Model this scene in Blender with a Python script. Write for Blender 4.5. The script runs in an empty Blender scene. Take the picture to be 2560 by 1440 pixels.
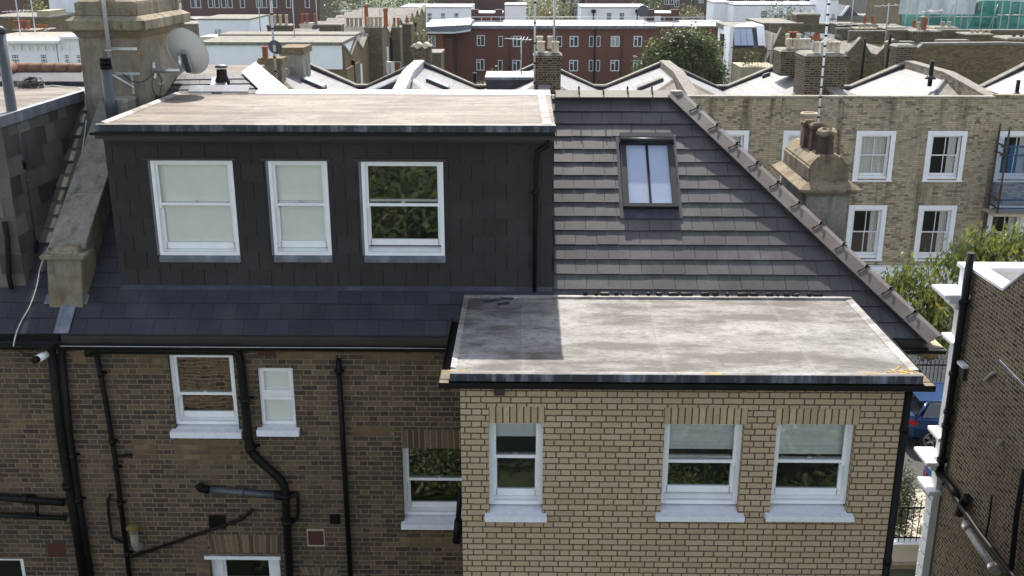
import bpy, bmesh, math, random
from mathutils import Vector, Matrix
R = math.radians
random.seed(7)
scene = bpy.context.scene
# ------------------------------------------------------------ camera
F = 2585.0; PITCH = R(17.9); YAW = R(0.9); CZ = 14.0
cam_d = bpy.data.cameras.new('camera'); cam = bpy.data.objects.new('camera', cam_d)
scene.collection.objects.link(cam); scene.camera = cam
cam.location = (0, 0, CZ); cam.rotation_euler = (R(90) - PITCH, 0, YAW)
cam_d.sensor_width = 36.0; cam_d.lens = F / 2560 * 36.0
cam_d.clip_start = 0.1; cam_d.clip_end = 3000
# ------------------------------------------------------------ light
SUN_EL, SUN_AZ = R(48.7), R(2.0)          # the sun stands behind the roofs, opposite the camera
w = bpy.data.worlds.new('World'); scene.world = w; w.use_nodes = True
wn = w.node_tree; bg = wn.nodes['Background']
sky = wn.nodes.new('ShaderNodeTexSky'); sky.sky_type = 'NISHITA'; sky.sun_disc = False
sky.sun_elevation = SUN_EL; sky.sun_rotation = -SUN_AZ; sky.air_density = 1.0; sky.dust_density = 1.2; sky.ozone_density = 1.0
hs = wn.nodes.new('ShaderNodeHueSaturation'); hs.inputs['Saturation'].default_value = 0.55; wn.links.new(sky.outputs[0], hs.inputs['Color']); wn.links.new(hs.outputs[0], bg.inputs[0]); bg.inputs[1].default_value = 0.15
sl = bpy.data.lights.new('sun', 'SUN'); sl.energy = 3.8; sl.angle = R(0.6); sl.color = (1.0, 0.94, 0.85)
so = bpy.data.objects.new('sun', sl); scene.collection.objects.link(so)
sd = Vector((math.sin(SUN_AZ) * math.cos(SUN_EL), -math.cos(SUN_AZ) * math.cos(SUN_EL), -math.sin(SUN_EL)))
so.rotation_euler = sd.to_track_quat('-Z', 'Y').to_euler(); so.location = (0, 40, 60)
vs = scene.view_settings; vs.view_transform = 'Standard'; vs.look = 'None'; vs.exposure = 1.12; vs.gamma = 1.0
scene.cycles.max_bounces = 6; scene.cycles.transparent_max_bounces = 12; scene.cycles.caustics_reflective = False; scene.cycles.caustics_refractive = False

# ------------------------------------------------------------ measuring: where a sight line meets a known plane
def ray(px, py):
    a, b = (px - 1280) / F, -(py - 720) / F
    fy = math.cos(PITCH) + b * math.sin(PITCH); fz = -math.sin(PITCH) + b * math.cos(PITCH)
    return Vector((a * math.cos(YAW) - fy * math.sin(YAW), a * math.sin(YAW) + fy * math.cos(YAW), fz))
O3 = Vector((0, 0, CZ))
def PY(px, py, Y): r = ray(px, py); return O3 + r * (Y / r.y)
def PX(px, py, X): r = ray(px, py); return O3 + r * (X / r.x)
def PZ(px, py, Z): r = ray(px, py); return O3 + r * ((Z - CZ) / r.z)
RS, RZ0, RY0 = 0.848, 9.18, 12.7          # main roof plane z = RZ0 + RS (y - RY0)
def PR(px, py, off=0.0):
    r = ray(px, py); t = (RZ0 - RS * RY0 + off - CZ) / (r.z - RS * r.y); return O3 + r * t
def rect(x0, y0, x1, y1, Y):              # photo rectangle on the plane Y -> X0, X1, Z0, Z1
    a = PY((x0 + x1) / 2, y0, Y); b = PY((x0 + x1) / 2, y1, Y); ym = (y0 + y1) / 2
    return PY(x0, ym, Y).x, PY(x1, ym, Y).x, b.z, a.z

# ------------------------------------------------------------ mesh builder
class MB:
    def __init__(s): s.v = []; s.f = []; s.sm = []; s.r = []
    def poly(s, pts, rnd=0.5, smooth=False):
        i = len(s.v); s.v += [tuple(p) for p in pts]; s.f.append(tuple(range(i, i + len(pts)))); s.sm.append(smooth); s.r.append(rnd)
    def box(s, x0, x1, y0, y1, z0, z1, rnd=0.5):
        if x0 > x1: x0, x1 = x1, x0
        if y0 > y1: y0, y1 = y1, y0
        if z0 > z1: z0, z1 = z1, z0
        s.hexa([(x0, y0, z0), (x1, y0, z0), (x1, y1, z0), (x0, y1, z0), (x0, y0, z1), (x1, y0, z1), (x1, y1, z1), (x0, y1, z1)], rnd); return s
    def hexa(s, p, rnd=0.5):
        i = len(s.v); s.v += [tuple(q) for q in p]
        for f in ((0, 3, 2, 1), (4, 5, 6, 7), (0, 1, 5, 4), (1, 2, 6, 5), (2, 3, 7, 6), (3, 0, 4, 7)):
            s.f.append(tuple(i + k for k in f)); s.sm.append(False); s.r.append(rnd)
    def prism(s, prof, axis, a, b, rnd=0.5):
        # prof: list of 2-D points counter-clockwise; extruded along the axis from a to b
        def P(u, v, t): return {'x': (t, u, v), 'y': (u, t, v), 'z': (u, v, t)}[axis]
        n = len(prof); i = len(s.v)
        s.v += [P(u, v, a) for u, v in prof] + [P(u, v, b) for u, v in prof]
        s.f.append(tuple(range(i + n - 1, i - 1, -1))); s.f.append(tuple(range(i + n, i + 2 * n)))
        for k in range(n): s.f.append((i + k, i + (k + 1) % n, i + n + (k + 1) % n, i + n + k))
        s.sm += [False] * (n + 2); s.r += [rnd] * (n + 2)
    def tube(s, pts, rad, n=8, rnd=0.5, caps=True, smooth=True):
        pts = [Vector(p) for p in pts]
        if not isinstance(rad, (list, tuple)): rad = [rad] * len(pts)
        i = len(s.v); up = None
        for k, p in enumerate(pts):
            t = (pts[min(k + 1, len(pts) - 1)] - pts[max(k - 1, 0)]).normalized()
            if up is None: up = Vector((0, 0, 1)) if abs(t.z) < 0.9 else Vector((0, 1, 0))
            a = t.cross(up).normalized(); b = a.cross(t).normalized(); up = b
            for j in range(n):
                an = 2 * math.pi * j / n; s.v.append(tuple(p + (a * math.cos(an) + b * math.sin(an)) * rad[k]))
        for k in range(len(pts) - 1):
            for j in range(n):
                s.f.append((i + k * n + j, i + (k + 1) * n + j, i + (k + 1) * n + (j + 1) % n, i + k * n + (j + 1) % n)); s.sm.append(smooth); s.r.append(rnd)
        if caps:
            s.f.append(tuple(i + j for j in range(n))); s.f.append(tuple(i + (len(pts) - 1) * n + j for j in range(n - 1, -1, -1))); s.sm += [False, False]; s.r += [rnd] * 2
    def lathe(s, prof, c, n=20, rnd=0.5, smooth=True):
        # prof: (radius, z) from bottom to top about a vertical axis
        i = len(s.v); c = Vector(c)
        for (r_, z) in prof:
            for j in range(n):
                an = 2 * math.pi * j / n; s.v.append((c.x + r_ * math.cos(an), c.y + r_ * math.sin(an), c.z + z))
        for k in range(len(prof) - 1):
            for j in range(n):
                s.f.append((i + k * n + j, i + k * n + (j + 1) % n, i + (k + 1) * n + (j + 1) % n, i + (k + 1) * n + j)); s.sm.append(smooth); s.r.append(rnd)
        s.f.append(tuple(i + (len(prof) - 1) * n + j for j in range(n))); s.f.append(tuple(i + j for j in range(n - 1, -1, -1))); s.sm += [False, False]; s.r += [rnd] * 2
    def frustum(s, x0, x1, y0, y1, z0, X0, X1, Y0, Y1, z1, rnd=0.5):
        s.hexa([(x0, y0, z0), (x1, y0, z0), (x1, y1, z0), (x0, y1, z0), (X0, Y0, z1), (X1, Y0, z1), (X1, Y1, z1), (X0, Y1, z1)], rnd)
    def build(s, name, mat, parent=None, clips=None, bevel=0.0, label=None, xf=None):
        me = bpy.data.meshes.new(name)
        me.from_pydata(s.v, [], s.f)
        me.polygons.foreach_set('use_smooth', s.sm)
        at = me.attributes.new('rnd', 'FLOAT', 'FACE'); at.data.foreach_set('value', s.r)
        if clips or bevel:
            bm = bmesh.new(); bm.from_mesh(me)
            for co, no in (clips or []):
                g = bm.verts[:] + bm.edges[:] + bm.faces[:]
                bmesh.ops.bisect_plane(bm, geom=g, plane_co=co, plane_no=no, clear_outer=True)
            if bevel:
                bmesh.ops.remove_doubles(bm, verts=bm.verts, dist=1e-5)
                es = [e for e in bm.edges if len(e.link_faces) == 2 and e.calc_face_angle(0) > 0.5]
                bmesh.ops.bevel(bm, geom=es, offset=bevel, segments=2, affect='EDGES', clamp_overlap=True)
            bm.to_mesh(me); bm.free()
        uv_metres(me)
        if mat: me.materials.append(mat)
        o = bpy.data.objects.new(name, me); scene.collection.objects.link(o)
        if parent:
            o.parent = parent; o.location = -wloc(parent)
        if label: o['label'] = label
        return o
def wloc(o):
    l = Vector((0, 0, 0))
    while o: l += Vector(o.location); o = o.parent
    return l
def uv_metres(me):
    uvl = me.uv_layers.new(name='UVMap'); z = Vector((0, 0, 1)); dat = [0.0] * (2 * len(me.loops))
    vs_ = me.vertices
    for p in me.polygons:
        n = p.normal
        if abs(n.z) > 0.96: t, b = Vector((1, 0, 0)), Vector((0, 1, 0))
        else:
            t = z.cross(n).normalized(); b = n.cross(t)
            if abs(t.x) > abs(t.y):
                if t.x < 0: t = -t
            elif t.y < 0: t = -t
            if b.z < 0: b = -b
        for li in p.loop_indices:
            c = vs_[me.loops[li].vertex_index].co; dat[2 * li] = c.dot(t); dat[2 * li + 1] = c.dot(b)
    uvl.data.foreach_set('uv', dat)
def thing(name, loc, label, cat, group=None):
    o = bpy.data.objects.new(name, None); scene.collection.objects.link(o); o.location = loc; o.empty_display_size = 0.2
    return tag(o, label, cat, group)
def tag(o, label, cat, group=None):
    o['label'] = label; o['category'] = cat
    if group: o['group'] = group
    return o
def struct(o, kind='structure'): o['kind'] = kind; return o
def wall_y(mb, x0, x1, z0, z1, Y, ops=(), rev=0.1, rnd=0.5):
    # a wall facing -Y with rectangular openings (xa, xb, za, zb) and their reveals
    xs = sorted({x0, x1} | {min(max(v, x0), x1) for o in ops for v in o[:2]}); zs = sorted({z0, z1} | {min(max(v, z0), z1) for o in ops for v in o[2:4]})
    for i in range(len(xs) - 1):
        for j in range(len(zs) - 1):
            cx, cz = (xs[i] + xs[i + 1]) / 2, (zs[j] + zs[j + 1]) / 2
            if any(o[0] < cx < o[1] and o[2] < cz < o[3] for o in ops): continue
            mb.poly([(xs[i], Y, zs[j]), (xs[i + 1], Y, zs[j]), (xs[i + 1], Y, zs[j + 1]), (xs[i], Y, zs[j + 1])], rnd)
    for o in ops:
        a, b, c, d = max(o[0], x0), min(o[1], x1), max(o[2], z0), min(o[3], z1); Z = Y + rev
        mb.poly([(a, Y, c), (a, Y, d), (a, Z, d), (a, Z, c)]); mb.poly([(b, Y, d), (b, Y, c), (b, Z, c), (b, Z, d)])
        mb.poly([(a, Y, d), (b, Y, d), (b, Z, d), (a, Z, d)]); mb.poly([(a, Y, c), (a, Z, c), (b, Z, c), (b, Y, c)])
# ------------------------------------------------------------ material helpers
class NT:
    def __init__(s, name):
        s.m = bpy.data.materials.new(name); s.m.use_nodes = True; s.t = s.m.node_tree; s.bsdf = s.t.nodes['Principled BSDF']; s.out = s.t.nodes['Material Output']
    def n(s, typ, ins=None, **kw):
        nd = s.t.nodes.new(typ)
        for k, v in kw.items(): setattr(nd, k, v)
        for k, v in (ins or {}).items():
            if hasattr(v, 'links') or isinstance(v, bpy.types.NodeSocket): s.t.links.new(v, nd.inputs[k])
            else: nd.inputs[k].default_value = v
        return nd
    def math(s, op, a, b=0.0, c=None):
        d = {0: a, 1: b}
        if c is not None: d[2] = c
        return s.n('ShaderNodeMath', d, operation=op).outputs[0]
    def mix(s, fac, a, b, blend='MIX'):
        nd = s.n('ShaderNodeMix', data_type='RGBA', blend_type=blend)
        for k, v in ((0, fac), (6, a), (7, b)):
            if isinstance(v, bpy.types.NodeSocket): s.t.links.new(v, nd.inputs[k])
            else: nd.inputs[k].default_value = v if k == 0 else (tuple(v) + (1,))[:4]
        return nd.outputs[2]
    def ramp(s, fac, stops, interp='LINEAR'):
        nd = s.n('ShaderNodeValToRGB', {0: fac}); cr = nd.color_ramp; cr.interpolation = interp
        while len(cr.elements) < len(stops): cr.elements.new(0.5)
        for e, (p, c) in zip(cr.elements, stops):
            e.position = p; e.color = (tuple(c) + (1,))[:4] if hasattr(c, '__len__') else (c, c, c, 1)
        return nd.outputs[0]
    def noise(s, vec, scale, detail=4, rough=0.55, sc3=None):
        if sc3: vec = s.n('ShaderNodeMapping', {0: vec, 3: sc3}).outputs[0]
        return s.n('ShaderNodeTexNoise', {'Vector': vec, 'Scale': scale, 'Detail': detail, 'Roughness': rough}).outputs[0]
    def uv(s): return s.n('ShaderNodeTexCoord').outputs['UV']
    def obj(s): return s.n('ShaderNodeTexCoord').outputs['Object']
    def rnd(s): return s.n('ShaderNodeAttribute', attribute_name='rnd').outputs['Fac']
    def col(s, c):
        if isinstance(c, bpy.types.NodeSocket): s.t.links.new(c, s.bsdf.inputs['Base Color'])
        else: s.bsdf.inputs['Base Color'].default_value = (tuple(c) + (1,))[:4]
    def rough(s, r_):
        if isinstance(r_, bpy.types.NodeSocket): s.t.links.new(r_, s.bsdf.inputs['Roughness'])
        else: s.bsdf.inputs['Roughness'].default_value = r_
    def bump(s, h, strength=0.5, dist=0.01):
        b = s.n('ShaderNodeBump', {'Height': h, 'Strength': strength, 'Distance': dist}); s.t.links.new(b.outputs[0], s.bsdf.inputs['Normal'])
def plain(name, c, rough=0.6, var=0.15, scale=6.0, metal=0.0, bump=0.0, spec=0.5):
    m = NT(name); v = m.noise(m.obj(), scale, 5, 0.6)
    f = m.ramp(v, [(0.3, 1 - var), (0.7, 1 + var)]); m.col(m.mix(1.0, c, f, 'MULTIPLY')); m.rough(rough)
    m.bsdf.inputs['Metallic'].default_value = metal; m.bsdf.inputs['Specular IOR Level'].default_value = spec
    if bump: m.bump(m.noise(m.obj(), scale * 12, 3), bump, 0.004)
    return m.m
def brick(name, cols, mortar, stretcher=0.225, header=0.1125, course=0.075, joint=0.010, wob=0.002, wear=0.35, wearcol=(0.05, 0.045, 0.035), wscale=0.8, vertical=False, bumps=0.6, streak=0.0, patch=None):
    m = NT(name); uv = m.uv(); x, y, z = m.n('ShaderNodeSeparateXYZ', {0: uv}).outputs
    if vertical: x, y = y, x
    wn_ = m.noise(uv, 9.0, 3, 0.6); wv = m.math('MULTIPLY', m.math('SUBTRACT', wn_, 0.5), wob * 4)
    x = m.math('ADD', x, m.math('MULTIPLY', wv, 0.6)); y = m.math('ADD', y, wv)
    row = m.math('FLOOR', m.math('DIVIDE', y, course)); fy = m.math('SUBTRACT', y, m.math('MULTIPLY', row, course))
    odd = m.math('FLOORED_MODULO', row, 2.0); per = stretcher + header
    rj = m.n('ShaderNodeTexWhiteNoise', {'W': row}, noise_dimensions='1D').outputs['Value']
    off = m.math('ADD', m.math('MULTIPLY', odd, per / 2), m.math('MULTIPLY', rj, 0.03))
    xx = m.math('ADD', x, off); cell = m.math('FLOOR', m.math('DIVIDE', xx, per)); fx = m.math('SUBTRACT', xx, m.math('MULTIPLY', cell, per))
    if header > 0:
        ish = m.math('GREATER_THAN', fx, stretcher); lo = m.math('SUBTRACT', fx, m.math('MULTIPLY', ish, stretcher))
        wd = m.math('SUBTRACT', stretcher, m.math('MULTIPLY', ish, stretcher - header))
    else: ish = m.math('MULTIPLY', fx, 0.0); lo = fx; wd = stretcher
    dx = m.math('MINIMUM', lo, m.math('SUBTRACT', wd, lo)); dy = m.math('MINIMUM', fy, m.math('SUBTRACT', course, fy))
    d = m.math('MINIMUM', dx, dy)
    jn = m.noise(uv, 26.0, 2, 0.6); jw = m.math('MULTIPLY', joint, m.math('ADD', 0.25, m.math('MULTIPLY', jn, 0.5)))
    mask = m.n('ShaderNodeMapRange', {0: d, 1: m.math('SUBTRACT', jw, 0.0014), 2: m.math('ADD', jw, 0.0014)}).outputs[0]   # 1 on the brick
    idv = m.n('ShaderNodeCombineXYZ', {0: m.math('ADD', m.math('MULTIPLY', cell, 2.0), ish), 1: row}).outputs[0]
    wn2 = m.n('ShaderNodeTexWhiteNoise', {'Vector': idv}, noise_dimensions='2D'); rv = wn2.outputs['Value']
    n_ = len(cols); c = m.ramp(rv, [((i + 0.5) / n_, cc) for i, cc in enumerate(cols)])
    fine = m.noise(uv, 60.0, 4, 0.7); c = m.mix(1.0, c, m.ramp(fine, [(0.25, 0.72), (0.75, 1.25)]), 'MULTIPLY')
    mc = m.mix(1.0, mortar, m.ramp(m.noise(uv, 14.0, 3), [(0.3, 0.7), (0.7, 1.25)]), 'MULTIPLY')
    c = m.mix(mask, mc, c)
    if patch: # repaired areas in a lighter brick or render
        pm = m.ramp(m.noise(uv, patch[1], 2, 0.4), [(patch[2], 0), (patch[2] + 0.04, 1)]); c = m.mix(m.math('MULTIPLY', pm, patch[3]), c, patch[0])
    wm = m.ramp(m.noise(uv, wscale, 5, 0.62), [(0.38, 0), (0.68, 1)]); c = m.mix(m.math('MULTIPLY', wm, wear), c, wearcol)
    if streak:
        sm_ = m.ramp(m.noise(uv, 1.0, 4, 0.6, sc3=(1.6, 0.12, 1)), [(0.52, 0), (0.66, 1)]); c = m.mix(m.math('MULTIPLY', sm_, streak), c, (0.03, 0.028, 0.02))
    m.col(c); m.rough(0.88); m.bsdf.inputs['Specular IOR Level'].default_value = 0.25
    h = m.math('ADD', mask, m.math('MULTIPLY', fine, 0.35)); m.bump(h, bumps, 0.006)
    return m.m
def tiles_mat(name, c, var=0.25, rough=0.55, moss=0.0, bump=0.15, dust=0.12):
    m = NT(name); r_ = m.rnd(); o = m.obj()
    f = m.ramp(r_, [(0.0, 1 - var), (1.0, 1 + var)]); cc = m.mix(1.0, c, f, 'MULTIPLY')
    cc = m.mix(1.0, cc, m.ramp(m.noise(o, 30, 4, 0.7), [(0.3, 0.85), (0.7, 1.15)]), 'MULTIPLY')
    d = m.ramp(m.noise(o, 1.7, 4, 0.6), [(0.45, 0), (0.75, 1)]); cc = m.mix(m.math('MULTIPLY', d, dust), cc, (0.25, 0.24, 0.23))
    if moss:
        mm = m.ramp(m.noise(o, 5, 5, 0.7), [(0.55, 0), (0.68, 1)]); cc = m.mix(m.math('MULTIPLY', mm, moss), cc, (0.10, 0.085, 0.03))
    m.bsdf.inputs['Specular IOR Level'].default_value = 0.3; m.col(cc); m.rough(m.ramp(r_, [(0, rough - 0.05), (1, rough + 0.08)])); m.bump(m.noise(o, 70, 3), bump, 0.003)
    return m.m
def roofing(name, base, dark, light, stretch=(0.45, 1.6, 1), lichen=0.0, rough=0.75, seams=0.0):
    m = NT(name); o = m.obj()
    big = m.noise(o, 0.75, 9, 0.66, sc3=(0.75, 1.2, 1)); st = m.noise(o, 1.6, 8, 0.72, sc3=stretch); b = m.noise(o, 7, 7, 0.75); g = m.noise(o, 110, 3, 0.7); sc = m.noise(o, 30, 6, 0.8, sc3=(0.4, 1.3, 1))
    c = m.mix(m.ramp(st, [(0.43, 0), (0.56, 0.95)]), base, dark)
    c = m.mix(m.ramp(big, [(0.50, 0), (0.60, 0.65)]), c, light)
    c = m.mix(m.ramp(b, [(0.50, 0), (0.66, 0.55)]), c, tuple(v * 0.6 for v in dark))
    c = m.mix(m.ramp(sc, [(0.52, 0), (0.62, 0.6)]), c, tuple(v * 0.4 for v in dark))
    c = m.mix(1.0, c, m.ramp(g, [(0.3, 0.75), (0.7, 1.22)]), 'MULTIPLY')
    if seams:
        x = m.math('ADD', m.n('ShaderNodeSeparateXYZ', {0: o}).outputs[0], m.math('MULTIPLY', m.noise(o, 0.9, 3), 0.16)); f = m.math('FLOORED_MODULO', x, seams)
        s1 = m.ramp(f, [(0.0, 1), (0.10, 0)]); s2 = m.math('LESS_THAN', f, 0.014)
        c = m.mix(m.math('MULTIPLY', s1, 0.2), c, light); c = m.mix(m.math('MULTIPLY', s2, 0.4), c, dark)
    if lichen:
        l = m.ramp(m.noise(o, 3.2, 5, 0.75), [(0.61, 0), (0.65, 1)]); c = m.mix(m.math('MULTIPLY', l, lichen), c, (0.42, 0.27, 0.05))
    m.col(c); m.rough(rough); m.bump(m.math('ADD', g, m.math('MULTIPLY', b, 3.0)), 0.35, 0.005)
    return m.m
def lead_mat(name, a, b, rough=0.5, scx=14.0):
    m = NT(name); o = m.obj(); v = m.noise(o, 1.0, 5, 0.7, sc3=(scx, scx, 1.2)); v2 = m.noise(o, 4, 4, 0.6)
    c = m.mix(m.ramp(v, [(0.47, 0), (0.72, 1)]), a, b); c = m.mix(1.0, c, m.ramp(v2, [(0.3, 0.75), (0.7, 1.2)]), 'MULTIPLY')
    m.col(c); m.rough(rough); m.bsdf.inputs['Metallic'].default_value = 0.15; m.bump(v2, 0.2, 0.01); return m.m
def glass_mat(name, tint=(0.97, 0.98, 0.97), refl=1.0, wav=0.15):
    m = NT(name); m.t.nodes.remove(m.bsdf)
    b = m.n('ShaderNodeBump', {'Height': m.noise(m.obj(), 1.2, 2), 'Strength': wav, 'Distance': 0.02}).outputs[0]
    fr = m.n('ShaderNodeFresnel', {'IOR': 1.55, 'Normal': b}).outputs[0]
    f = m.math('MINIMUM', m.math('MULTIPLY', fr, 2.2 * refl), 1.0)
    t = m.n('ShaderNodeBsdfTransparent', {0: tuple(tint) + (1,)}); g = m.n('ShaderNodeBsdfGlossy', {'Color': (0.95, 0.97, 1, 1), 'Roughness': 0.02, 'Normal': b})
    mx = m.n('ShaderNodeMixShader', {0: f, 1: t.outputs[0], 2: g.outputs[0]}); m.t.links.new(mx.outputs[0], m.out.inputs[0]); return m.m
def stone_mat(name, base, dark, light, scale=2.0, moss=None, bump=0.5):
    m = NT(name); o = m.obj(); a = m.noise(o, scale, 6, 0.7); b = m.noise(o, scale * 9, 5, 0.7)
    st = m.noise(o, 1.0, 4, 0.6, sc3=(5, 5, 0.6))
    c = m.mix(m.ramp(a, [(0.38, 0), (0.65, 1)]), base, light); c = m.mix(m.ramp(st, [(0.5, 0), (0.72, 0.75)]), c, dark)
    c = m.mix(1.0, c, m.ramp(b, [(0.3, 0.75), (0.7, 1.2)]), 'MULTIPLY')
    if moss: c = m.mix(m.ramp(m.noise(o, 7, 6, 0.75), [(0.58, 0), (0.68, 0.8)]), c, moss)
    m.col(c); m.rough(0.9); m.bsdf.inputs['Specular IOR Level'].default_value = 0.2; m.bump(m.math('ADD', a, b), bump, 0.012); return m.m

# ------------------------------------------------------------ materials
M = {}
M['old_brick'] = brick('old_stock_brick', [(0.050, 0.039, 0.030), (0.082, 0.060, 0.041), (0.064, 0.048, 0.035), (0.100, 0.072, 0.046), (0.072, 0.054, 0.039), (0.125, 0.088, 0.053), (0.15, 0.106, 0.062), (0.054, 0.043, 0.034)], (0.22, 0.168, 0.11), wear=0.42, wearcol=(0.052, 0.042, 0.031), wscale=0.55, joint=0.0125, wob=0.0035, patch=((0.15, 0.112, 0.07), 0.9, 0.60, 0.4))
M['ext_brick'] = brick('yellow_stock_brick', [(0.462, 0.345, 0.222), (0.42, 0.312, 0.197), (0.478, 0.358, 0.228), (0.448, 0.338, 0.235), (0.40, 0.292, 0.182), (0.468, 0.358, 0.25)], (0.098, 0.073, 0.043), wear=0.18, wearcol=(0.20, 0.15, 0.09), joint=0.0145, wob=0.003, wscale=0.6, bumps=0.9)
M['ext_soldier'] = brick('yellow_soldier_brick', [(0.29, 0.215, 0.12), (0.25, 0.185, 0.105), (0.31, 0.225, 0.12)], (0.075, 0.052, 0.028), vertical=True, stretcher=0.6, header=0.0, joint=0.012, wob=0.003, wear=0.05)
M['old_soldier'] = brick('old_arch_brick', [(0.10, 0.07, 0.04), (0.05, 0.04, 0.03), (0.14, 0.10, 0.055), (0.07, 0.05, 0.035)], (0.13, 0.10, 0.065), vertical=True, stretcher=0.23, header=0.0, joint=0.010, wear=0.2)
M['terrace_brick'] = brick('pale_terrace_brick', [(0.45, 0.37, 0.235), (0.30, 0.24, 0.16), (0.51, 0.43, 0.285), (0.14, 0.11, 0.08), (0.40, 0.325, 0.21), (0.47, 0.40, 0.275)], (0.20, 0.17, 0.12), wear=0.45, wearcol=(0.26, 0.23, 0.18), wscale=0.35, joint=0.014, streak=0.75, course=0.078)
M['dark_brick'] = brick('sooty_brick', [(0.022, 0.018, 0.015), (0.07, 0.054, 0.036), (0.036, 0.030, 0.023), (0.115, 0.084, 0.048), (0.075, 0.057, 0.036)], (0.26, 0.215, 0.14), wear=0.25, joint=0.018, course=0.085)
M['side_brick'] = brick('side_wall_brick', [(0.045, 0.037, 0.03), (0.14, 0.105, 0.065), (0.08, 0.063, 0.044), (0.19, 0.14, 0.085), (0.11, 0.085, 0.056)], (0.44, 0.35, 0.24), wear=0.3, joint=0.016, wscale=0.6, bumps=1.0)
M['mid_brick'] = brick('far_stock_brick', [(0.13, 0.10, 0.06), (0.20, 0.16, 0.095), (0.09, 0.07, 0.045), (0.24, 0.19, 0.11)], (0.17, 0.14, 0.095), wear=0.35, wscale=0.4, joint=0.014)
M['mid_brick_warm'] = brick('far_warm_brick', [(0.16, 0.115, 0.06), (0.22, 0.16, 0.08), (0.10, 0.075, 0.045), (0.25, 0.18, 0.09)], (0.17, 0.13, 0.085), wear=0.3, wscale=0.3, joint=0.014)
M['red_brick'] = brick('red_brown_brick', [(0.19, 0.066, 0.040), (0.145, 0.051, 0.033), (0.215, 0.077, 0.046), (0.165, 0.058, 0.036)], (0.15, 0.10, 0.075), wear=0.3, wearcol=(0.10, 0.055, 0.042), wscale=0.18, joint=0.010)
M['orange_brick'] = brick('orange_brick', [(0.30, 0.10, 0.045), (0.26, 0.085, 0.04)], (0.2, 0.12, 0.08), wear=0.2, wscale=0.3)
M['maroon_brick'] = brick('maroon_brick', [(0.13, 0.068, 0.055), (0.105, 0.055, 0.045)], (0.10, 0.05, 0.04), wear=0.2, wscale=0.1)
M['roof_tile'] = tiles_mat('concrete_roof_tile', (0.057, 0.052, 0.053), 0.08, 0.5, dust=0.20)
M['skirt_slate'] = tiles_mat('blue_grey_slate', (0.027, 0.027, 0.036), 0.2, 0.5, dust=0.10)
M['hung_slate'] = tiles_mat('charcoal_cladding_slate', (0.027, 0.0235, 0.024), 0.25, 0.75, bump=0.08, dust=0.05)
M['nb_slate'] = tiles_mat('grey_cladding_slate', (0.095, 0.089, 0.077), 0.62, 0.6, dust=0.1)
M['pale_slate'] = tiles_mat('pale_roof_slate', (0.33, 0.315, 0.31), 0.10, 0.5, dust=0.35)
M['ridge_tile'] = tiles_mat('sunlit_ridge_capping', (0.165, 0.145, 0.115), 0.08, 0.6, moss=0.25, dust=0.3); M['hip_tile'] = tiles_mat('hip_capping', (0.09, 0.075, 0.065), 0.08, 0.6, dust=0.3)  # ridge paler than hip: its sunlit face is put into the colour
M['terracotta_lichen'] = tiles_mat('terracotta_ridge', (0.19, 0.095, 0.055), 0.12, 0.75, moss=0.8)
M['flat_roof'] = roofing('weathered_felt_roof', (0.205, 0.193, 0.18), (0.068, 0.059, 0.048), (0.30, 0.288, 0.272), seams=1.62)
M['flat_roof_warm'] = roofing('weathered_brown_roof', (0.165, 0.132, 0.093), (0.068, 0.048, 0.031), (0.235, 0.20, 0.155), stretch=(0.28, 2.2, 1), seams=1.9)
M['roof_edge'] = roofing('pale_roof_edge', (0.32, 0.30, 0.28), (0.13, 0.115, 0.095), (0.44, 0.42, 0.395), lichen=0.9)
M['lead_glare'] = roofing('sun_glare_lead', (0.66, 0.65, 0.69), (0.45, 0.44, 0.48), (0.78, 0.77, 0.81), rough=0.35)  # sun glare on the lead put into a near-white base colour
M['lead'] = lead_mat('streaked_lead', (0.022, 0.024, 0.032), (0.20, 0.22, 0.27), scx=6.5)
M['lead_plain'] = lead_mat('grey_lead', (0.13, 0.14, 0.165), (0.26, 0.27, 0.30), scx=4.0)
M['dark_lead'] = lead_mat('dark_flashing', (0.030, 0.031, 0.042), (0.07, 0.072, 0.09), scx=3.0, rough=0.6)
M['white_paint'] = plain('white_paint', (0.80, 0.80, 0.80), 0.4, 0.05, 5)
M['white_stucco'] = plain('white_stucco', (0.80, 0.80, 0.80), 0.8, 0.06, 3, bump=0.15)
M['white_wall'] = plain('white_render_wall', (0.86, 0.86, 0.87), 0.85, 0.04, 1.2)
M['cream'] = plain('cream_render', (0.55, 0.50, 0.38), 0.85, 0.15, 2)
M['sill_paint'] = plain('painted_sill', (0.72, 0.72, 0.75), 0.7, 0.08, 12, bump=0.3)
M['pipe'] = plain('black_pipe', (0.005, 0.005, 0.0055), 0.5, 0.3, 8, spec=0.15)
M['pipe_iron'] = plain('painted_iron_pipe', (0.007, 0.0065, 0.006), 0.55, 0.5, 10, bump=0.3, spec=0.18)
M['grey_pipe'] = plain('grey_plastic_pipe', (0.06, 0.062, 0.068), 0.4, 0.2, 5)
M['pale_pipe'] = plain('pale_weathered_pipe', (0.36, 0.34, 0.32), 0.5, 0.3, 14)
M['black_paint'] = plain('black_fascia', (0.006, 0.005, 0.005), 0.5, 0.3, 4, spec=0.2)
M['brown_fascia'] = plain('brown_fascia', (0.035, 0.027, 0.022), 0.6, 0.25, 3)
M['stone'] = stone_mat('weathered_render', (0.26, 0.235, 0.185), (0.085, 0.07, 0.045), (0.34, 0.315, 0.27))
M['stack_render'] = stone_mat('chimney_render', (0.175, 0.134, 0.075), (0.07, 0.054, 0.033), (0.245, 0.222, 0.185), scale=0.8)
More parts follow.
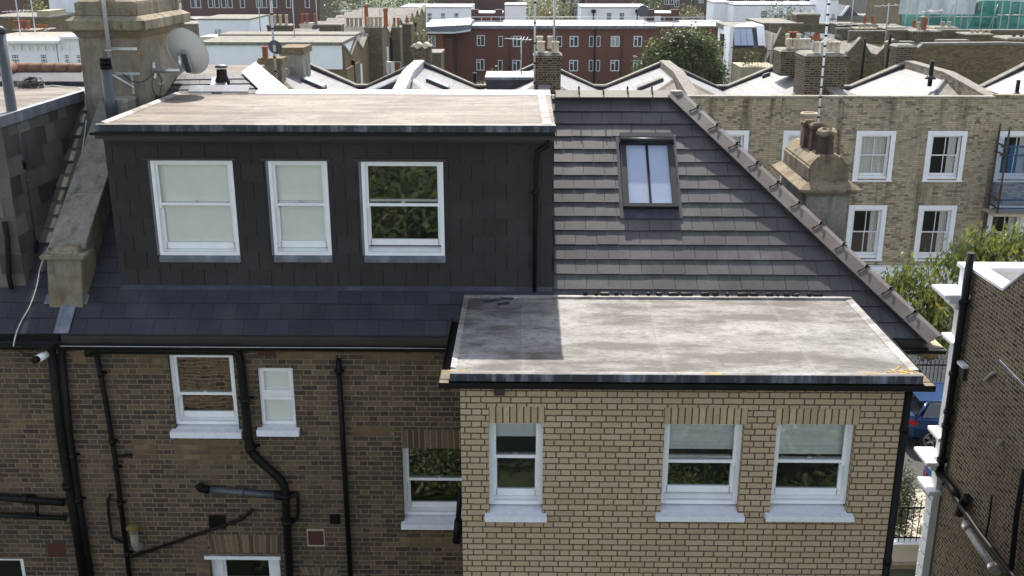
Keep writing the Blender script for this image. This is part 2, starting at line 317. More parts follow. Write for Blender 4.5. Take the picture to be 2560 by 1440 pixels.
M['stone_top'] = stone_mat('dirty_coping_stone', (0.18, 0.15, 0.10), (0.035, 0.029, 0.02), (0.28, 0.24, 0.17), moss=(0.04, 0.034, 0.022))
M['coping'] = stone_mat('parapet_coping', (0.19, 0.175, 0.145), (0.07, 0.06, 0.045), (0.25, 0.235, 0.20), scale=4)
M['chim_sand'] = stone_mat('sandy_chimney_render', (0.20, 0.16, 0.10), (0.035, 0.028, 0.02), (0.27, 0.22, 0.15), scale=2.2, moss=(0.06, 0.05, 0.035), bump=0.9)
M['pot_buff'] = stone_mat('buff_chimney_pot', (0.42, 0.33, 0.22), (0.15, 0.11, 0.07), (0.5, 0.42, 0.32), scale=3, bump=0.2)
M['pot_dark'] = stone_mat('sooty_chimney_pot', (0.05, 0.038, 0.031), (0.012, 0.010, 0.009), (0.13, 0.09, 0.06), scale=4, bump=0.4)
M['pot_cream'] = stone_mat('cream_chimney_pot', (0.50, 0.45, 0.34), (0.25, 0.2, 0.13), (0.6, 0.55, 0.45), scale=3, bump=0.2)
M['pot_red'] = stone_mat('red_chimney_pot', (0.30, 0.09, 0.045), (0.12, 0.05, 0.03), (0.38, 0.14, 0.08), scale=3, bump=0.2)
M['steel'] = plain('galvanised_steel', (0.55, 0.56, 0.57), 0.35, 0.15, 10, metal=0.8)
M['mast'] = plain('grey_mast', (0.42, 0.42, 0.42), 0.4, 0.1, 10, metal=0.3)
M['dish'] = plain('pale_grey_dish', (0.58, 0.58, 0.55), 0.5, 0.08, 3)
M['dark_dish'] = plain('charcoal_dish', (0.06, 0.065, 0.075), 0.5, 0.1, 3)
M['cable'] = plain('black_cable', (0.012, 0.012, 0.012), 0.5, 0.2, 20)
M['white_cable'] = plain('white_cable', (0.55, 0.54, 0.5), 0.6, 0.2, 20)
M['curtain'] = plain('white_curtain', (0.78, 0.77, 0.72), 0.9, 0.1, 12)
M['blind'] = plain('cream_blind', (0.94, 0.93, 0.86), 0.9, 0.04, 4)
M['blind_grey'] = plain('pale_roman_blind', (0.90, 0.91, 0.88), 0.9, 0.06, 14)
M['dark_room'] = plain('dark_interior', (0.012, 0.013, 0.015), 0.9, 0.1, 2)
M['glass'] = glass_mat('window_glass', refl=1.5)
M['glass_clear'] = glass_mat('window_glass_clear', refl=0.3)
M['pale_pane'] = plain('sky_and_curtain_pane', (0.34, 0.35, 0.35), 0.2, 0.4, 0.6)  # sky reflections and white curtains put into one pale pane colour
M['dark_glass'] = plain('far_window_glass', (0.05, 0.055, 0.06), 0.12, 0.5, 0.9)
M['roof_light_frame'] = plain('charcoal_roof_light_frame', (0.018, 0.018, 0.019), 0.45, 0.2, 5, spec=0.35)
M['sky_glass'] = plain('roof_light_glass', (0.33, 0.37, 0.47), 0.08, 0.1, 1.0)
M['lichen_cap'] = plain('mossy_cap', (0.13, 0.10, 0.02), 0.95, 0.3, 30)
M['terracotta'] = plain('terracotta_vent', (0.075, 0.025, 0.017), 0.8, 0.2, 15)
M['steel_white'] = plain('white_rail', (0.7, 0.7, 0.7), 0.4, 0.05, 3)
M['asphalt'] = plain('asphalt', (0.05, 0.047, 0.045), 0.85, 0.2, 8, bump=0.3)
M['paving'] = plain('pale_paving', (0.38, 0.34, 0.28), 0.85, 0.2, 3, bump=0.2)
M['soil'] = plain('soil_and_grass', (0.05, 0.06, 0.025), 0.95, 0.4, 2)
M['tan_wall'] = plain('tan_render', (0.36, 0.31, 0.2), 0.85, 0.12, 2)

M['paving_lines'] = brick('yard_paving', [(0.34, 0.32, 0.28), (0.30, 0.28, 0.25), (0.37, 0.35, 0.31)], (0.15, 0.14, 0.12), stretcher=1.2, header=0.0, course=0.42, joint=0.03, wear=0.2)
def leaf_mat(name, a, b, tr=0.35, rough=0.5):
    m = NT(name); c = m.ramp(m.rnd(), [(0.0, a), (0.55, tuple((x + y) / 2 for x, y in zip(a, b))), (1.0, b)]); m.col(c); m.rough(rough)
    t = m.n('ShaderNodeBsdfTranslucent', {'Color': c}); mx = m.n('ShaderNodeMixShader', {0: tr, 1: m.bsdf.outputs[0], 2: t.outputs[0]}); m.t.links.new(mx.outputs[0], m.out.inputs[0]); return m.m
M['leaf_dark'] = leaf_mat('dark_leaves', (0.026, 0.046, 0.014), (0.19, 0.22, 0.06))
M['leaf_mid'] = leaf_mat('green_leaves', (0.035, 0.065, 0.018), (0.15, 0.19, 0.05))
M['leaf_yellow'] = leaf_mat('yellow_green_leaves', (0.09, 0.12, 0.02), (0.34, 0.34, 0.07))
M['leaf_olive'] = leaf_mat('olive_leaves', (0.07, 0.09, 0.045), (0.24, 0.26, 0.14))
M['leaf_autumn'] = leaf_mat('turning_leaves', (0.08, 0.09, 0.03), (0.28, 0.24, 0.10))
M['bark'] = stone_mat('tree_bark', (0.09, 0.07, 0.05), (0.03, 0.025, 0.02), (0.14, 0.11, 0.08), scale=5)
M['car_blue'] = plain('blue_car_paint', (0.022, 0.062, 0.17), 0.18, 0.05, 2, metal=0.35, spec=0.8)
M['tyre'] = plain('tyre_rubber', (0.02, 0.02, 0.02), 0.8, 0.1, 5); M['alloy'] = plain('alloy_rim', (0.5, 0.5, 0.5), 0.3, 0.05, 5, metal=0.9)
M['tail_lamp'] = plain('red_lamp_lens', (0.45, 0.01, 0.015), 0.12, 0.05, 5, spec=0.9); M['plate'] = plain('yellow_plate', (0.65, 0.5, 0.04), 0.4, 0.03, 5); M['car_glass'] = plain('dark_car_glass', (0.01, 0.012, 0.014), 0.06, 0.1, 5, spec=0.9)
M['flower'] = plain('red_petals', (0.4, 0.03, 0.05), 0.6, 0.2, 20)

M['patch_brick'] = brick('repair_brick', [(0.17, 0.105, 0.055), (0.12, 0.08, 0.045), (0.21, 0.145, 0.075), (0.10, 0.07, 0.045), (0.15, 0.10, 0.06)], (0.16, 0.12, 0.08), wear=0.45, wearcol=(0.07, 0.05, 0.035), wscale=2.0, joint=0.012, wob=0.004)
# ============================================================ SETTING: ground
g = MB(); g.poly([(-400, -60, 0), (400, -60, 0), (400, 900, 0), (-400, 900, 0)]); struct(g.build('ground', M['soil']))
g = MB(); g.poly([(-60, 25.3, 0.004), (60, 25.3, 0.004), (60, 29.95, 0.004), (-60, 29.95, 0.004)]); struct(g.build('road', M['asphalt']))
for (a, b) in ((21.6, 25.15), (30.1, 31.8)):
    g = MB(); g.box(-60, 60, a, b, 0.0, 0.12); struct(g.build('pavement', M['paving']))
for (a, b) in ((25.152, 25.3), (29.95, 30.098)):
    g = MB(); g.box(-60, 60, a, b, 0.0, 0.13); struct(g.build('kerb', M['stone']))
g = MB(); g.box(-60, 60, 31.82, 36.9, 0.0, 0.10); struct(g.build('front_yards', M['paving_lines']))

# ============================================================ THE TERRACED HOUSE IN THE MIDDLE
H = thing('terraced_house', (0, 14, 0), 'brown brick terraced house with dark slate dormer, hipped tiled roof and yellow brick extension', 'house')
AL = math.atan(RS); CA, SA = math.cos(AL), math.sin(AL)
def SP(u, v, h=0.0): return Vector((u, RY0 + v * CA - h * SA, RZ0 + v * SA + h * CA))
def sv(p): return (p.y - RY0) / CA
def sbox(mb, u0, u1, v0, v1, h0, h1, rnd=0.5):
    mb.hexa([SP(u0, v0, h0), SP(u1, v0, h0), SP(u1, v1, h0), SP(u0, v1, h0), SP(u0, v0, h1), SP(u1, v0, h1), SP(u1, v1, h1), SP(u0, v1, h1)], rnd)
WY = 12.8; EY = 10.6
def sash(parent, x0, x1, z0, z1, Y, zm, jam=0.045, op=0.0, blind=None, gl='glass', cill=0.045, name='sash_window', upsash=0.0, bars=0, lock=True):
    f = MB(); W = 0.035
    f.box(x0, x0 + jam, Y, Y + 0.15, z0, z1); f.box(x1 - jam, x1, Y, Y + 0.15, z0, z1); f.box(x0 + jam, x1 - jam, Y + 0.002, Y + 0.15, z1 - 0.035, z1)
    f.box(x0 + jam, x1 - jam, Y - 0.004, Y + 0.05, z0, z0 + cill)
    f.hexa([(x0 + jam, Y + 0.05, z0), (x1 - jam, Y + 0.05, z0), (x1 - jam, Y + 0.15, z0), (x0 + jam, Y + 0.15, z0), (x0 + jam, Y + 0.05, z0 + cill), (x1 - jam, Y + 0.05, z0 + cill), (x1 - jam, Y + 0.15, z0 + cill + 0.045), (x0 + jam, Y + 0.15, z0 + cill + 0.045)])
    a, b = x0 + jam, x1 - jam; ya, yb = Y + 0.03, Y + 0.065; yc, yd = Y + 0.075, Y + 0.115
    t = z1 - 0.035 - upsash
    f.box(a, a + W, ya, yb, zm - 0.05, t); f.box(b - W, b, ya, yb, zm - 0.05, t); f.box(a + W, b - W, ya, yb, t - 0.03, t); f.box(a + W, b - W, ya, yb, zm - 0.015, zm + 0.022)
    z2 = z0 + cill + 0.03 + op; zt = zm + 0.02 + op
    f.box(a, a + W + 0.008, yc, yd, z2, zt); f.box(b - W - 0.008, b, yc, yd, z2, zt); f.box(a + W, b - W, yc, yd, zt - 0.03, zt); f.box(a + W, b - W, yc, yd, z2, z2 + 0.085)
    for k in range(bars):
        xm = a + (b - a) * (k + 1) / (bars + 1); f.box(xm - 0.012, xm + 0.012, ya + 0.004, yb, zm, t); f.box(xm - 0.012, xm + 0.012, yc + 0.004, yd, z2, zt)
    w_ = f.build(name, M['white_paint'], parent)
    p = MB()
    p.poly([(a + W, ya + 0.02, zm), (b - W, ya + 0.02, zm), (b - W, ya + 0.02, t - 0.02), (a + W, ya + 0.02, t - 0.02)])
    p.poly([(a + W, yc + 0.02, z2 + 0.07), (b - W, yc + 0.02, z2 + 0.07), (b - W, yc + 0.02, zt - 0.02), (a + W, yc + 0.02, zt - 0.02)]); p.build('glass_pane', M[gl], w_)
    if lock:
        l = MB(); xm = (a + b) / 2; l.box(xm - 0.03, xm + 0.02, ya + 0.01, ya + 0.035, zm + 0.022, zm + 0.045); l.box(xm - 0.01, xm + 0.005, ya - 0.005, ya + 0.02, zm + 0.03, zm + 0.052); l.build('sash_lock', M['steel'], w_)
    # a dim room closed behind the window
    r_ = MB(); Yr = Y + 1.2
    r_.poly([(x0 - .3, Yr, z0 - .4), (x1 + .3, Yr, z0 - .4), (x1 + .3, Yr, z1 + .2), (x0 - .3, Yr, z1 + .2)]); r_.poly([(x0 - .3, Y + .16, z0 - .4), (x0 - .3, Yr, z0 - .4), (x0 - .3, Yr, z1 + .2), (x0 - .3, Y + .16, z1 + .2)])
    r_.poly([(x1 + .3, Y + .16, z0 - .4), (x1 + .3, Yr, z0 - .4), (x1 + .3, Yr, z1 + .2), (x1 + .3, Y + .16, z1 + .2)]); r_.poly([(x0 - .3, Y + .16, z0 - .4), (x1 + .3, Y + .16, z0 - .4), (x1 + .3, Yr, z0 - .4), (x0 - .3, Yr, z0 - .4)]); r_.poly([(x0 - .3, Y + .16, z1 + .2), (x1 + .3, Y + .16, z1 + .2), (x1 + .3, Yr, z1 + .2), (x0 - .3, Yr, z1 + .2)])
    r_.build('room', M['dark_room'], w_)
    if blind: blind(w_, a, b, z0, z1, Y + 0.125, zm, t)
    return w_
def roller(frac=1.0, mat='blind', folds=0):
    def fn(w_, a, b, z0, z1, Y, zm, t):
        m = MB(); zb = z1 - (z1 - z0) * frac; n = 1 + folds * 6
        if not folds: m.box(a, b, Y, Y + 0.01, zb, z1)
        else:
            zs = [z1 - (z1 - zb) * k / n for k in range(n + 1)]
            for k in range(n):
                y0 = Y + 0.012 * math.sin(k * math.pi / 3); y1 = Y + 0.012 * math.sin((k + 1) * math.pi / 3)
                m.poly([(a, y1, zs[k + 1]), (b, y1, zs[k + 1]), (b, y0, zs[k]), (a, y0, zs[k])], smooth=True)
            for q in range(folds): zz = z1 - (z1 - zb) * (q + 1) / (folds + 0.6); m.box(a, b, Y - 0.02, Y - 0.012, zz - 0.005, zz + 0.006)
        m.build('blind', M[mat], w_)
    return fn
def drape(parts, mat='curtain', y=0.05, amp=0.025):
    def fn(w_, a, b, z0, z1, Y, zm, t):
        for (fa, fb) in parts:
            m = MB(); n = max(8, int((fb - fa) * (b - a) / 0.012)); 
            P = [(a + (b - a) * (fa + (fb - fa) * k / n), Y + y + amp * math.sin(k * 0.9 + fa * 7) + 0.008 * math.sin(k * 2.3)) for k in range(n + 1)]
            for k in range(n): m.poly([(P[k][0], P[k][1], z0), (P[k + 1][0], P[k + 1][1], z0), (P[k + 1][0], P[k + 1][1], z1), (P[k][0], P[k][1], z1)], smooth=True)
            m.build('curtain', M[mat], w_)
    return fn
def both(*fs):
    def fn(*a):
        for f in fs: f(*a)
    return fn
def sill(parent, x0, x1, z, Y, h=0.075, out=0.10, ear=0.07, back=0.16):
    m = MB(); m.prism([(Y - out, z - h), (Y - 0.004, z - h), (Y - 0.004, z), (Y - out, z - 0.012)], 'x', x0 - ear, x1 + ear)
    m.hexa([(x0 + .002, Y - .004, z - h), (x1 - .002, Y - .004, z - h), (x1 - .002, Y + back, z - h), (x0 + .002, Y + back, z - h), (x0 + .002, Y - .004, z), (x1 - .002, Y - .004, z), (x1 - .002, Y + back, z + .03), (x0 + .002, Y + back, z + .03)])
    return m.build('window_sill', M['sill_paint'], parent, bevel=0.004)
def pipe(parent, pts, r_, Y, mat='pipe', name='drainpipe', off=None, collars=(), n=12, brackets=True):
    off = (r_ + 0.03) if off is None else off
    P = [PY(x, y, Y - off) for x, y in pts]; m = MB()
    # round the corners
    Q = [P[0]]
    for k in range(1, len(P) - 1):
        a, b, c = P[k - 1], P[k], P[k + 1]; d1 = (a - b).length; d2 = (c - b).length; q = min(2.0 * r_ + 0.02, d1 * .45, d2 * .45)
        p1 = b + (a - b).normalized() * q; p2 = b + (c - b).normalized() * q
        for t in (0, .25, .5, .75, 1): Q.append((1 - t) ** 2 * p1 + 2 * t * (1 - t) * b + t * t * p2)
    Q.append(P[-1]); m.tube(Q, r_, n)
    for (x, y) in collars:
        c = PY(x, y, Y - off); best = min(range(len(Q) - 1), key=lambda k: ((Q[k] + Q[k + 1]) / 2 - c).length)
        def dist(k):
            a, b = Q[k], Q[k + 1]; t = max(0, min(1, (c - a).dot(b - a) / max((b - a).length_squared, 1e-9))); return (a + (b - a) * t - c).length
        best = min(range(len(Q) - 1), key=dist); d = (Q[best + 1] - Q[best]).normalized()
        m.tube([c - d * 0.035, c + d * 0.035], r_ * 1.28, n); m.box(c.x - r_ * 1.9, c.x + r_ * 1.9, Y - 0.012, Y - 0.003, c.z - 0.02, c.z + 0.02)
    return m.build(name, M[mat], parent)

# ---- walls
def opn(x0, y0, x1, y1, Y): return rect(x0, y0, x1, y1, Y)
W1 = opn(429, 888, 590, 1075, WY); W2 = opn(648, 920, 736, 1068, WY)
W3a = PY(1003, 1120, WY); W3b = PY(1008, 1308, WY); W3 = (W3a.x, W3a.x + 1.02, W3b.z, W3a.z)
W4a = PY(522, 1397, WY); W4 = (W4a.x, PY(698, 1395, WY).x, 5.2, W4a.z)
mb = MB(); wall_y(mb, -6.20, -0.72, 0, 9.12, WY, [W1, W2, W3, W4], rev=0.11)
mb.build('brick_wall', M['old_brick'], H)
mb = MB(); mb.box(4.62, 4.70, 12.8, 19.2, 0, 9.12); mb.box(-6.19, 4.7, 19.1, 19.2, 0, 9.12); mb.box(4.18, 4.62, 12.8, 12.9, 0, 9.1); mb.build('flank_wall', M['mid_brick'], H)
E1 = opn(1222, 1058, 1357, 1290, EY)
a = PY(1662, 1060, EY); b = PY(1845, 1290, EY); E2 = (a.x, PY(1862, 1060, EY).x, b.z, a.z)
a = PY(1943, 1060, EY); b = PY(2115, 1290, EY); E3 = (a.x, PY(2142, 1062, EY).x, b.z, a.z)
mb = MB(); wall_y(mb, -0.745, 4.18, 0, 9.44, EY, [E1, E2, E3], rev=0.11)
mb.poly([(-0.745, EY, 0), (-0.745, EY, 9.44), (-0.745, 12.8, 9.44), (-0.745, 12.8, 0)]); mb.poly([(4.18, EY, 0), (4.18, 12.8, 0), (4.18, 12.8, 9.44), (4.18, EY, 9.44)])
mb.build('extension_wall', M['ext_brick'], H)
def soldiers(x0, x1, zb, zt, Y, mat, fan=0.0, name='brick_lintel', arch=0.0):
    m = MB(); n = max(3, round((x1 - x0) / 0.0765)); w_ = (x1 - x0) / n
    for k in range(n):
        a, b = x0 + k * w_ + 0.008, x0 + (k + 1) * w_ - 0.008; xm = (x0 + x1) / 2; s = fan / ((x1 - x0) / 2)
        def zz(x): return arch * (1 - ((x - xm) / ((x1 - x0) / 2)) ** 2)
        m.hexa([(a - (xm - a) * -s * 0, Y - 0.004, zb + zz(a)), (b, Y - 0.004, zb + zz(b)), (b, Y + 0.05, zb + zz(b)), (a, Y + 0.05, zb + zz(a)),
                (a + (a - xm) * s, Y - 0.004, zt + zz(a)), (b + (b - xm) * s, Y - 0.004, zt + zz(b)), (b + (b - xm) * s, Y + 0.05, zt + zz(b)), (a + (a - xm) * s, Y + 0.05, zt + zz(a))], random.random())
    o = m.build(name, mat, H)
    q = MB(); q.hexa([(x0, Y - 0.0015, zb), (x1, Y - 0.0015, zb), (x1, Y + .02, zb), (x0, Y + .02, zb), (x0 - fan, Y - 0.0015, zt), (x1 + fan, Y - 0.0015, zt), (x1 + fan, Y + .02, zt), (x0 - fan, Y + .02, zt)]); q.build('mortar_bed', M['mortar_dk'] if mat is M['soldier_y'] else M['tan_mortar'], o)
    return o
M['mortar_dk'] = plain('brown_mortar', (0.075, 0.052, 0.028), 0.9, 0.3, 20)
M['tan_mortar'] = plain('tan_mortar', (0.2, 0.15, 0.09), 0.9, 0.3, 20)
M['soldier_y'] = tiles_mat('yellow_lintel_brick', (0.42, 0.325, 0.20), 0.14, 0.88, dust=0.0)
M['soldier_o'] = tiles_mat('brown_arch_brick', (0.115, 0.085, 0.052), 0.5, 0.88, dust=0.0)
for E, (xa, xb) in ((E1, (1222, 1362)), (E2, (1660, 1870)), (E3, (1938, 2150))):
    x0 = PY(xa, 1040, EY).x; x1 = PY(xb, 1040, EY).x; soldiers(x0, x1, E[3], PY(1500, 1018, EY).z, EY, M['soldier_y'])
def zrow(y, Y=WY): return PY(1000, y, Y).z
soldiers(PY(1005, 1120, WY).x, -0.76, W3[3], zrow(1074), WY, M['soldier_o'], name='brick_arch')
soldiers(PY(528, 1385, WY).x, PY(705, 1385, WY).x, zrow(1385), zrow(1340), WY, M['soldier_o'], fan=0.03, name='brick_arch')
soldiers(PY(432, 886, WY).x, PY(575, 886, WY).x, W1[3], zrow(868), WY, M['soldier_o'], fan=0.02, name='brick_arch')
soldiers(PY(760, 1440, WY).x, PY(838, 1440, WY).x, zrow(1440), zrow(1420), WY, M['soldier_o'], fan=0.06, name='brick_arch')

# ---- windows in the brick walls
wy = 0.10
sash(H, *W1[:2], W1[2] + 0.06, W1[3], WY + wy * .6, PY(500, 980, WY + .15).z, gl='glass'); sill(H, W1[0], W1[1], W1[2] + 0.02, WY, h=0.10, ear=0.05)
w2 = MB(); x0, x1, z0, z1 = W2; Y = WY + 0.05; zm = PY(690, 993, WY).z
for (a, b) in ((z0 + .02, zm - .012), (zm + .012, z1)):
    t = .05 if a < zm else .07
    w2.box(x0, x0 + t, Y, Y + .06, a, b); w2.box(x1 - t, x1, Y, Y + .06, a, b); w2.box(x0 + t, x1 - t, Y, Y + .06, a, a + t); w2.box(x0 + t, x1 - t, Y, Y + .06, b - t, b)
w2.box(x0, x1, Y + .01, Y + .06, zm - .012, zm + .012)
w2 = w2.build('casement_window', M['white_paint'], H, bevel=0.003)
p = MB(); p.poly([(x0 + .03, Y + .04, z0 + .03), (x1 - .03, Y + .04, z0 + .03), (x1 - .03, Y + .04, z1 - .03), (x0 + .03, Y + .04, z1 - .03)]); p.build('glass_pane', M['glass_clear'], w2)
p = MB(); p.box(x0 + .02, x1 - .02, Y + .055, Y + .065, z0 + .04, z1 - .02); p.build('blind', M['blind'], w2); sill(H, x0, x1, z0 + 0.005, WY, h=0.10, ear=0.05)
sash(H, *W3[:2], W3[2] + 0.08, W3[3], WY + wy, PY(1080, 1197, WY + .15).z); sill(H, W3[0], W3[1], W3[2] + 0.04, WY, h=0.085, ear=0.03)
sash(H, W4[0], W4[1], 5.2, W4[3], WY + wy, 5.25, jam=0.16, lock=False)
l = MB(); l.box(W4[0] - 0.06, W4[1] + 0.02, WY - 0.02, WY + 0.02, W4[3], W4[3] + 0.05); l.build('lintel_board', M['sill_paint'], H)
sash(H, *E1[:2], E1[2] + 0.10, E1[3], EY + wy, PY(1290, 1140, EY + .15).z, blind=roller(0.25, 'blind_grey')); sill(H, E1[0], E1[1], E1[2] + 0.045, EY, h=0.07, ear=0.05)
sash(H, *E2[:2], E2[2] + 0.10, E2[3], EY + wy, PY(1750, 1152, EY + .15).z, op=0.035, blind=roller(0.40, 'blind_grey', 2)); sill(H, E2[0], E2[1], E2[2] + 0.045, EY, h=0.07, ear=0.06)
sash(H, *E3[:2], E3[2] + 0.10, E3[3], EY + wy, PY(2030, 1152, EY + .15).z, blind=roller(0.46, 'blind_grey', 2)); sill(H, E3[0], E3[1], E3[2] + 0.045, EY, h=0.07, ear=0.06)

# ---- extension flat roof with its lead edge and gutters
EZ = 9.61; ex0, ex1, ef, eb = -0.848, 4.325, 10.506, 13.20
m = MB(); m.box(ex0, ex1, ef, eb, EZ - 0.08, EZ); er = m.build('extension_roof', M['flat_roof'], H)
m = MB(); N = 60
m.prism([(ef - .004, EZ - .004), (ef + .08, EZ + .002), (ef + .08, EZ + .005), (ef + .03, EZ + .022), (ef - .004, EZ + .014)], 'x', ex0, ex1); m.prism([(ex0 - .003, EZ + .002), (ex0 + .06, EZ + .002), (ex0 + .06, EZ + .005), (ex0 - .003, EZ + .02)], 'y', ef + .16, eb); m.prism([(ex1 - .09, EZ + .002), (ex1 + .003, EZ + .002), (ex1 + .003, EZ + .02), (ex1 - .09, EZ + .005)], 'y', ef + .16, eb)
m.box(ex0, ex1, eb - .07, eb - .005, EZ + .002, EZ + .03); m.build('edge_strip', M['roof_edge'], er)
m = MB(); x = ex0
while x < ex1 - 0.01:
    x2 = min(ex1, x + 1.32); m.prism([(ef - .02, EZ - .075), (ef - .006, EZ - .085), (ef - .006, EZ + .012), (ef - .014, EZ + .010)], 'x', x, x2 - .004); x = x2
m.build('lead_edge', M['lead'], er, bevel=0.002)
m = MB(); m.box(ex0 + .02, ex1 - .02, EY - .03, EY - .003, EZ - .19, EZ - .082); m.box(ex0 + .06, ex0 + .10, EY - .03, eb - .4, EZ - .19, EZ - .082); m.box(ex1 - .10, ex1 - .06, EY - .03, eb - .4, EZ - .19, EZ - .082)
m.box(ex0 + .1, ex1 - .1, EY, eb - .4, EZ - .1, EZ - .085); m.build('fascia', M['black_paint'], H)
def gutter(x0, x1, y0, y1, zt, along='x', d=0.075, w_=0.11, name='gutter', mat='black_paint', parent=None):
    # an open trough: front face, floor, back face and stopped ends
    m = MB()
    if along == 'x':
        m.box(x0, x1, y0, y0 + .006, zt - d, zt); m.box(x0, x1, y0 + .006, y1, zt - d, zt - d + .006); m.box(x0, x1, y1, y1 + .005, zt - d, zt - .01); m.box(x0, x0 + .006, y0, y1, zt - d, zt); m.box(x1 - .006, x1, y0, y1, zt - d, zt)
    else:
        m.box(x0, x0 + .006, y0, y1, zt - d, zt); m.box(x1 - .006, x1, y0, y1, zt - d, zt); m.box(x0 + .006, x1 - .006, y0, y1, zt - d, zt - d + .006); m.box(x0 + .006, x1 - .006, y0, y0 + .006, zt - d, zt)
    return m.build(name, M[mat], parent or H)
M['lichen'] = plain('orange_lichen', (0.36, 0.22, 0.04), 0.95, 0.4, 30)
for (lx, ly, sx_, sy_, n_) in ((ex1 - .20, ef + .14, .16, .05, 46), (ex1 - .55, ef + .09, .12, .02, 16), (ex0 + .10, ef + .07, .08, .03, 14)):
    m = MB(); rq = random.Random(n_)
    for k in range(n_):
        cx_, cy_, r0 = lx + rq.gauss(0, sx_ * .6), min(ef + .5, max(ef + .01, ly + rq.gauss(0, sy_))), rq.uniform(.006, .022); r0 *= 1.0; zz = EZ + .0235 if cy_ < ef + .035 else EZ + .0065 + .0002 * k / n_; m.poly([(min(ex1 - .004, cx_ + r0 * rq.uniform(.7, 1.2) * math.cos(t * .9)), cy_ + r0 * rq.uniform(.7, 1.2) * math.sin(t * .9), zz) for t in range(7)])
    m.build('lichen_patch', M['lichen'], er)
rq = random.Random(8); x = .75
while x < 3.9:
    w1 = rq.uniform(.03, .16); m = MB(); m.hexa([(x, eb - .012, EZ + .03), (x + w1, eb - .012, EZ + .03), (x + w1, eb + .01, EZ + .03), (x, eb + .01, EZ + .03), (x + .01, eb - .002, EZ + rq.uniform(.05, .075)), (x + w1 - .01, eb - .002, EZ + rq.uniform(.05, .075)), (x + w1, eb + .02, EZ + .07), (x, eb + .02, EZ + .07)]); m.build('torn_flashing', M['black_paint'], er); x += w1 + rq.uniform(.02, .12)
gutter(ex0 - .12, ex1 + .13, EY - .145, EY - .035, EZ - .085, d=.07)
gutter(ex0 - .12, ex0 - .01, EY - .03, 12.62, EZ - .085, 'y')
gutter(ex1 + .02, ex1 + .13, EY - .03, 12.62, EZ - .085, 'y')
for xx in (ex0 - .114, ex1 + .022):
    m = MB(); m.box(xx, xx + .10, EY - .138, EY + .25, EZ - .10, EZ - .092); m.build('gutter_lit_end', M['stack_render'], H)  # tan strips put the sunlit gutter ends into colour
m = MB(); a = PY(1235, 975, EY); m.box(a.x, a.x + .12, EY - .06, EY - .002, EZ - .27, EZ - .16); m.build('bracket_block', M['brown_fascia'], H)
m = MB(); m.tube([(4.225, EY + .0, 0), (4.225, EY + .0, 9.5)], .043, 12)
for z in (8.9, 7.2, 5.4): m.tube([(4.225, EY + .0, z), (4.225, EY + .0, z + .08)], .052, 12)
m.build('drainpipe', M['pipe'], H)
random.seed(3)
for (xa, ya, xb, yb) in ((1208, 754, 1250, 750), (1243, 761, 1273, 757), (1250, 746, 1283, 747)):
    A = PZ(xa, ya, EZ + .012); B = PZ(xb, yb, EZ + .012); d = (B - A).normalized(); nrm = Vector((-d.y, d.x, 0)) * 0.02; up = Vector((0, 0, .012))
    m = MB(); m.hexa([A - nrm, B - nrm, B + nrm, A + nrm, A - nrm + up, B - nrm + up, B + nrm + up, A + nrm + up])
    tag(m.build('offcut', M['dark_lead']), {1208: 'longest dark offcut strip lying on the shaded corner of the flat roof', 1243: 'short dark strip lying in front of the longest one on the flat roof', 1250: 'thin dark strip against the back edge of the extension roof'}[xa], 'roof scrap', 'dark scraps on the flat roof')

# ---- tiled and slated slopes
gauge = (PR(1800, 283) - PR(1800, 844)).length / 16; v_eave = sv(PR(1800, 844)) - 0.005; hipN = Vector((3.25, 3.03, 0)); hipC = Vector((5.30, 12.7, 9.18))
def tile_field(u0, u1, row0, row1, tw, t=0.014, lift=0.012, jit=0.004, skip=None, gap=.002):
    m = MB()
    for r_ in range(row0, row1):
        va = v_eave + r_ * gauge; vb = va + gauge + 0.045; off = (r_ % 2) * tw / 2 + random.uniform(-.01, .01); u = u0 - off
        while u < u1:
            a, b = max(u + gap, u0), min(u + tw - gap, u1)
            if b - a > 0.01 and not (skip and skip((a + b) / 2, va)):
                h0 = lift + random.uniform(0, jit); h0b = lift + random.uniform(0, jit); rr = random.random(); dv = random.uniform(-.003, .003)
                m.hexa([SP(a, va + dv, h0 - .002), SP(b, va + dv, h0b - .002), SP(b, vb, -.004), SP(a, vb, -.004), SP(a, va + dv, h0 + t), SP(b, va + dv, h0b + t), SP(b, vb, 0.002), SP(a, vb, 0.002)], rr)
            u += tw
    return m
vr = sv(Vector((0, 15.95, 0)))
nrow = int((vr - v_eave) / gauge) + 1
m = tile_field(0.36, 5.4, 0, nrow, 0.298, t=0.014, lift=0.010, jit=0.004, gap=.0026)
m.build('roof_tiles', M['roof_tile'], H, clips=[(hipC, hipN), (Vector((0, 15.93, 0)), Vector((0, 1, 0)))])
m = tile_field(-6.15, 0.36, 0, 4, 0.30, t=0.006, lift=0.006, jit=0.002); m.build('slate_skirt', M['skirt_slate'], H)
m = tile_field(-5.95, -5.50, 4, nrow, 0.30, t=0.006, lift=0.006, jit=0.002); m.build('side_slates', M['skirt_slate'], H, clips=[(Vector((0, 15.93, 0)), Vector((0, 1, 0)))])
m = MB(); zr = RZ0 + RS * 3.25; e0 = v_eave - .01
P = [SP(-6.19, e0, -.02), SP(5.33, e0, -.02), Vector((2.26, 15.95, zr - .03)), Vector((-6.19, 15.95, zr - .03))]; m.poly(P)
rear = [Vector((-6.19, 15.95, zr - .03)), Vector((2.26, 15.95, zr - .03)), Vector((5.33, 19.2, 9.16)), Vector((-6.19, 19.2, 9.16))]; m.poly(rear); m.poly([P[1], rear[2], P[2]])
m.poly([P[0], rear[3], rear[2], P[1]]); m.build('roof_deck', M['skirt_slate'], H)
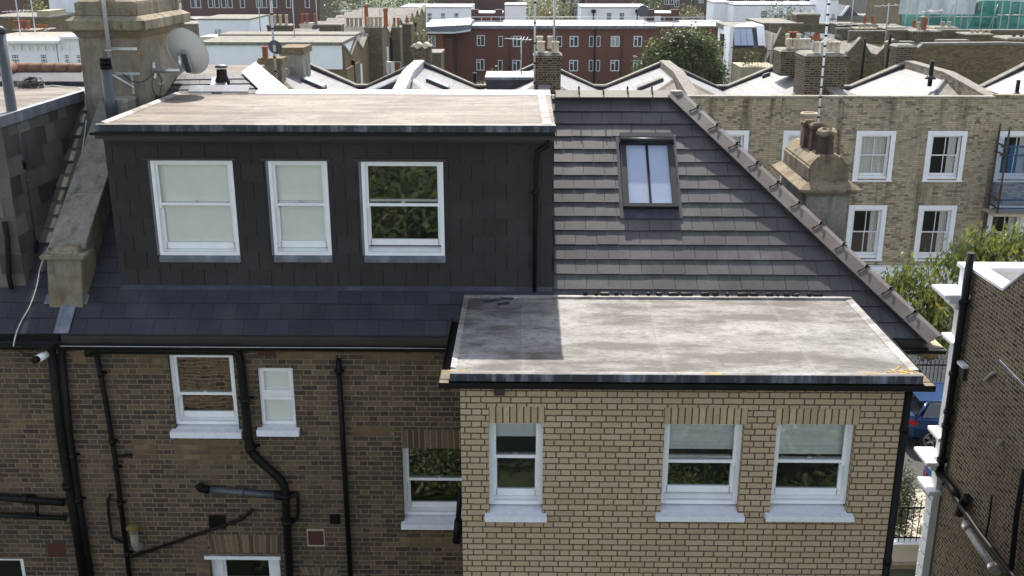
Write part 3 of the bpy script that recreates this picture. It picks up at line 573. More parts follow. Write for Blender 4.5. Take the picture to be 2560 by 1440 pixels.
# eaves: fascia, gutter
m = MB(); m.box(-6.19, 5.2, WY - .03, WY - .003, 8.98, 9.13); m.box(-6.19, 5.25, 12.755, 12.79, 9.14, 9.222); m.build('fascia', M['brown_fascia'], H)
def half_gutter(x0, x1, yc, zc, r_=.055, mat='black_paint', parent=None):
    m = MB(); n = 8; P1 = [(yc + r_ * math.cos(math.pi + math.pi * k / n), zc + r_ * math.sin(math.pi + math.pi * k / n)) for k in range(n + 1)]
    for k in range(n): m.poly([(x0, *P1[k]), (x1, *P1[k]), (x1, *P1[k + 1]), (x0, *P1[k + 1])], smooth=True)
    for x in (x0, x1): m.poly([(x, *q) for q in P1])
    m.box(x0, x1, yc - r_ - .004, yc - r_ + .004, zc - .006, zc + .004)
    return m.build('gutter', M[mat], parent or H)
half_gutter(-6.19, -0.80, 12.60, 9.105, .06); half_gutter(4.46, 5.42, 12.60, 9.12, .06)
m = MB(); m.tube([(-6.1, 12.53, 9.125), (-4, 12.535, 9.12), (-2, 12.53, 9.125), (-0.9, 12.535, 9.118)], .004, 5); tag(m.build('cable', M['white_cable']), 'thin white cable lying along the gutter of the brown brick house', 'cable')
m = MB(); m.prism([(5.22, 9.09), (5.45, 9.09), (5.45, 9.10), (5.22, 9.12)], 'y', 12.62, 14.4); m.build('eave_board', M['tan_wall'], H)

# ---- ridge and hip cappings with their clips
def capping(p0, p1, seg, wd=0.15, rise=0.075, name='ridge_tiles', side=None, mat='ridge_tile', th=.014):
    m = MB(); d = (p1 - p0); L = d.length; d.normalize(); s_ = side or d.cross(Vector((0, 0, 1))).normalized(); up = s_.cross(d).normalized()
    if up.z < 0: up = -up
    n = max(1, round(L / seg)); J = []
    for k in range(n):
        a = p0 + d * (L * k / n + .003); b = p0 + d * (L * (k + 1) / n - .003); rr = random.random()
        for sg in (-1, 1):
            o = s_ * wd * sg - up * rise
            q = [a, a + o, b + o, b]; t = up * th
            m.hexa([q[0], q[1], q[2], q[3]] + [x + t for x in q], rr)
        J.append(p0 + d * (L * k / n))
    return m.build(name, M[mat], H), J, d, s_, up
ap = Vector((2.25, 15.95, zr + .075)); rl = Vector((0.40, 15.95, zr + .075))
o1, J1, d1, s1, u1 = capping(rl, ap, .37, wd=.15, rise=.085)
hb = Vector((5.34, 12.68, 9.17 + .09)); o2, J2, d2, s2, u2 = capping(hb, ap + Vector((.02, -.02, 0)), .44, wd=.20, rise=.06, name='hip_tiles', mat='hip_tile')
m = MB(); m.lathe([(0.0, -.03), (.14, -.03), (.10, .03), (0.0, .045)], ap + Vector((0, 0, -.02)), 8, smooth=False); m.build('hip_end_cap', M['ridge_tile'], H)
for (J, d, s_, u_) in ((J1, d1, s1, u1), (J2[1:], d2, s2, u2)):
    for p in J:
        m = MB(); wv = .155
        for sg in (-1, 1): m.tube([p + u_ * .03, p + s_ * sg * wv * .5 + u_ * (.03 - .02), p + s_ * sg * wv + u_ * (.03 - .05)], .010, 5)
        m.tube([p + u_ * .02, p + u_ * .07], .014, 6); m.tube([p + u_ * .065 - s_ * .04, p + u_ * .065 + s_ * .04], .010, 5); m.build('ridge_clip', M['pipe'], H)

# ---- roof light
tl, tr, bl, br = PR(1546, 338, .08), PR(1680, 338, .08), PR(1560, 512, .08), PR(1697, 512, .08)
u0, u1_, va, vb = (tl.x + bl.x) / 2, (tr.x + br.x) / 2, sv(bl) , sv(tl)
f = MB(); t = .085
sbox(f, u0, u0 + t, va, vb, .02, .10); sbox(f, u1_ - t, u1_, va, vb, .02, .10); sbox(f, u0 + t, u1_ - t, va, va + .06, .02, .095); sbox(f, u0 - .01, u1_ + .01, vb - .14, vb, .02, .13); sbox(f, u0 + .0, u1_ - .0, vb - .05, vb + .03, .0, .15)
f.tube([SP(u0 + .01, vb - .10, .135), SP(u1_ - .01, vb - .10, .135)], .035, 10)
rlw = f.build('roof_light', M['roof_light_frame'], H, bevel=0)
f = MB(); sbox(f, u0 + t + .002, u1_ - t - .002, va + .062, vb - .142, .03, .06); f.build('glass_pane', M['sky_glass'], rlw)
f = MB(); um = (u0 + u1_) / 2; sbox(f, um - .016, um + .016, va + .06, vb - .14, .061, .078); f.build('glazing_bar', M['pipe'], rlw)
f = MB(); sbox(f, u0 - .05, u1_ + .05, va - .16, va, .022, .030); sbox(f, u0 - .05, u0, va, vb + .05, .020, .028); sbox(f, u1_, u1_ + .05, va, vb + .05, .020, .028); f.build('flashing', M['dark_lead'], rlw)

# ---- the dormer
DX0, DX1, DYf, DZ = -5.523, 0.337, 13.32, 11.94
D1 = rect(389, 400, 591, 637, DYf); D2 = rect(679, 401, 824, 637, DYf); D3 = rect(908, 403, 1110, 638, DYf)
m = MB(); wall_y(m, DX0, DX1, 9.62, 11.86, DYf, [D1, D2, D3], rev=.12)
m.poly([(DX1, DYf, 9.62), (DX1, 15.9, 11.86), (DX1, DYf, 11.86)]); m.poly([(DX0, DYf, 9.62), (DX0, DYf, 11.86), (DX0, 15.9, 11.86)])
dw = m.build('dormer_wall', M['black_paint'], H)
cg = (PY(1000, 410, DYf).z - PY(1000, 719, DYf).z) / 7.0; zt0 = PY(1000, 719, DYf).z
m = MB()
for r_ in range(-1, 9):
    z0 = zt0 + r_ * cg; z1 = z0 + cg + .012
    if z1 > 11.84: z1 = 11.84
    if z0 < 9.70: z0 = 9.70
    x = DX0 - (r_ % 2) * .15 - .06
    while x < DX1:
        a, b = max(x + .004, DX0), min(x + .2990, DX1 - .0)
        cuts = sorted({a, b} | {v for D in (D1, D2, D3) for v in (D[0] - .004, D[1] + .004) if a < v < b})
        for (p, q) in zip(cuts, cuts[1:]):
            zt_, zb_ = z1, z0; mid = (p + q) / 2
            for D in (D1, D2, D3):
                if D[0] - .004 < mid < D[1] + .004 and zb_ < D[3] and zt_ > D[2]:
                    if zb_ < D[2]: zt_ = D[2] - .002
                    elif zt_ > D[3]: zb_ = D[3] + .002
                    else: zt_ = zb_
            if q - p > .012 and zt_ - zb_ > .01:
                h = .014 + random.uniform(0, .002)
                m.hexa([(p, DYf - h, zb_), (q, DYf - h, zb_), (q, DYf - h + .010, zb_), (p, DYf - h + .010, zb_), (p, DYf - .006, zt_), (q, DYf - .006, zt_), (q, DYf - .001, zt_), (p, DYf - .001, zt_)], random.random())
        x += .303
m.build('slate_cladding', M['hung_slate'], dw)
rf = MB(); rf.box(DX0 + .07, DX1 + .0, 13.03, 16.10, 11.865, DZ); drf = rf.build('dormer_roof', M['flat_roof_warm'], H)
rf = MB(); rf.prism([(12.99, DZ - .004), (13.10, DZ + .002), (13.10, DZ + .006), (13.02, DZ + .016), (12.99, DZ + .010)], 'x', DX0 + .05, DX1 + .01)
rf.prism([(DX0 + .03, DZ - .01), (DX0 + .16, DZ + .002), (DX0 + .16, DZ + .006), (DX0 + .08, DZ + .03), (DX0 + .03, DZ + .01)], 'y', 13.10, 16.06)
rf.hexa([(DX1 - .16, 13.10, DZ + .001), (DX1 - .04, 13.10, DZ + .001), (DX1 - .08, 16.05, DZ + .001), (DX1 - .20, 16.05, DZ + .001), (DX1 - .16, 13.10, DZ + .014), (DX1 - .04, 13.10, DZ + .014), (DX1 - .08, 16.05, DZ + .014), (DX1 - .20, 16.05, DZ + .014)])
rf.build('edge_strip', M['roof_edge'], drf)
rf = MB(); x = PZ(640, 235, DZ).x
while x < DX1:
    x2 = min(x + .93, DX1); rf.prism([(16.04, DZ - .02), (16.30, DZ - .02), (16.30, DZ + .03), (16.20, DZ + .055), (16.10, DZ + .04), (16.04, DZ + .006)], 'x', x, x2 - .004); x = x2
rf.build('back_capping', M['lead_glare'], drf)
rf = MB(); x = DX0 + .05
while x < DX1: x2 = min(x + 1.45, DX1 + .01); rf.prism([(12.985, DZ - .075), (12.998, DZ - .08), (12.998, DZ + .008), (12.985, DZ + .004)], 'x', x, x2 - .004); x = x2
rf.build('lead_edge', M['lead'], drf, bevel=.002)
gutter(DX0 - .02, DX1 + .0, 12.94, 13.02, DZ - .085, d=.035)
m = MB(); m.box(DX0 + .01, DX1 - .005, 13.03, 13.05, 11.76, 11.862); m.box(DX0 + .01, DX1 - .005, 13.05, 13.31, 11.76, 11.775); m.box(DX0, DX1, DYf - .025, DYf - .012, 11.68, 11.757); m.build('fascia', M['brown_fascia'], H)
# flashing where the dormer meets the slates
m = MB(); x = DX0
while x < DX1: x2 = min(x + .75, DX1); m.hexa([(x, DYf - .055, 9.665), (x2 - .003, DYf - .055, 9.665), (x2 - .003, DYf - .012, 9.665), (x, DYf - .012, 9.665), (x, DYf - .055, 9.675), (x2 - .003, DYf - .055, 9.675), (x2 - .003, DYf - .014, 9.72), (x, DYf - .014, 9.72)]); x = x2
m.build('apron_flashing', M['dark_lead'], H)
zmr = PY(500, 511, DYf + .05).z
b1 = both(roller(1.0, 'blind'), )
for D, bl_, op, gl in ((D1, roller(1.0, 'blind'), 0, 'glass_clear'), (D2, roller(1.0, 'blind'), .02, 'glass_clear'), (D3, None, .05, 'glass')):
    sash(H, D[0], D[1], D[2], D[3], DYf - .02, zmr + .01, blind=bl_, op=op, gl=gl)
    m = MB(); m.box(D[0] - .09, D[1] + .05, DYf - .05, DYf - .012, D[3] + .002, D[3] + .035); m.build('head_flashing', M['brown_fascia'], H)
    m = MB(); m.hexa([(D[0] - .01, DYf - .04, D[2] - .095), (D[1] + .01, DYf - .04, D[2] - .095), (D[1] + .01, DYf - .012, D[2] - .095), (D[0] - .01, DYf - .012, D[2] - .095), (D[0] - .01, DYf - .045, D[2] - .03), (D[1] + .01, DYf - .045, D[2] - .03), (D[1] + .01, DYf - .012, D[2] - .002), (D[0] - .01, DYf - .012, D[2] - .002)])
    m.box(D[0] - .035, D[0] - .001, DYf - .022, DYf - .011, D[2], D[3]); m.build('window_flashing', M['lead_plain'], H, bevel=.004)
pipe(H, [(1372, 348), (1372, 362), (1341, 378), (1336, 728)], .03, DYf, mat='pipe_iron', off=.07, collars=[(1338, 482)])

# ---- pipes on the brown brick wall
pipe(H, [(222, 888), (222, 874), (598, 876), (607, 960), (625, 1130), (712, 1208), (724, 1440)], .058, WY, 'pipe_iron', collars=[(612, 1000), (627, 1120), (714, 1240), (718, 1305)])
pipe(H, [(240, 880), (262, 990), (288, 1150), (324, 1440)], .034, WY, 'pipe_iron', collars=[(252, 935), (280, 1105), (290, 1170), (300, 1260), (318, 1385)])
pipe(H, [(846, 898), (860, 1150), (876, 1440)], .036, WY, 'pipe', collars=[(847, 930)])
o = pipe(H, [(520, 1224), (700, 1240)], .05, WY, 'grey_pipe', collars=[(605, 1231)], name='waste_pipe')
pipe(H, [(497, 1212), (503, 1222), (524, 1225)], .056, WY, 'pipe', name='pipe_elbow'); pipe(H, [(688, 1238), (712, 1242)], .06, WY, 'pipe', name='pipe_collar')
pipe(H, [(742, 1230), (745, 1250), (744, 1300), (722, 1308)], .022, WY, 'pipe', name='waste_pipe')
pipe(H, [(330, 1392), (600, 1300), (632, 1274)], .024, WY, 'pipe_iron', name='waste_pipe', collars=[(604, 1297)])
pipe(H, [(277, 1236), (269, 1250), (272, 1290), (280, 1345), (312, 1358)], .02, WY, 'pipe_iron', name='waste_pipe')
pipe(H, [(330, 1138), (290, 1140)], .018, WY, 'pipe_iron', name='pipe_stub')
# small things on that wall: air bricks, louvre, boiler flue
def grille(parent, x0, y0, x1, y1, Y, mat, name, slats=True):
    a, b, c, d = rect(x0, y0, x1, y1, Y); m = MB(); m.box(a, b, Y - .004, Y + .01, c, d); n = 6
    for k in range(n + 1): z = c + (d - c) * k / n; m.box(a, b, Y - .014, Y - .004, z - .006, z + .006)
    if slats:
        for k in range(n + 1): x = a + (b - a) * k / n; m.box(x - .006, x + .006, Y - .0125, Y - .004, c, d)
    return m.build(name, M[mat], parent)
for q in ((645, 866, 687, 888), (772, 1328, 808, 1360), (1103, 866, 1120, 896)): grille(H, *q, WY, 'terracotta', 'air_brick')
grille(H, 825, 1286, 851, 1308, WY, 'black_paint', 'vent_louvre', False); grille(H, 524, 1288, 564, 1320, WY, 'black_paint', 'vent_grille')
a, b, c, d = rect(768, 1322, 812, 1366, WY); m = MB(); m.box(a, b, WY - .002, WY + .01, c, d); m.build('mortar_patch', M['tan_wall'], H)
c = PY(352, 1362, WY - .02); t = PY(333, 1320, WY - .16); m = MB(); m.tube([c, c + Vector((-.02, -.08, .0)), Vector((t.x, t.y, c.z + .08)), Vector((t.x, t.y, t.z - .02))], .055, 12); m.lathe([(.065, -.05), (.065, 0), (.07, .01)], (t.x, t.y, t.z - .02), 14)
fl = m.build('boiler_flue', M['stone'], H); m = MB(); m.lathe([(.10, 0), (.10, .015), (.06, .05), (.0, .065)], (t.x, t.y, t.z), 16); m.build('flue_cap', M['lichen_cap'], fl)
m = MB(); m.lathe([(.10, 0), (.09, .02), (.0, .03)], (0, 0, 0), 18)
# black waste pipe in the corner beside the extension
pipe(H, [(1152, 1222), (1146, 1290), (1143, 1352)], .035, EY + .9, 'pipe', off=0, name='waste_pipe', collars=[])
pipe(H, [(1147, 1300), (1142, 1355)], .055, EY + .9, 'pipe', off=0, name='pipe_elbow')

for (xa, ya, xb, yb) in ((436, 1106, 600, 1160), (330, 1100, 392, 1148), (180, 868, 214, 905), (350, 880, 418, 905), (690, 868, 840, 902), (905, 868, 1085, 896), (486, 1340, 522, 1440), (880, 1060, 985, 1090), (1000, 1340, 1150, 1372)):
    a, b, c, d = rect(xa, ya, xb, yb, WY); c = round(c / .075) * .075; d = round(d / .075) * .075
    if d > 9.0: d = 8.975
    m = MB(); m.box(a, b, WY - .0025, WY + .01, c, max(d, c + .075)); m.build('repair_patch', M['patch_brick'], H)
# ============================================================ NEIGHBOUR ON THE LEFT
NB = thing('terraced_house', (-9, 14, 0), 'neighbouring brick house at the left edge with grey slate-hung dormer and flat roof', 'house')
PXR = -6.84
W5 = (-9.0, PY(58, 1400, WY).x, 5.0, PY(30, 1397, WY).z)
mb = MB(); m9 = MB(); m9.box(-14, -6.21, 12.755, 12.79, 9.10, 9.222); m9.build('eave_closer', M['black_paint'], NB); wall_y(mb, -14, -6.20, 0, 9.10, WY, [W5], rev=.11); mb.build('brick_wall', M['old_brick'], NB)
sash(NB, W5[0], W5[1], 5.0, W5[3], WY + .03, 5.2, lock=False)
m = tile_field(-14.0, -6.21, 0, 6, 0.30, t=.006, lift=.006, jit=.003); m.build('roof_slates', M['skirt_slate'], NB)
m = tile_field(PXR, -6.34, 6, nrow, 0.30, t=.008, lift=.006, jit=.003); m.build('roof_slates', M['nb_slate'], NB)
m = MB(); m.poly([SP(-14, v_eave, -.02), SP(-6.19, v_eave, -.02), Vector((-6.19, 15.95, zr - .03)), Vector((-14, 15.95, zr - .03))]); m.poly([Vector((-14, 15.95, zr - .03)), Vector((-6.19, 15.95, zr - .03)), Vector((-6.19, 19.2, 9.16)), Vector((-14, 19.2, 9.16))]); m.poly([Vector((-14, 19.2, 9.16)), Vector((-6.19, 19.2, 9.16)), Vector((-6.19, 12.7, 9.1)), Vector((-14, 12.7, 9.1))]); m.build('roof_deck', M['skirt_slate'], NB)
half_gutter(-14, -6.21, 12.60, 9.105, .06, parent=NB)
m = MB(); m.box(-14, -6.21, WY - .03, WY - .003, 8.98, 9.12); m.build('fascia', M['brown_fascia'], NB)
m = MB(); sbox(m, -6.26, -6.21, v_eave, v_eave + .62, .014, .034); sbox(m, -6.21, -6.06, v_eave, v_eave + .62, .026, .030); m.build('lead_valley', M['lead_plain'], NB)
NZ = 12.0; NF = 13.3; NBk = 16.45
mb = MB(); mb.box(-14, PXR, NF, NBk, 9.4, NZ - .1); mb.build('dormer_wall', M['nb_slate'], NB)
m = MB(); cz = .262
z = 9.35; r_ = 0
while z < NZ - .1:
    y = NF - (r_ % 2) * .15
    while y < NBk:
        a, b = max(y + .001, NF), min(y + .299, NBk)
        if b > a: m.hexa([(PXR, a, z), (PXR + .016, a, z), (PXR + .016, b, z), (PXR, b, z), (PXR, a, min(z + cz + .02, NZ - .1)), (PXR + .006, a, min(z + cz + .02, NZ - .1)), (PXR + .006, b, min(z + cz + .02, NZ - .1)), (PXR, b, min(z + cz + .02, NZ - .1))], random.random())
        y += .30
    x = PXR + .014 - (r_ % 2) * .15
    while x > -8.2:
        a, b = max(x - .299, -8.2), min(x, PXR + .014)
        if b > a: m.hexa([(a, NF - .016, z), (b, NF - .016, z), (b, NF - .001, z), (a, NF - .001, z), (a, NF - .007, min(z + cz, NZ - .1)), (b, NF - .007, min(z + cz, NZ - .1)), (b, NF - .001, min(z + cz, NZ - .1)), (a, NF - .001, min(z + cz, NZ - .1))], random.random())
        x -= .30
    z += cz; r_ += 1
m.build('slate_cladding', M['nb_slate'], NB)
m = MB(); m.box(-14, PXR + .03, NF - .1, NBk, NZ - .12, NZ); nr = m.build('dormer_roof', M['flat_roof_warm'], NB)
m = MB(); m.prism([(PXR + .032, NZ - .13), (PXR + .05, NZ - .13), (PXR + .05, NZ + .012), (PXR - .02, NZ + .018), (PXR - .02, NZ + .002), (PXR + .032, NZ + .002)], 'y', NF - .12, NBk); m.build('lead_edge', M['lead_plain'], nr)
# slates and terracotta ridge behind the flat roof
yA = PZ(110, 205, NZ).y; zB = PY(110, 166, yA + .55).z
m = MB(); m.hexa([(-14, yA, NZ - .3), (-6.55, yA, NZ - .3), (-6.55, yA + 1.2, NZ - .3), (-14, yA + 1.2, NZ - .3), (-14, yA, NZ + .01), (-6.55, yA, NZ + .01), (-6.55, yA + .55, zB - .04), (-14, yA + .55, zB - .04)]); m.build('rear_slates', M['dark_lead'], NB)
a = PY(40, 160, yA + .55); b = PY(210, 162, yA + .55); m = MB()
n = 5
for k in range(n): p = a + (b - a) * k / n; q = a + (b - a) * (k + 1) / n - Vector((.006, 0, 0)); m.tube([p - Vector((0, 0, .09)), q - Vector((0, 0, .09))], .115, 14, rnd=random.random())
c = PY(-30, 205, yA + .2); m.tube([a - Vector((0, 0, .06)), c - Vector((0, 0, .07))], .13, 14, rnd=.6); m.build('ridge_tiles', M['terracotta_lichen'], NB)
# soil pipes
def vpipe(name, x, y0, y1, px0, r_, Y, mat, parent, label=None, extra=None):
    a = PY(px0, y0, Y); b = PY(px0, y1, Y); m = MB(); X = PY(px0, (y0 + y1) / 2, Y).x
    return X, a.z, b.z
sY = 13.75; sX = PY(45, 380, sY).x; sT = PY(8, 85, sY).z; sB = PY(88, 690, sY).z
m = MB(); m.tube([(sX, sY, sB), (sX, sY, sT)], .068, 16)
for yy in (308, 452): zz = PY(45, yy, sY).z; m.tube([(sX, sY, zz - .012), (sX, sY, zz + .012)], .076, 16)
o = m.build('soil_pipe', M['grey_pipe'], NB)
m = MB(); zz = PY(45, 405, sY).z; m.tube([(sX, sY, zz - .09), (sX, sY, zz + .03)], .082, 16); m.build('pipe_collar', M['pipe'], o); m = MB(); zz = PY(85, 620, sY).z; m.tube([(sX, sY, sB - .1), (sX, sY, zz + .10)], .095, 16); m.box(sX - .12, sX + .1, sY - .1, sY + .1, sB - .15, sB + .02); m.build('pipe_boot', M['pipe'], o)
m = MB(); m.lathe([(.05, 0), (.068, .01), (.072, .06), (.03, .10)], (sX, sY, sT), 14); m.build('pipe_cowl', M['dark_lead'], o)
m = MB(); P = [PY(0, 560, 13.1), PY(8, 600, 13.1), PY(12, 700, 13.1), PY(10, 735, 13.0)]; m.tube([Vector((p.x, 13.22, p.z)) for p in P], .035, 10); m.build('drainpipe', M['pipe_iron'], NB)
# pipes on the neighbour's brick wall
pipe(NB, [(128, 866), (152, 1090), (182, 1270), (208, 1440)], .06, WY, 'pipe_iron', off=.1, collars=[(170, 1215)])
pipe(NB, [(152, 862), (174, 1090), (200, 1270), (228, 1440)], .045, WY, 'pipe_iron', off=.07, collars=[(180, 1140), (196, 1250)])
pipe(NB, [(-40, 1240), (160, 1257)], .05, WY, 'pipe_iron', name='waste_pipe', off=.10, collars=[(66, 1247)])
pipe(NB, [(-40, 1285), (165, 1296)], .034, WY, 'pipe_iron', name='waste_pipe', off=.10); pipe(NB, [(92, 1262), (92, 1290)], .026, WY, 'pipe_iron', name='pipe_stub', off=.13)
grille(NB, 120, 1359, 162, 1391, WY, 'terracotta', 'air_brick')

# ============================================================ PARTY WALL, BIG STACK
PW = thing('party_wall', (-6.15, 14, 9), 'sloping rendered party wall parapet with block at its foot, rising between the slate roofs to the big chimney', 'parapet wall')
x0, x1 = -6.36, -5.93; yk, yt = 13.05, 15.49; zk, ztp = 10.27, 11.98
def pz(y): return zk + (y - 13.15) * (ztp - zk) / (yt - 13.15)
m = MB(); m.prism([(13.10, 9.3), (yt, 10.8), (yt, ztp - .07), (13.10, pz(13.10) - .07)], 'x', x0 + .03, x1 - .03); m.build('wall', M['stack_render'], PW)
m = MB(); ys = [13.22, 13.95, 14.55, 15.05, yt]
for a, b in zip(ys, ys[1:]): m.prism([(a, pz(a) - .075), (b - .006, pz(b) - .075), (b - .006, pz(b)), (a, pz(a))], 'x', x0 - .03, x1 + .03)
m.build('coping', M['coping'], PW, bevel=.006)
m = MB(); m.frustum(-6.44, -5.98, yk, 13.6, 9.35, -6.36, -5.90, yk - .02, 13.5, 10.17); m.build('end_block', M['stack_render'], PW, bevel=.008)
m = MB(); m.box(-6.43, -5.84, 12.97, 13.30, 10.17, 10.225); m.frustum(-6.33, -5.94, 13.02, 13.30, 10.225, -6.28, -5.97, 13.1, 13.3, 10.30); m.build('end_slab', M['stone_top'], PW, bevel=.01)
m = MB(); sbox(m, -6.50, -5.92, v_eave + .45, v_eave + .60, .018, .026); m.build('lead_flashing', M['lead_plain'], PW)
m = MB(); a = PY(300, 245, 15.2); m.frustum(a.x - .12, a.x + .12, 15.05, 15.48, 11.6, a.x - .13, a.x + .13, 15.0, 15.48, 11.93); m.box(a.x - .14, a.x + .14, 14.99, 15.48, 11.93, 11.99); m.build('top_block', M['stone'], PW, bevel=.01)

ST = thing('chimney_stack', (-6.2, 16.4, 11), 'massive rendered chimney stack with wide moulded cap rising between the two houses', 'chimney')
sx0, sx1, sy0, sy1 = -6.63, -5.72, 15.5, 17.4
def zs_(y): return PY(260, y, 15.45).z
m = MB(); m.box(sx0, sx1, sy0, sy1, 9.5, zs_(95)); m.frustum(sx0 + .001, sx1 - .001, sy0 + .001, sy1 - .001, zs_(96), sx0 - .07, sx1 + .07, sy0 - .07, sy1 + .07, zs_(76))
m.build('shaft', M['stack_render'], ST, bevel=.012)
m = MB(); m.box(sx0 - .12, sx1 + .14, sy0 - .14, sy1 + .14, zs_(76) + .002, zs_(51)); m.frustum(sx0 - .12, sx1 + .14, sy0 - .14, sy1 + .14, zs_(51), sx0 - .02, sx1 + .03, sy0 - .02, sy1 + .03, zs_(40)); m.build('cornice', M['stone_top'], ST, bevel=.015)
m = MB(); m.box(sx0, sx1 + .01, sy0, sy1 + .01, zs_(41), zs_(6)); m.frustum(sx0 + .02, sx1 - .01, sy0 + .02, sy1, zs_(6), sx0 + .12, sx1 - .1, sy0 + .12, sy1 - .1, zs_(6) + .05); m.build('cap_block', M['stone_top'], ST, bevel=.015)
for k in range(3):
    m = MB(); m.lathe([(.15, 0), (.13, .05), (.12, .5), (.15, .55), (.13, .6)], (-6.17, 15.9 + k * .55, zs_(6) + .04), 18); m.build('chimney_pot', M['pot_buff'], ST)
# tall mast on wall brackets
def cyl(a, b, r_, mat, name, parent=None, n=12): m = MB(); m.tube([a, b], r_, n); return m.build(name, M[mat], parent)
mY = 15.30; b = PY(282, 204, mY); MA = thing('aerial_mast', (b.x, mY, b.z), 'thick pale grey mast bracketed to the front of the big rendered chimney', 'mast')
cyl((b.x, mY, b.z), (b.x, mY, b.z + 2.4), .030, 'mast', 'pole', MA)
for yy, nm in ((124, 0), (187, 1)):
    z = PY(275, yy, mY).z; m = MB(); m.box(b.x - .03, b.x + .34, sy0 - .012, sy0 - .002, z - .025, z + .015); m.box(b.x - .035, b.x - .02, mY - .03, sy0, z - .02, z + .01); m.box(b.x + .02, b.x + .035, mY - .03, sy0, z - .02, z + .01); m.tube([(b.x - .05, mY - .04, z - .01), (b.x + .05, mY - .04, z - .01)], .008, 6)
    if nm: m.box(b.x + .20, b.x + .235, sy0 - .014, sy0 - .003, z - .30, z - .02); m.hexa([(b.x + .03, mY - .02, z - .03), (b.x + .05, mY - .02, z - .03), (b.x + .24, sy0 - .02, z - .22), (b.x + .22, sy0 - .02, z - .22), (b.x + .03, mY - .02, z), (b.x + .05, mY - .02, z), (b.x + .24, sy0 - .02, z - .19), (b.x + .22, sy0 - .02, z - .19)])
    m.build('wall_bracket', M['steel'], MA)
# ribbed vent pipe in front of the stack
vY = 14.92; v0 = PY(283, 300, vY); v1 = PY(263, 168, vY); X = (v0.x + v1.x) / 2
VP = thing('vent_pipe', (X, vY, v0.z), 'dark grey vent pipe with slotted cap standing in front of the big rendered chimney', 'vent pipe')
cyl((X, vY, v0.z - .3), (X, vY, v1.z), .076, 'grey_pipe', 'pipe', VP, 18)
m = MB(); m.tube([(X, vY, v1.z - .02), (X, vY, v1.z + .015)], .084, 18)
for k in range(14): an = k * 2 * math.pi / 14; m.tube([(X + .072 * math.cos(an), vY + .072 * math.sin(an), v1.z + .015), (X + .068 * math.cos(an), vY + .068 * math.sin(an), v1.z + .11)], .007, 5)
m.tube([(X, vY, v1.z + .10), (X, vY, v1.z + .125)], .076, 18); m.tube([(X, vY, v1.z), (X, vY, v1.z + .1)], .045, 14); m.build('slotted_cap', M['pipe'], VP)

# ============================================================ SATELLITE DISH ON THE STACK
S = PZ(447, 247, DZ)
def proj(p):
    d = Vector(p) - O3; rt = Vector((math.cos(YAW), math.sin(YAW), 0)); fw = Vector((-math.sin(YAW) * math.cos(PITCH), math.cos(YAW) * math.cos(PITCH), -math.sin(PITCH))); up = rt.cross(fw)
    return 1280 + F * d.dot(rt) / d.dot(fw), 720 - F * d.dot(up) / d.dot(fw)
t = 0.0
while proj(S - sd * t)[1] > 127 and t < 4: t += .01
dc = PY(470, 127, (S - sd * t).y)
DS = thing('satellite_dish', (sx1, dc.y, dc.z - .3), 'large pale satellite dish seen from behind on an arm from the big chimney', 'satellite dish')
# dish looks south and up: the convex back faces the camera
ax = Vector((.22, .90, .36)).normalized(); sxv = ax.cross(Vector((0, 0, 1))).normalized(); syv = sxv.cross(ax).normalized()
m = MB(); n = 28; rings = 6; RX, RY_ = .335, .375; base = []
for k in range(rings + 1):
    f_ = k / rings; row = []
    for j in range(n):
        an = 2 * math.pi * j / n; row.append(dc + sxv * (RX * f_ * math.cos(an)) + syv * (RY_ * f_ * math.sin(an)) - ax * (.085 * (1 - f_ * f_)))
    base.append(row)
for k in range(rings):
    for j in range(n): m.poly([base[k][j], base[k][(j + 1) % n], base[k + 1][(j + 1) % n], base[k + 1][j]] if k else [base[0][0], base[1][(j + 1) % n], base[1][j]], smooth=True)
for j in range(n): a, b = base[rings][j], base[rings][(j + 1) % n]; o_ = lambda p: p + (p - dc).normalized() * .012 - ax * .012; m.poly([a, b, o_(b), o_(a)], smooth=True)
m.build('dish', M['dish'], DS)
bp = dc - ax * .085; m = MB()
def ob(c, hx, hy, hz, name, mat, dx=sxv, dy=syv, dz=ax):
    q = MB(); P = [c + dx * (sx * hx) + dy * (sy * hy) + dz * (sz * hz) for sz in (-1, 1) for (sx, sy) in ((-1, -1), (1, -1), (1, 1), (-1, 1))]; q.hexa(P); return q.build(name, M[mat], DS)
ob(bp - ax * .03 - syv * .10, .05, .17, .015, 'back_plate', 'mast'); ob(bp - ax * .055 - syv * .14 , .035, .15, .02, 'mount_channel', 'grey_pipe'); ob(bp - ax * .07 - sxv * .06 - syv * .05, .03, .11, .03, 'clamp', 'steel')
pe = bp - ax * .09 - sxv * .06; pe2 = Vector((pe.x, pe.y, PY(420, 176, pe.y).z)); az_ = PY(420, 176, dc.y).z
m = MB(); m.tube([pe, pe2 + Vector((0, 0, .0))], .030, 10); m.tube([pe2, Vector((sx1 + .02, pe2.y, pe2.z))], .040, 10); m.box(sx1 + .002, sx1 + .018, pe2.y - .06, pe2.y + .06, pe2.z - .12, pe2.z + .12); m.build('arm', M['steel'], DS)
m = MB(); l0 = dc - syv * .33; m.tube([l0, dc + ax * .38 - syv * .12], .012, 8); m.tube([dc + ax * .36 - syv * .14, dc + ax * .44 - syv * .06], .03, 10); m.build('receiver_arm', M['pipe'], DS)
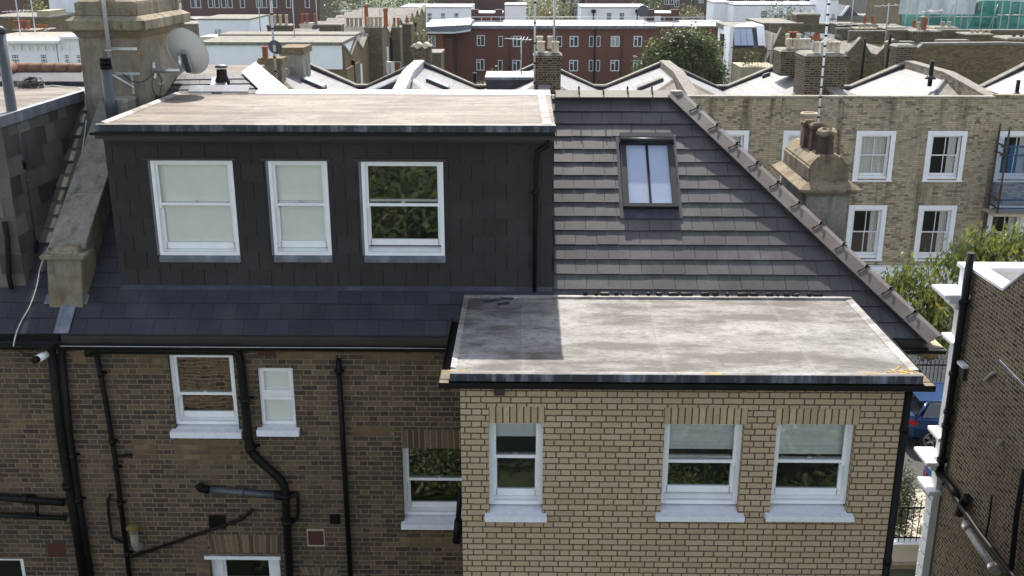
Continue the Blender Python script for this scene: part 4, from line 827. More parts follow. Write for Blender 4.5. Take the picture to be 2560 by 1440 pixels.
def cable(pts, r_, mat, label, cat='cable', group=None):
    P = [Vector(p) for p in pts]; Q = []
    for k in range(len(P) - 1):
        p0, p1, p2, p3 = P[max(k - 1, 0)], P[k], P[k + 1], P[min(k + 2, len(P) - 1)]
        for t in (0, .2, .4, .6, .8): Q.append(.5 * ((2 * p1) + (p2 - p0) * t + (2 * p0 - 5 * p1 + 4 * p2 - p3) * t * t + (3 * p1 - p0 - 3 * p2 + p3) * t ** 3))
    Q.append(P[-1]); m = MB(); m.tube(Q, r_, 6); return tag(m.build('cable', M[mat]), label, cat, group)
cable([PY(308, 186, sy0 - .02), PY(330, 203, sy0 - .1), PY(355, 205, sy0 - .15), PY(378, 190, sy0 + .1), PX(385, 180, sx1 + .05)], .007, 'cable', 'black cable sagging across the face of the big rendered chimney')
cable([PX(385, 182, sx1 + .06), PX(380, 210, sx1 + .08), PX(386, 232, sx1 + .05), PX(398, 235, sx1 + .05), PX(404, 205, sx1 + .08), PX(396, 185, sx1 + .1)], .007, 'cable', 'loop of black cable hanging under the arm of the large satellite dish')
cable([PX(400, 183, sx1 + .15), PX(412, 196, sx1 + .15), PX(404, 210, sx1 + .12), PX(395, 207, sx1 + .1)], .005, 'white_cable', 'small loop of white cable under the large satellite dish')
# coil of cables on the neighbour's flat roof
random.seed(5); m = MB(); cc = PZ(80, 219, NZ)
for k in range(16):
    a0 = random.uniform(0, 6.28); rr = random.uniform(.07, .16); zz = NZ + .02 + random.uniform(0, .10); tl_ = random.uniform(-.5, .5)
    m.tube([(cc.x + rr * 1.3 * math.cos(a0 + t * .5), cc.y + rr * math.sin(a0 + t * .5), zz + .04 * math.sin(a0 + t * .5 + tl_)) for t in range(12)], .006, 5)
tag(m.build('cable_coil', M['cable']), 'tangled coil of black cables lying on the neighbouring flat roof', 'cable coil')
m = MB(); c2 = PZ(40, 218, NZ)
for k in range(9):
    a0 = random.uniform(0, 6.28); rr = random.uniform(.05, .11); m.tube([(c2.x + rr * 1.8 * math.cos(a0 + t * .5), c2.y + rr * .7 * math.sin(a0 + t * .5), NZ + .02 + random.uniform(0, .01) + .03 * (k % 3)) for t in range(12)], .006, 5)
tag(m.build('cable_coil', M['cable']), 'smaller bundle of black cables behind the tall grey soil pipe', 'cable coil')
cable([PZ(105, 218, NZ + .01), PZ(130, 214, NZ + .02), PZ(165, 217, NZ + .02), PZ(200, 220, NZ + .02), PX(212, 232, PXR + .06), PX(213, 260, PXR + .06)], .008, 'white_cable', 'pale cable running from the coil over the edge of the neighbouring flat roof')
# white cable down the gap, over the slates, into the wall
P = [PR(216, 300, .25), PR(205, 380, .12), PR(192, 430, .10), PR(178, 510, .08), PR(150, 560, .08), PR(115, 632, .1), PR(100, 672, .05), PR(92, 715, .03), PR(75, 765, .03), PR(55, 800, .03), PR(40, 835, .04), PY(33, 868, 12.6)]
cable(P, .009, 'white_cable', 'long white cable running down the slates beside the parapet and over the gutter')
# security camera
c0 = PY(122, 882, WY - .10); c1 = PY(84, 903, WY - .34)
SC = thing('security_camera', (c0.x, WY, c0.z), 'white tubular security camera with black lens below the gutter at left', 'camera')
d = (c1 - c0); m = MB(); m.tube([c0, c0 + d * .72], .052, 16); m.build('housing', M['white_paint'], SC); m = MB(); m.tube([c0 + d * .725, c1], [.047, .040], 16); m.build('lens_hood', M['black_paint'], SC)
m = MB(); m.tube([c0 + d * .1, Vector((c0.x + .06, WY - .01, c0.z + .02))], .03, 10); m.tube([Vector((c0.x + .06, WY - .02, c0.z + .02)), Vector((c0.x + .06, WY - .002, c0.z + .02))], .06, 14); m.build('mount', M['white_paint'], SC)
cable([c0 + d * .8 + Vector((0, .03, 0)), PY(60, 885, WY - .05), PY(38, 872, WY - .06), PY(20, 862, WY - .1)], .008, 'cable', 'black cable sagging from the security camera to the gutter')

# ============================================================ SLATE ROOF END BEHIND THE DORMER
HB = thing('roof_end', (-4, 17, 11.5), 'dark slate roof end behind the dormer with bright lead-covered hip and a vent cowl', 'roof')
yb = 16.32
p = [PY(398, 240, yb), PY(672, 234, yb), PY(612, 186, yb + .75), PY(432, 188, yb + .75)]
m = MB(); rows = 4
for r_ in range(rows):
    for k in range(8):
        def bil(u, v): return (p[0] * (1 - u) + p[1] * u) * (1 - v) + (p[3] * (1 - u) + p[2] * u) * v
        off = .5 * (r_ % 2) / 8; ua, ub = min(max(k / 8 - off + .002, 0), 1), min(max((k + 1) / 8 - off - .002, 0), 1); va, vb = r_ / rows, (r_ + 1) / rows
        if ub - ua < .01: continue
        U = Vector((0, -.02, .015)); m.hexa([bil(ua, va), bil(ub, va), bil(ub, vb), bil(ua, vb), bil(ua, va) + U, bil(ub, va) + U, bil(ub, vb) + U * .3, bil(ua, vb) + U * .3], random.random())
m.build('slates', M['skirt_slate'], HB)
m = MB(); m.poly([p[0] + Vector((0, .02, -.02)), p[1] + Vector((0, .02, -.02)), p[2] + Vector((0, .02, -.02)), p[3] + Vector((0, .02, -.02))])
q0, q1 = PY(498, 187, yb + .77), PY(640, 187, yb + .77); m.hexa([q0 - Vector((0.9, 0, .3)), q1 - Vector((0, 0, .3)), q1 + Vector((0, 1.2, -.3)), q0 + Vector((-.9, 1.2, -.3)), q0 + Vector((-.9, 0, .0)), q1, q1 + Vector((-.05, .8, .08)), q0 + Vector((-.9, .8, .08))]); m.build('roof_top', M['flat_roof_warm'], HB)
m = MB(); a = [PY(606, 186, yb + .74), PY(640, 160, yb + 1.3), PY(722, 228, yb + .15), PY(655, 234, yb)]; U = Vector((0, -.03, .04)); m.hexa([v for v in a] + [v + U for v in a]); m.build('lead_hip', M['lead_glare'], HB)
m = MB(); b0 = PZ(470, 232, DZ + .02); b1 = PZ(620, 232, DZ + .02); m.hexa([b0, b1, b1 + Vector((0, .16, .08)), b0 + Vector((0, .16, .08)), b0 + Vector((0, 0, .02)), b1 + Vector((0, 0, .02)), b1 + Vector((0, .16, .1)), b0 + Vector((0, .16, .1))]); m.build('lead_apron', M['lead_plain'], HB)
vc = PY(556, 200, yb + .4); m = MB(); m.lathe([(.14, -.08), (.11, .0), (.085, .06), (.08, .17)], (vc.x, vc.y, vc.z), 18); m.build('vent_pipe', M['black_paint'], HB)
m = MB(); m.lathe([(.08, 0), (.10, .01), (.10, .035), (.06, .05), (0, .052)], (vc.x, vc.y, vc.z + .19), 18); m.build('vent_cap', M['grey_pipe'], HB)
m = MB(); m.hexa([PY(525, 226, yb + .12) + Vector((0, -.02, .02)), PY(572, 226, yb + .12) + Vector((0, -.02, .02)), PY(565, 196, yb + .55) + Vector((0, -.02, .02)), PY(532, 196, yb + .55) + Vector((0, -.02, .02))] + [PY(525, 226, yb + .12) + Vector((0, -.03, .035)), PY(572, 226, yb + .12) + Vector((0, -.03, .035)), PY(565, 196, yb + .55) + Vector((0, -.03, .035)), PY(532, 196, yb + .55) + Vector((0, -.03, .035))]); m.build('vent_flashing', M['lead_plain'], HB)

# ============================================================ CHIMNEY ON THE RIGHT FLANK
CH = thing('chimney_stack', (4.5, 16.2, 9), 'sandy rendered chimney with four mismatched pots on the right flank of the tiled roof', 'chimney')
cx0, cx1, cy0, cy1 = 4.21, 4.83, 15.35, 17.0
def zc_(y): return PY(2070, y, 15.35).z
m = MB(); m.box(cx0, cx1, cy0, cy1, 7.5, zc_(489)); m.frustum(cx0, cx1, cy0, cy1, zc_(492), cx0 - .09, cx1 + .09, cy0 - .09, cy1 + .09, zc_(478)); m.build('shaft', M['stone'], CH, bevel=.01)
m = MB(); zb = zc_(478) + .002; m.box(cx0 - .15, cx1 + .16, cy0 - .16, cy1 + .15, zb, zb + .05); m.frustum(cx0 - .15, cx1 + .16, cy0 - .16, cy1 + .15, zb + .05, cx0 + .0, cx1 - .0, cy0 + .0, cy1 - .0, zb + .15); m.build('cornice', M['chim_sand'], CH, bevel=.015)
m = MB(); zu = zb + .12; zsH = zc_(418); ztT = zc_(390); m.prism([(cx1 - .01, zu), (cx1 - .01, zsH), (cx1 - .12, (zsH + ztT) / 2 + .03), (cx1 - .17, ztT), (cx0 + .14, ztT), (cx0 + .0, zsH), (cx0, zu)][::-1], 'y', cy0 + .01, cy1 - .02); m.build('cap_block', M['chim_sand'], CH, bevel=.025)
cyl((cx0 - .012, cy0, zu + .03), (cx0 - .012, cy1, zu + .03), .006, 'pipe', 'tie_wire', CH)
def pot_round(c, r_, h, mat, parent, flare=1.12, n=22):
    m = MB(); m.lathe([(r_ * 1.06, 0), (r_, .03), (r_ * .97, h * .62), (r_ * 1.08, h * .64), (r_ * 1.08, h * .68), (r_ * .98, h * .70), (r_ * 1.0, h * .88), (r_ * flare * 1.08, h * .92), (r_ * flare * 1.08, h * .96), (r_ * flare, h), (r_ * .86, h), (r_ * .84, h - .12)], c, n); o = m.build('chimney_pot', M[mat], parent)
    return o
z0 = ztT - .02
o = pot_round((4.50, 16.70, z0), .118, .47, 'pot_buff', CH); o['label'] = 'tall round buff pot'
for (x, y) in ((4.40, 16.28), (4.44, 15.98)):
    m = MB(); m.frustum(x - .095, x + .095, y - .095, y + .095, z0, x - .075, x + .075, y - .075, y + .075, z0 + .30); m.frustum(x - .075, x + .075, y - .075, y + .075, z0 + .30, x - .10, x + .10, y - .10, y + .10, z0 + .33); m.box(x - .10, x + .10, y - .10, y + .10, z0 + .33, z0 + .38); m.frustum(x - .10, x + .10, y - .10, y + .10, z0 + .38, x - .06, x + .06, y - .06, y + .06, z0 + .42); m.build('chimney_pot', M['pot_dark'], CH, label='square tapered brown pot')
m = MB(); m.lathe([(.145, 0), (.135, .05), (.118, .24), (.13, .25), (.125, .27), (.125, .30)], (4.49, 15.60, z0), 8, smooth=False)
m.build('chimney_pot', M['pot_dark'], CH, label='sooty faceted pot with broken rim')
random.seed(11); m = MB(); n = 16; prof = [(.130, .29), (.150, .32), (.152, .36), (.12, .385), (.085, .385), (.07, .33)]
for k in range(len(prof) - 1):
    for j in range(n):
        def pp(k, j):
            an = 2 * math.pi * j / n; w_ = 1 + .08 * math.sin(j * 2.1) * math.cos(j * 3.7 + k); return (4.49 + prof[k][0] * w_ * math.cos(an), 15.60 + prof[k][0] * w_ * math.sin(an), z0 + prof[k][1] + .012 * math.sin(j * 1.7))
        m.poly([pp(k, j), pp(k, (j + 1) % n), pp(k + 1, (j + 1) % n), pp(k + 1, j)], smooth=True)
m.build('broken_rim', M['chim_sand'], CH)
# ============================================================ FOLIAGE
def foliage(mb, blobs, n, size, droop=0.0, seed=1, shell=0.55, aspect=0.45):
    rnd = random.Random(seed); tot = sum(b[3] * b[4] * b[5] for b in blobs) if len(blobs[0]) > 4 else sum(b[3] ** 3 for b in blobs)
    for b in blobs:
        cx, cy, cz = b[:3]; rx, ry, rz = (b[3], b[4], b[5]) if len(b) > 4 else (b[3],) * 3
        k = int(n * (rx * ry * rz) / tot); tone = rnd.uniform(-.15, .15)
        # small clumps spread through the crown, leaves in each clump
        nc = max(6, k // 14)
        for c in range(nc):
            d = Vector((rnd.gauss(0, 1), rnd.gauss(0, 1), rnd.gauss(0, 1))).normalized(); q = shell + (1 - shell) * rnd.random() ** .5 if rnd.random() < .8 else rnd.random() * shell
            q *= rnd.uniform(.86, 1.12); p = Vector((cx + d.x * rx * q, cy + d.y * ry * q, cz + d.z * rz * q)); cr = size * 2.0; ct = rnd.uniform(0, .7)
            for j in range(max(3, k // nc)):
                o = p + Vector((rnd.gauss(0, 1), rnd.gauss(0, 1), rnd.gauss(0, 1))) * cr * .5
                a = Vector((rnd.uniform(-1, 1), rnd.uniform(-1, 1), rnd.uniform(-1, .6) - droop)).normalized(); nn = (d * 1.5 + Vector((rnd.gauss(0, .7), rnd.gauss(0, .7), rnd.gauss(0, .7) + .5))).normalized(); s_ = a.cross(nn)
                if s_.length < .05: continue
                s_.normalize(); L = size * rnd.uniform(.7, 1.25); W = L * aspect
                mb.poly([o, o + a * L * .5 + s_ * W * .5, o + a * L, o + a * L * .5 - s_ * W * .5], min(1, max(0, ct + tone + rnd.uniform(0, .25))), True)
def tree(label, px, py, Y, blobs, n, size, mat, z0=0.0, group=None, droop=0, seed=1, trunk=.16, name='tree', x=None, aspect=.45, shell=.55):
    # blobs in metres about the trunk foot: (dx, dy, z, rx, ry, rz)
    X = PY(px, py, Y).x if x is None else x; t = thing(name, (X, Y, z0), label, 'tree', group)
    mb = MB(); B = [(X + b[0], Y + b[1], z0 + b[2]) + tuple(b[3:]) for b in blobs]; foliage(mb, B, n, size, droop, seed, aspect=aspect, shell=shell); mb.build('crown', M[mat], t)
    tr = MB(); top = max(b[2] for b in B); tr.tube([(X, Y, z0), (X + .03, Y, z0 + (top - z0) * .4), (X - .05, Y + .05, z0 + (top - z0) * .8)], [trunk, trunk * .8, trunk * .35], 9)
    rnd = random.Random(seed)
    for b in B:
        s_ = Vector((X, Y, z0 + (b[2] - z0) * rnd.uniform(.35, .6))); e = Vector(b[:3]); tr.tube([s_, (s_ + e) / 2 + Vector((0, 0, -.1 * (e - s_).length)), e], [trunk * .5, trunk * .35, trunk * .12], 7)
        for k in range(3): e2 = e + Vector((rnd.uniform(-1, 1) * b[3], rnd.uniform(-1, 1) * b[3], rnd.uniform(-.3, 1) * b[3])) * .8; tr.tube([(s_ + e) / 2, e2], [trunk * .2, trunk * .05], 5)
    tr.build('trunk', M['bark'], t); return t

# ============================================================ BUILDING ON THE RIGHT
RX = 8.66; RB = thing('end_house', (RX, 16, 0), 'right-edge house with dark brick side wall, white stucco edge and long black pipe', 'house')
prof = [(4.0, 0), (19.68, 0), (19.68, 8.12), (18.05, 8.16), (16.3, 9.55), (15.0, 10.5), (13.0, 11.2), (4.0, 11.2)]
m = MB(); m.poly([(RX, y, z) for y, z in prof][::-1]); m.poly([(RX + .25, y, z) for y, z in prof]); m.poly([(RX, 4, 0), (RX, 4, 11.2), (14, 4, 11.2), (14, 4, 0)])
m.build('side_wall', M['side_brick'], RB)
# white copings along the stepped side wall and the front parapet
def cop(a, b, w0, w1, th=.07):
    (y0, z0), (y1, z1) = a, b; m = MB(); m.hexa([(w0, y0, z0), (w1, y0, z0), (w1, y1, z1), (w0, y1, z1), (w0, y0, z0 + th), (w1, y0, z0 + th), (w1, y1, z1 + th), (w0, y1, z1 + th)]); return m.build('coping', M['white_stucco'], RB, bevel=.01)
cop((19.66, 8.12), (18.04, 8.16), RX - .03, RX + .30); cop((18.03, 8.16), (16.30, 9.55), RX - .03, RX + .30)
m = MB(); m.box(RX - .16, 14, 19.36, 19.76, 8.125, 8.205); m.box(RX + .26, 14, 19.44, 19.69, 7.2, 8.12); m.build('front_parapet', M['white_stucco'], RB)
m = MB(); m.hexa([(RX + .26, 18.05, 7.55), (14, 18.05, 7.55), (14, 19.79, 7.45), (RX + .26, 19.79, 7.45), (RX + .26, 18.05, 7.6), (14, 18.05, 7.6), (14, 19.79, 7.5), (RX + .26, 19.79, 7.5)]); m.hexa([(RX + .26, 14, 10.9), (14, 14, 10.9), (14, 18.05, 7.6), (RX + .26, 18.05, 7.6), (RX + .26, 14, 10.95), (14, 14, 10.95), (14, 18.05, 7.65), (RX + .26, 18.05, 7.65)]); m.build('roof_slates', M['pale_slate'], RB)
# stucco front edge with its cornices, seen end-on
m = MB(); fy0, fy1 = 19.40, 19.72
def zf(y): return PY(2380, y, 19.55).z
m.box(RX - .14, RX - .004, fy0, fy1, 0, zf(1225)); m.box(RX - .10, RX - .004, fy0 + .03, fy1, zf(1225), 8.12)
m.build('stucco_edge', M['white_stucco'], RB)
for (y0, y1, out, dy) in ((728, 738, .50, .10), (738, 752, .38, .05), (752, 768, .24, .02), (848, 858, .20, .05), (1085, 1095, .22, .05), (1143, 1152, .42, .12), (1152, 1166, .30, .06), (1217, 1228, .28, .08)):
    m = MB(); m.box(RX - out, RX - .003, fy0 - dy, fy1 + dy + .2, zf(y1), zf(y0) - .002); m.build('cornice', M['white_stucco'], RB, bevel=.012)
for k in range(9):
    z = zf(1240) - .05 - k * .33
    if z > .4: m = MB(); m.box(RX - .16, RX - .14, fy0 - .02, fy1, z - .30, z); m.build('quoin_block', M['white_stucco'], RB, bevel=.012)
def xpipe(pts, r_, mat, name='drainpipe', off=.09, collars=()):
    P = [PX(x, y, RX - off) for x, y in pts]; m = MB(); m.tube(P, r_, 12)
    for (x, y) in collars:
        c = PX(x, y, RX - off); d = min(((P[k + 1] - P[k]).normalized() for k in range(len(P) - 1)), key=lambda q: 0) if len(P) < 3 else (P[1] - P[0]).normalized()
        m.tube([c - d * .06, c + d * .06], r_ * 1.3, 12)
    return m.build(name, M[mat], RB)
pb = PX(2418, 700, RX - .11); m = MB(); m.tube([(RX - .11, pb.y, PX(2345, 1170, RX - .11).z + .0), (RX - .11, pb.y, PX(2422, 628, RX - .11).z)], .075, 14)
for yy in (756, 935, 1030, 1065, 1150): z = PY(2400, yy, pb.y).z; m.tube([(RX - .11, pb.y, z - .04), (RX - .11, pb.y, z + .04)], .098, 14)
m.build('soil_pipe', M['pipe'], RB)
xpipe([(2345, 1172), (2352, 1190), (2362, 1200), (2385, 1228), (2395, 1250)], .085, 'pipe', 'pipe_elbow', .12)
xpipe([(2362, 1205), (2400, 1262), (2450, 1335), (2520, 1425), (2570, 1490)], .045, 'pipe', 'waste_pipe', .16, collars=[(2362, 1205)])
xpipe([(2412, 1308), (2450, 1370), (2492, 1432)], .075, 'pale_pipe', 'pale_soil_pipe', .12, collars=[(2420, 1320), (2484, 1420)])
xpipe([(2397, 1285), (2405, 1262), (2418, 1244)], .09, 'pipe', 'pipe_branch', .10); xpipe([(2480, 1238), (2474, 1290), (2464, 1348)], .018, 'pipe', 'thin_pipe', .06); xpipe([(2560, 1170), (2540, 1300), (2528, 1420), (2520, 1450)], .05, 'pipe', 'drainpipe', .08)
m = MB(); c = PX(2507, 1106, RX); m.tube([c, c + Vector((-.10, 0, 0))], .055, 12); m.build('flue_stub', M['stone'], RB)
m = MB(); c = PX(2414, 915, RX); m.box(RX - .07, RX - .002, c.y - .10, c.y + .10, c.z - .28, c.z - .02); v = m.build('vent_box', M['brown_fascia'], RB); m = MB(); m.box(RX - .12, RX - .002, c.y - .14, c.y + .14, c.z - .0, c.z + .06); m.build('vent_hood', M['white_paint'], RB)
m = MB(); P = [PX(2487, 905, RX), PX(2500, 905, RX), PX(2575, 985, RX)]
for k in (0, 1): a, b = P[k], P[k + 1]; m.hexa([a + Vector((-.02, 0, 0)), b + Vector((-.02, 0, 0)), b + Vector((-.004, 0, 0)), a + Vector((-.004, 0, 0)), a + Vector((-.02, 0, .05)), b + Vector((-.02, 0, .05)), b + Vector((-.004, 0, .05)), a + Vector((-.004, 0, .05))])
m.build('lead_flashing', M['lead_plain'], RB)
xpipe([(2462, 950), (2475, 938), (2488, 930)], .03, 'pale_pipe', 'pipe_stub', .03)
m = MB(); m.box(RX + .3, 14, 4.1, 19.7, 0, 7.4); m.build('interior_block', M['side_brick'], RB)

# ============================================================ STREET
def railing(x0, x1, y, z0, h, label, group=None, step=.13, base=None):
    t = thing('iron_fence', (x0, y, z0), label, 'fence', group); m = MB(); n = int((x1 - x0) / step)
    for k in range(n + 1):
        x = x0 + (x1 - x0) * k / n; m.tube([(x, y, z0), (x, y, z0 + h)], .011, 5); m.lathe([(.0, -.01), (.022, .02), (.0, .07)], (x, y, z0 + h), 5)
    m.box(x0, x1, y - .012, y + .012, z0 + h * .88, z0 + h * .92); m.box(x0, x1, y - .012, y + .012, z0 + .08, z0 + .11); m.build('railings', M['pipe'], t)
    return t
a = PZ(2200, 990, .1); railing(a.x - .3, a.x + 4.0, 31.9, .12, PY(2300, 905, 31.9).z - .12, 'black spiked iron railings behind the blue car')
q = PZ(2205, 1410, .1); nw = thing('garden_wall', (q.x, 22.0, 0), 'low white garden wall with railings, seen in the gap at the bottom right', 'garden wall')
m = MB(); m.box(8.3, 14, 21.75, 21.95, 0, .55); m.box(8.2, 14, 21.70, 22.0, .55, .62); m.build('wall', M['white_stucco'], nw)
railing(8.35, 10.6, 21.85, .62, 1.0, 'thin black railings standing on the low white garden wall', step=.14)
def car(x0, yc, label, mat='car_blue', L=4.3, Wd=1.8):
    t = thing('parked_car', (x0 + L / 2, yc, 0), label, 'car', None)
    # stations from the tail (x0) to the nose: x, half width, sill z, belt z
    st = [(0, .62, .55, .95), (.06, .76, .42, 1.02), (.25, .85, .30, 1.05), (.8, .90, .24, 1.02), (1.6, .90, .22, .98), (2.6, .90, .22, .96), (3.2, .89, .23, .92), (3.8, .84, .26, .82), (4.15, .74, .32, .72), (4.3, .60, .42, .62)]
    m = MB(); ring = []
    for (x, hw, zb, zt) in st:
        zm = zb + (zt - zb) * .55; ring.append([(x0 + x, yc + s * w_, z) for s, w_, z in ((-1, hw * .86, zb), (-1, hw * .97, zb + .1), (-1, hw, zm), (-1, hw * .97, zt - .08), (-1, hw * .88, zt), (1, hw * .88, zt), (1, hw * .97, zt - .08), (1, hw, zm), (1, hw * .97, zb + .1), (1, hw * .86, zb))])
    for a, b in zip(ring, ring[1:]):
        for k in range(10): m.poly([a[k], b[k], b[(k + 1) % 10], a[(k + 1) % 10]], smooth=True)
    m.poly(ring[0][::-1]); m.poly(ring[-1])
    # roof skin
    cb = [(.30, .78, 1.06), (.62, .66, 1.44), (1.3, .64, 1.50), (2.2, .63, 1.48), (2.55, .64, 1.42), (3.15, .74, .98)]
    for a, b in zip(cb[1:4], cb[2:5]): m.poly([(x0 + a[0], yc - a[1], a[2]), (x0 + b[0], yc - b[1], b[2]), (x0 + b[0], yc + b[1], b[2]), (x0 + a[0], yc + a[1], a[2])], smooth=True)
    for s in (-1, 1):
        for (xa, ha, za, xb, hb_, zb_) in ((.30, .84, 1.04, .62, .67, 1.45), (1.55, .86, 1.0, 1.5, .655, 1.49), (3.15, .84, .95, 2.55, .65, 1.42)): m.tube([(x0 + xa, yc + s * ha, za), (x0 + xb, yc + s * hb_, zb_)], .045, 6)
        m.tube([(x0 + .62, yc + s * .67, 1.45), (x0 + 1.3, yc + s * .655, 1.50), (x0 + 2.2, yc + s * .645, 1.48), (x0 + 2.55, yc + s * .65, 1.42)], .03, 6)
    m.hexa([(x0 + .42, yc - .62, 1.44), (x0 + .42, yc + .62, 1.44), (x0 + .72, yc + .62, 1.455), (x0 + .72, yc - .62, 1.455), (x0 + .42, yc - .62, 1.465), (x0 + .42, yc + .62, 1.465), (x0 + .72, yc + .62, 1.48), (x0 + .72, yc - .62, 1.48)])
    m.build('body', M[mat], t)
    g = MB(); g.poly([(x0 + .26, yc - .76, 1.04), (x0 + .58, yc - .64, 1.43), (x0 + .58, yc + .64, 1.43), (x0 + .26, yc + .76, 1.04)]); g.build('rear_window', M['car_glass'], t)
    g = MB(); g.poly([(x0 + 3.15, yc - .78, .96), (x0 + 2.56, yc - .64, 1.41), (x0 + 2.56, yc + .64, 1.41), (x0 + 3.15, yc + .78, .96)]); g.build('windscreen', M['car_glass'], t)
    for s in (-1, 1):
        g = MB(); g.poly([(x0 + .45, yc + s * .84, 1.03), (x0 + 3.05, yc + s * .84, .95), (x0 + 2.5, yc + s * .655, 1.41), (x0 + 1.3, yc + s * .66, 1.48), (x0 + .68, yc + s * .67, 1.43)]); g.build('side_window', M['car_glass'], t)
        g = MB(); g.hexa([(x0 - .01, yc + s * .34, .80), (x0 - .01, yc + s * .34, .93), (x0 + .03, yc + s * .34, .95), (x0 + .03, yc + s * .34, .78), (x0 + .24, yc + s * .865, .78), (x0 + .26, yc + s * .865, .92), (x0 + .34, yc + s * .84, .93), (x0 + .34, yc + s * .84, .80)]); g.hexa([(x0 - .015, yc + s * .40, .78), (x0 + .05, yc + s * .76, .78), (x0 + .25, yc + s * .87, .80), (x0 + .3, yc + s * .60, .80), (x0 - .015, yc + s * .40, .93), (x0 + .05, yc + s * .76, .94), (x0 + .3, yc + s * .87, .92), (x0 + .3, yc + s * .60, .92)]); g.build('tail_light', M['tail_lamp'], t)
        for wx in (.78, 3.45):
            g = MB(); c = Vector((x0 + wx, yc + s * .80, .33)); g.tube([c - Vector((0, .11, 0)), c + Vector((0, .11, 0))], .33, 26, smooth=False); w_ = g.build('wheel', M['tyre'], t)
            g = MB(); f_ = c + Vector((0, s * .115, 0)); g.tube([f_ - Vector((0, s * .02, 0)), f_], .07, 12)
            for k in range(5):
                for dq in (-.16, .16): an = k * 1.2566 + dq; d = Vector((math.cos(an), 0, math.sin(an))); g.tube([f_ + d * .04, f_ + d * .23], .018, 5)
            for k in range(20): an = k * math.pi / 10; an2 = (k + 1) * math.pi / 10; g.tube([f_ + Vector((math.cos(an), 0, math.sin(an))) * .235, f_ + Vector((math.cos(an2), 0, math.sin(an2))) * .235], .018, 5, caps=False)
            g.build('rim', M['alloy'], w_)
    g = MB(); g.box(x0 - .012, x0 - .002, yc - .26, yc + .26, .72, .83); g.build('number_plate', M['plate'], t)
    g = MB(); g.box(x0 + .02, x0 + .1, yc - .6, yc + .6, .32, .48); g.build('bumper_insert', M['pipe'], t)
    return t
w_ = PZ(2325, 1126, 0); car(w_.x - .78, w_.y + .9, 'blue hatchback parked across the street, red tail light towards the gap')
w_ = PZ(2296, 1315, 0); car(w_.x + .52, w_.y + .75, 'blue car almost hidden behind the white stucco edge, nearer kerb')
# planting in the gap
BT = thing('olive_bush', (8.75, 22.7, 0), 'tall grey-green bush beside the yellow brick corner', 'bush'); m = MB()
bc = PY(2232, 1250, 22.7); foliage(m, [(bc.x + .12, 22.7, bc.z + .45, .30, .4, .65), (bc.x + .15, 22.8, bc.z - .25, .42, .45, .9), (bc.x + .05, 22.6, .9, .6, .5, .7)], 5200, .10, seed=4, aspect=.34, shell=.3); m.build('leaves', M['leaf_olive'], BT); cyl((bc.x + .1, 22.7, 0), (bc.x + .1, 22.7, bc.z), .05, 'bark', 'stem', BT)
pc = PY(2268, 1395, 22.3)
for (cx_, cy_, cz_, lb, s_) in ((pc.x + .25, 22.4, pc.z - .1, 'spiky palm at the bottom of the gap', 1), (PY(2262, 1345, 22.9).x + .35, 22.9, PY(2262, 1345, 22.9).z - .2, 'spiky palm higher in the gap behind the railings', 2)):
    m = MB(); rnd = random.Random(s_)
    for k in range(38):
        an = rnd.uniform(0, 6.28); el = rnd.uniform(.1, 1.3); L = rnd.uniform(.5, .8); d = Vector((math.cos(an) * math.cos(el), math.sin(an) * math.cos(el), math.sin(el))); s3 = d.cross(Vector((0, 0, 1))).normalized() * .022; o = Vector((cx_, cy_, cz_)); mid = o + d * L * .55; tip = o + d * L + Vector((0, 0, -.22 * L))
        m.poly([o - s3, o + s3, mid + s3, mid - s3], rnd.random()); m.poly([mid - s3, mid + s3, tip], rnd.random())
    p_ = thing('palm', (cx_, cy_, 0), lb, 'palm'); m.build('fronds', M['leaf_yellow'], p_); cyl((cx_, cy_, 0), (cx_, cy_, cz_), .07, 'bark', 'trunk', p_)
fb = PY(2325, 885, 31.5); FL = thing('hanging_basket', (fb.x, 33.0, 0), 'planter of red flowers behind the street railings', 'planter'); m = MB(); fb = PY(2325, 880, 33.0)
foliage(m, [(fb.x, 33.0, fb.z, .45, .3, .22)], 500, .10, seed=9); m.build('leaves', M['leaf_mid'], FL); m = MB(); foliage(m, [(fb.x, 33.0, fb.z + .05, .42, .3, .2)], 70, .09, seed=10, aspect=.9); m.build('flowers', M['flower'], FL); m = MB(); m.lathe([(.05, -.3), (.25, -.15), (.3, 0)], fb, 12); m.build('pot', M['pot_red'], FL)
# street tree with long drooping leaves
sp = []
for (px, py, yy, r_) in ((2262, 690, 25.5, .55), (2225, 745, 25.6, .45), (2300, 800, 25.7, .75), (2340, 735, 25.4, .60), (2300, 840, 25.6, .38), (2360, 835, 25.4, .4), (2400, 640, 25.6, .55), (2440, 610, 25.8, .5), (2490, 625, 25.6, .55), (2540, 600, 25.8, .55), (2330, 660, 25.9, .35), (2230, 700, 25.9, .3), (2460, 575, 26.0, .28), (2350, 790, 25.0, .4)):
    p = PY(px, py, yy); sp.append((p.x, p.y, p.z, r_, r_ * .8, r_ * .62))
T = thing('street_tree', (12.6, 25.4, 0), 'street tree with drooping yellow-green leaves before the pale brick terrace', 'tree')
m = MB(); foliage(m, sp, 1700, .20, droop=1.2, seed=21, shell=.5, aspect=.34); m.build('crown', M['leaf_yellow'], T)
m = MB(); foliage(m, [(s[0] + .1, s[1] + .3, s[2] - .25, s[3] * .9, s[4], s[5]) for s in sp], 4200, .18, droop=1.0, seed=22, shell=.2, aspect=.34); m.build('inner_leaves', M['leaf_mid'], T)
m = MB(); m.tube([(12.6, 25.4, 0), (12.5, 25.4, 2.2), (12.2, 25.5, 3.8)], [.16, .13, .10], 10)
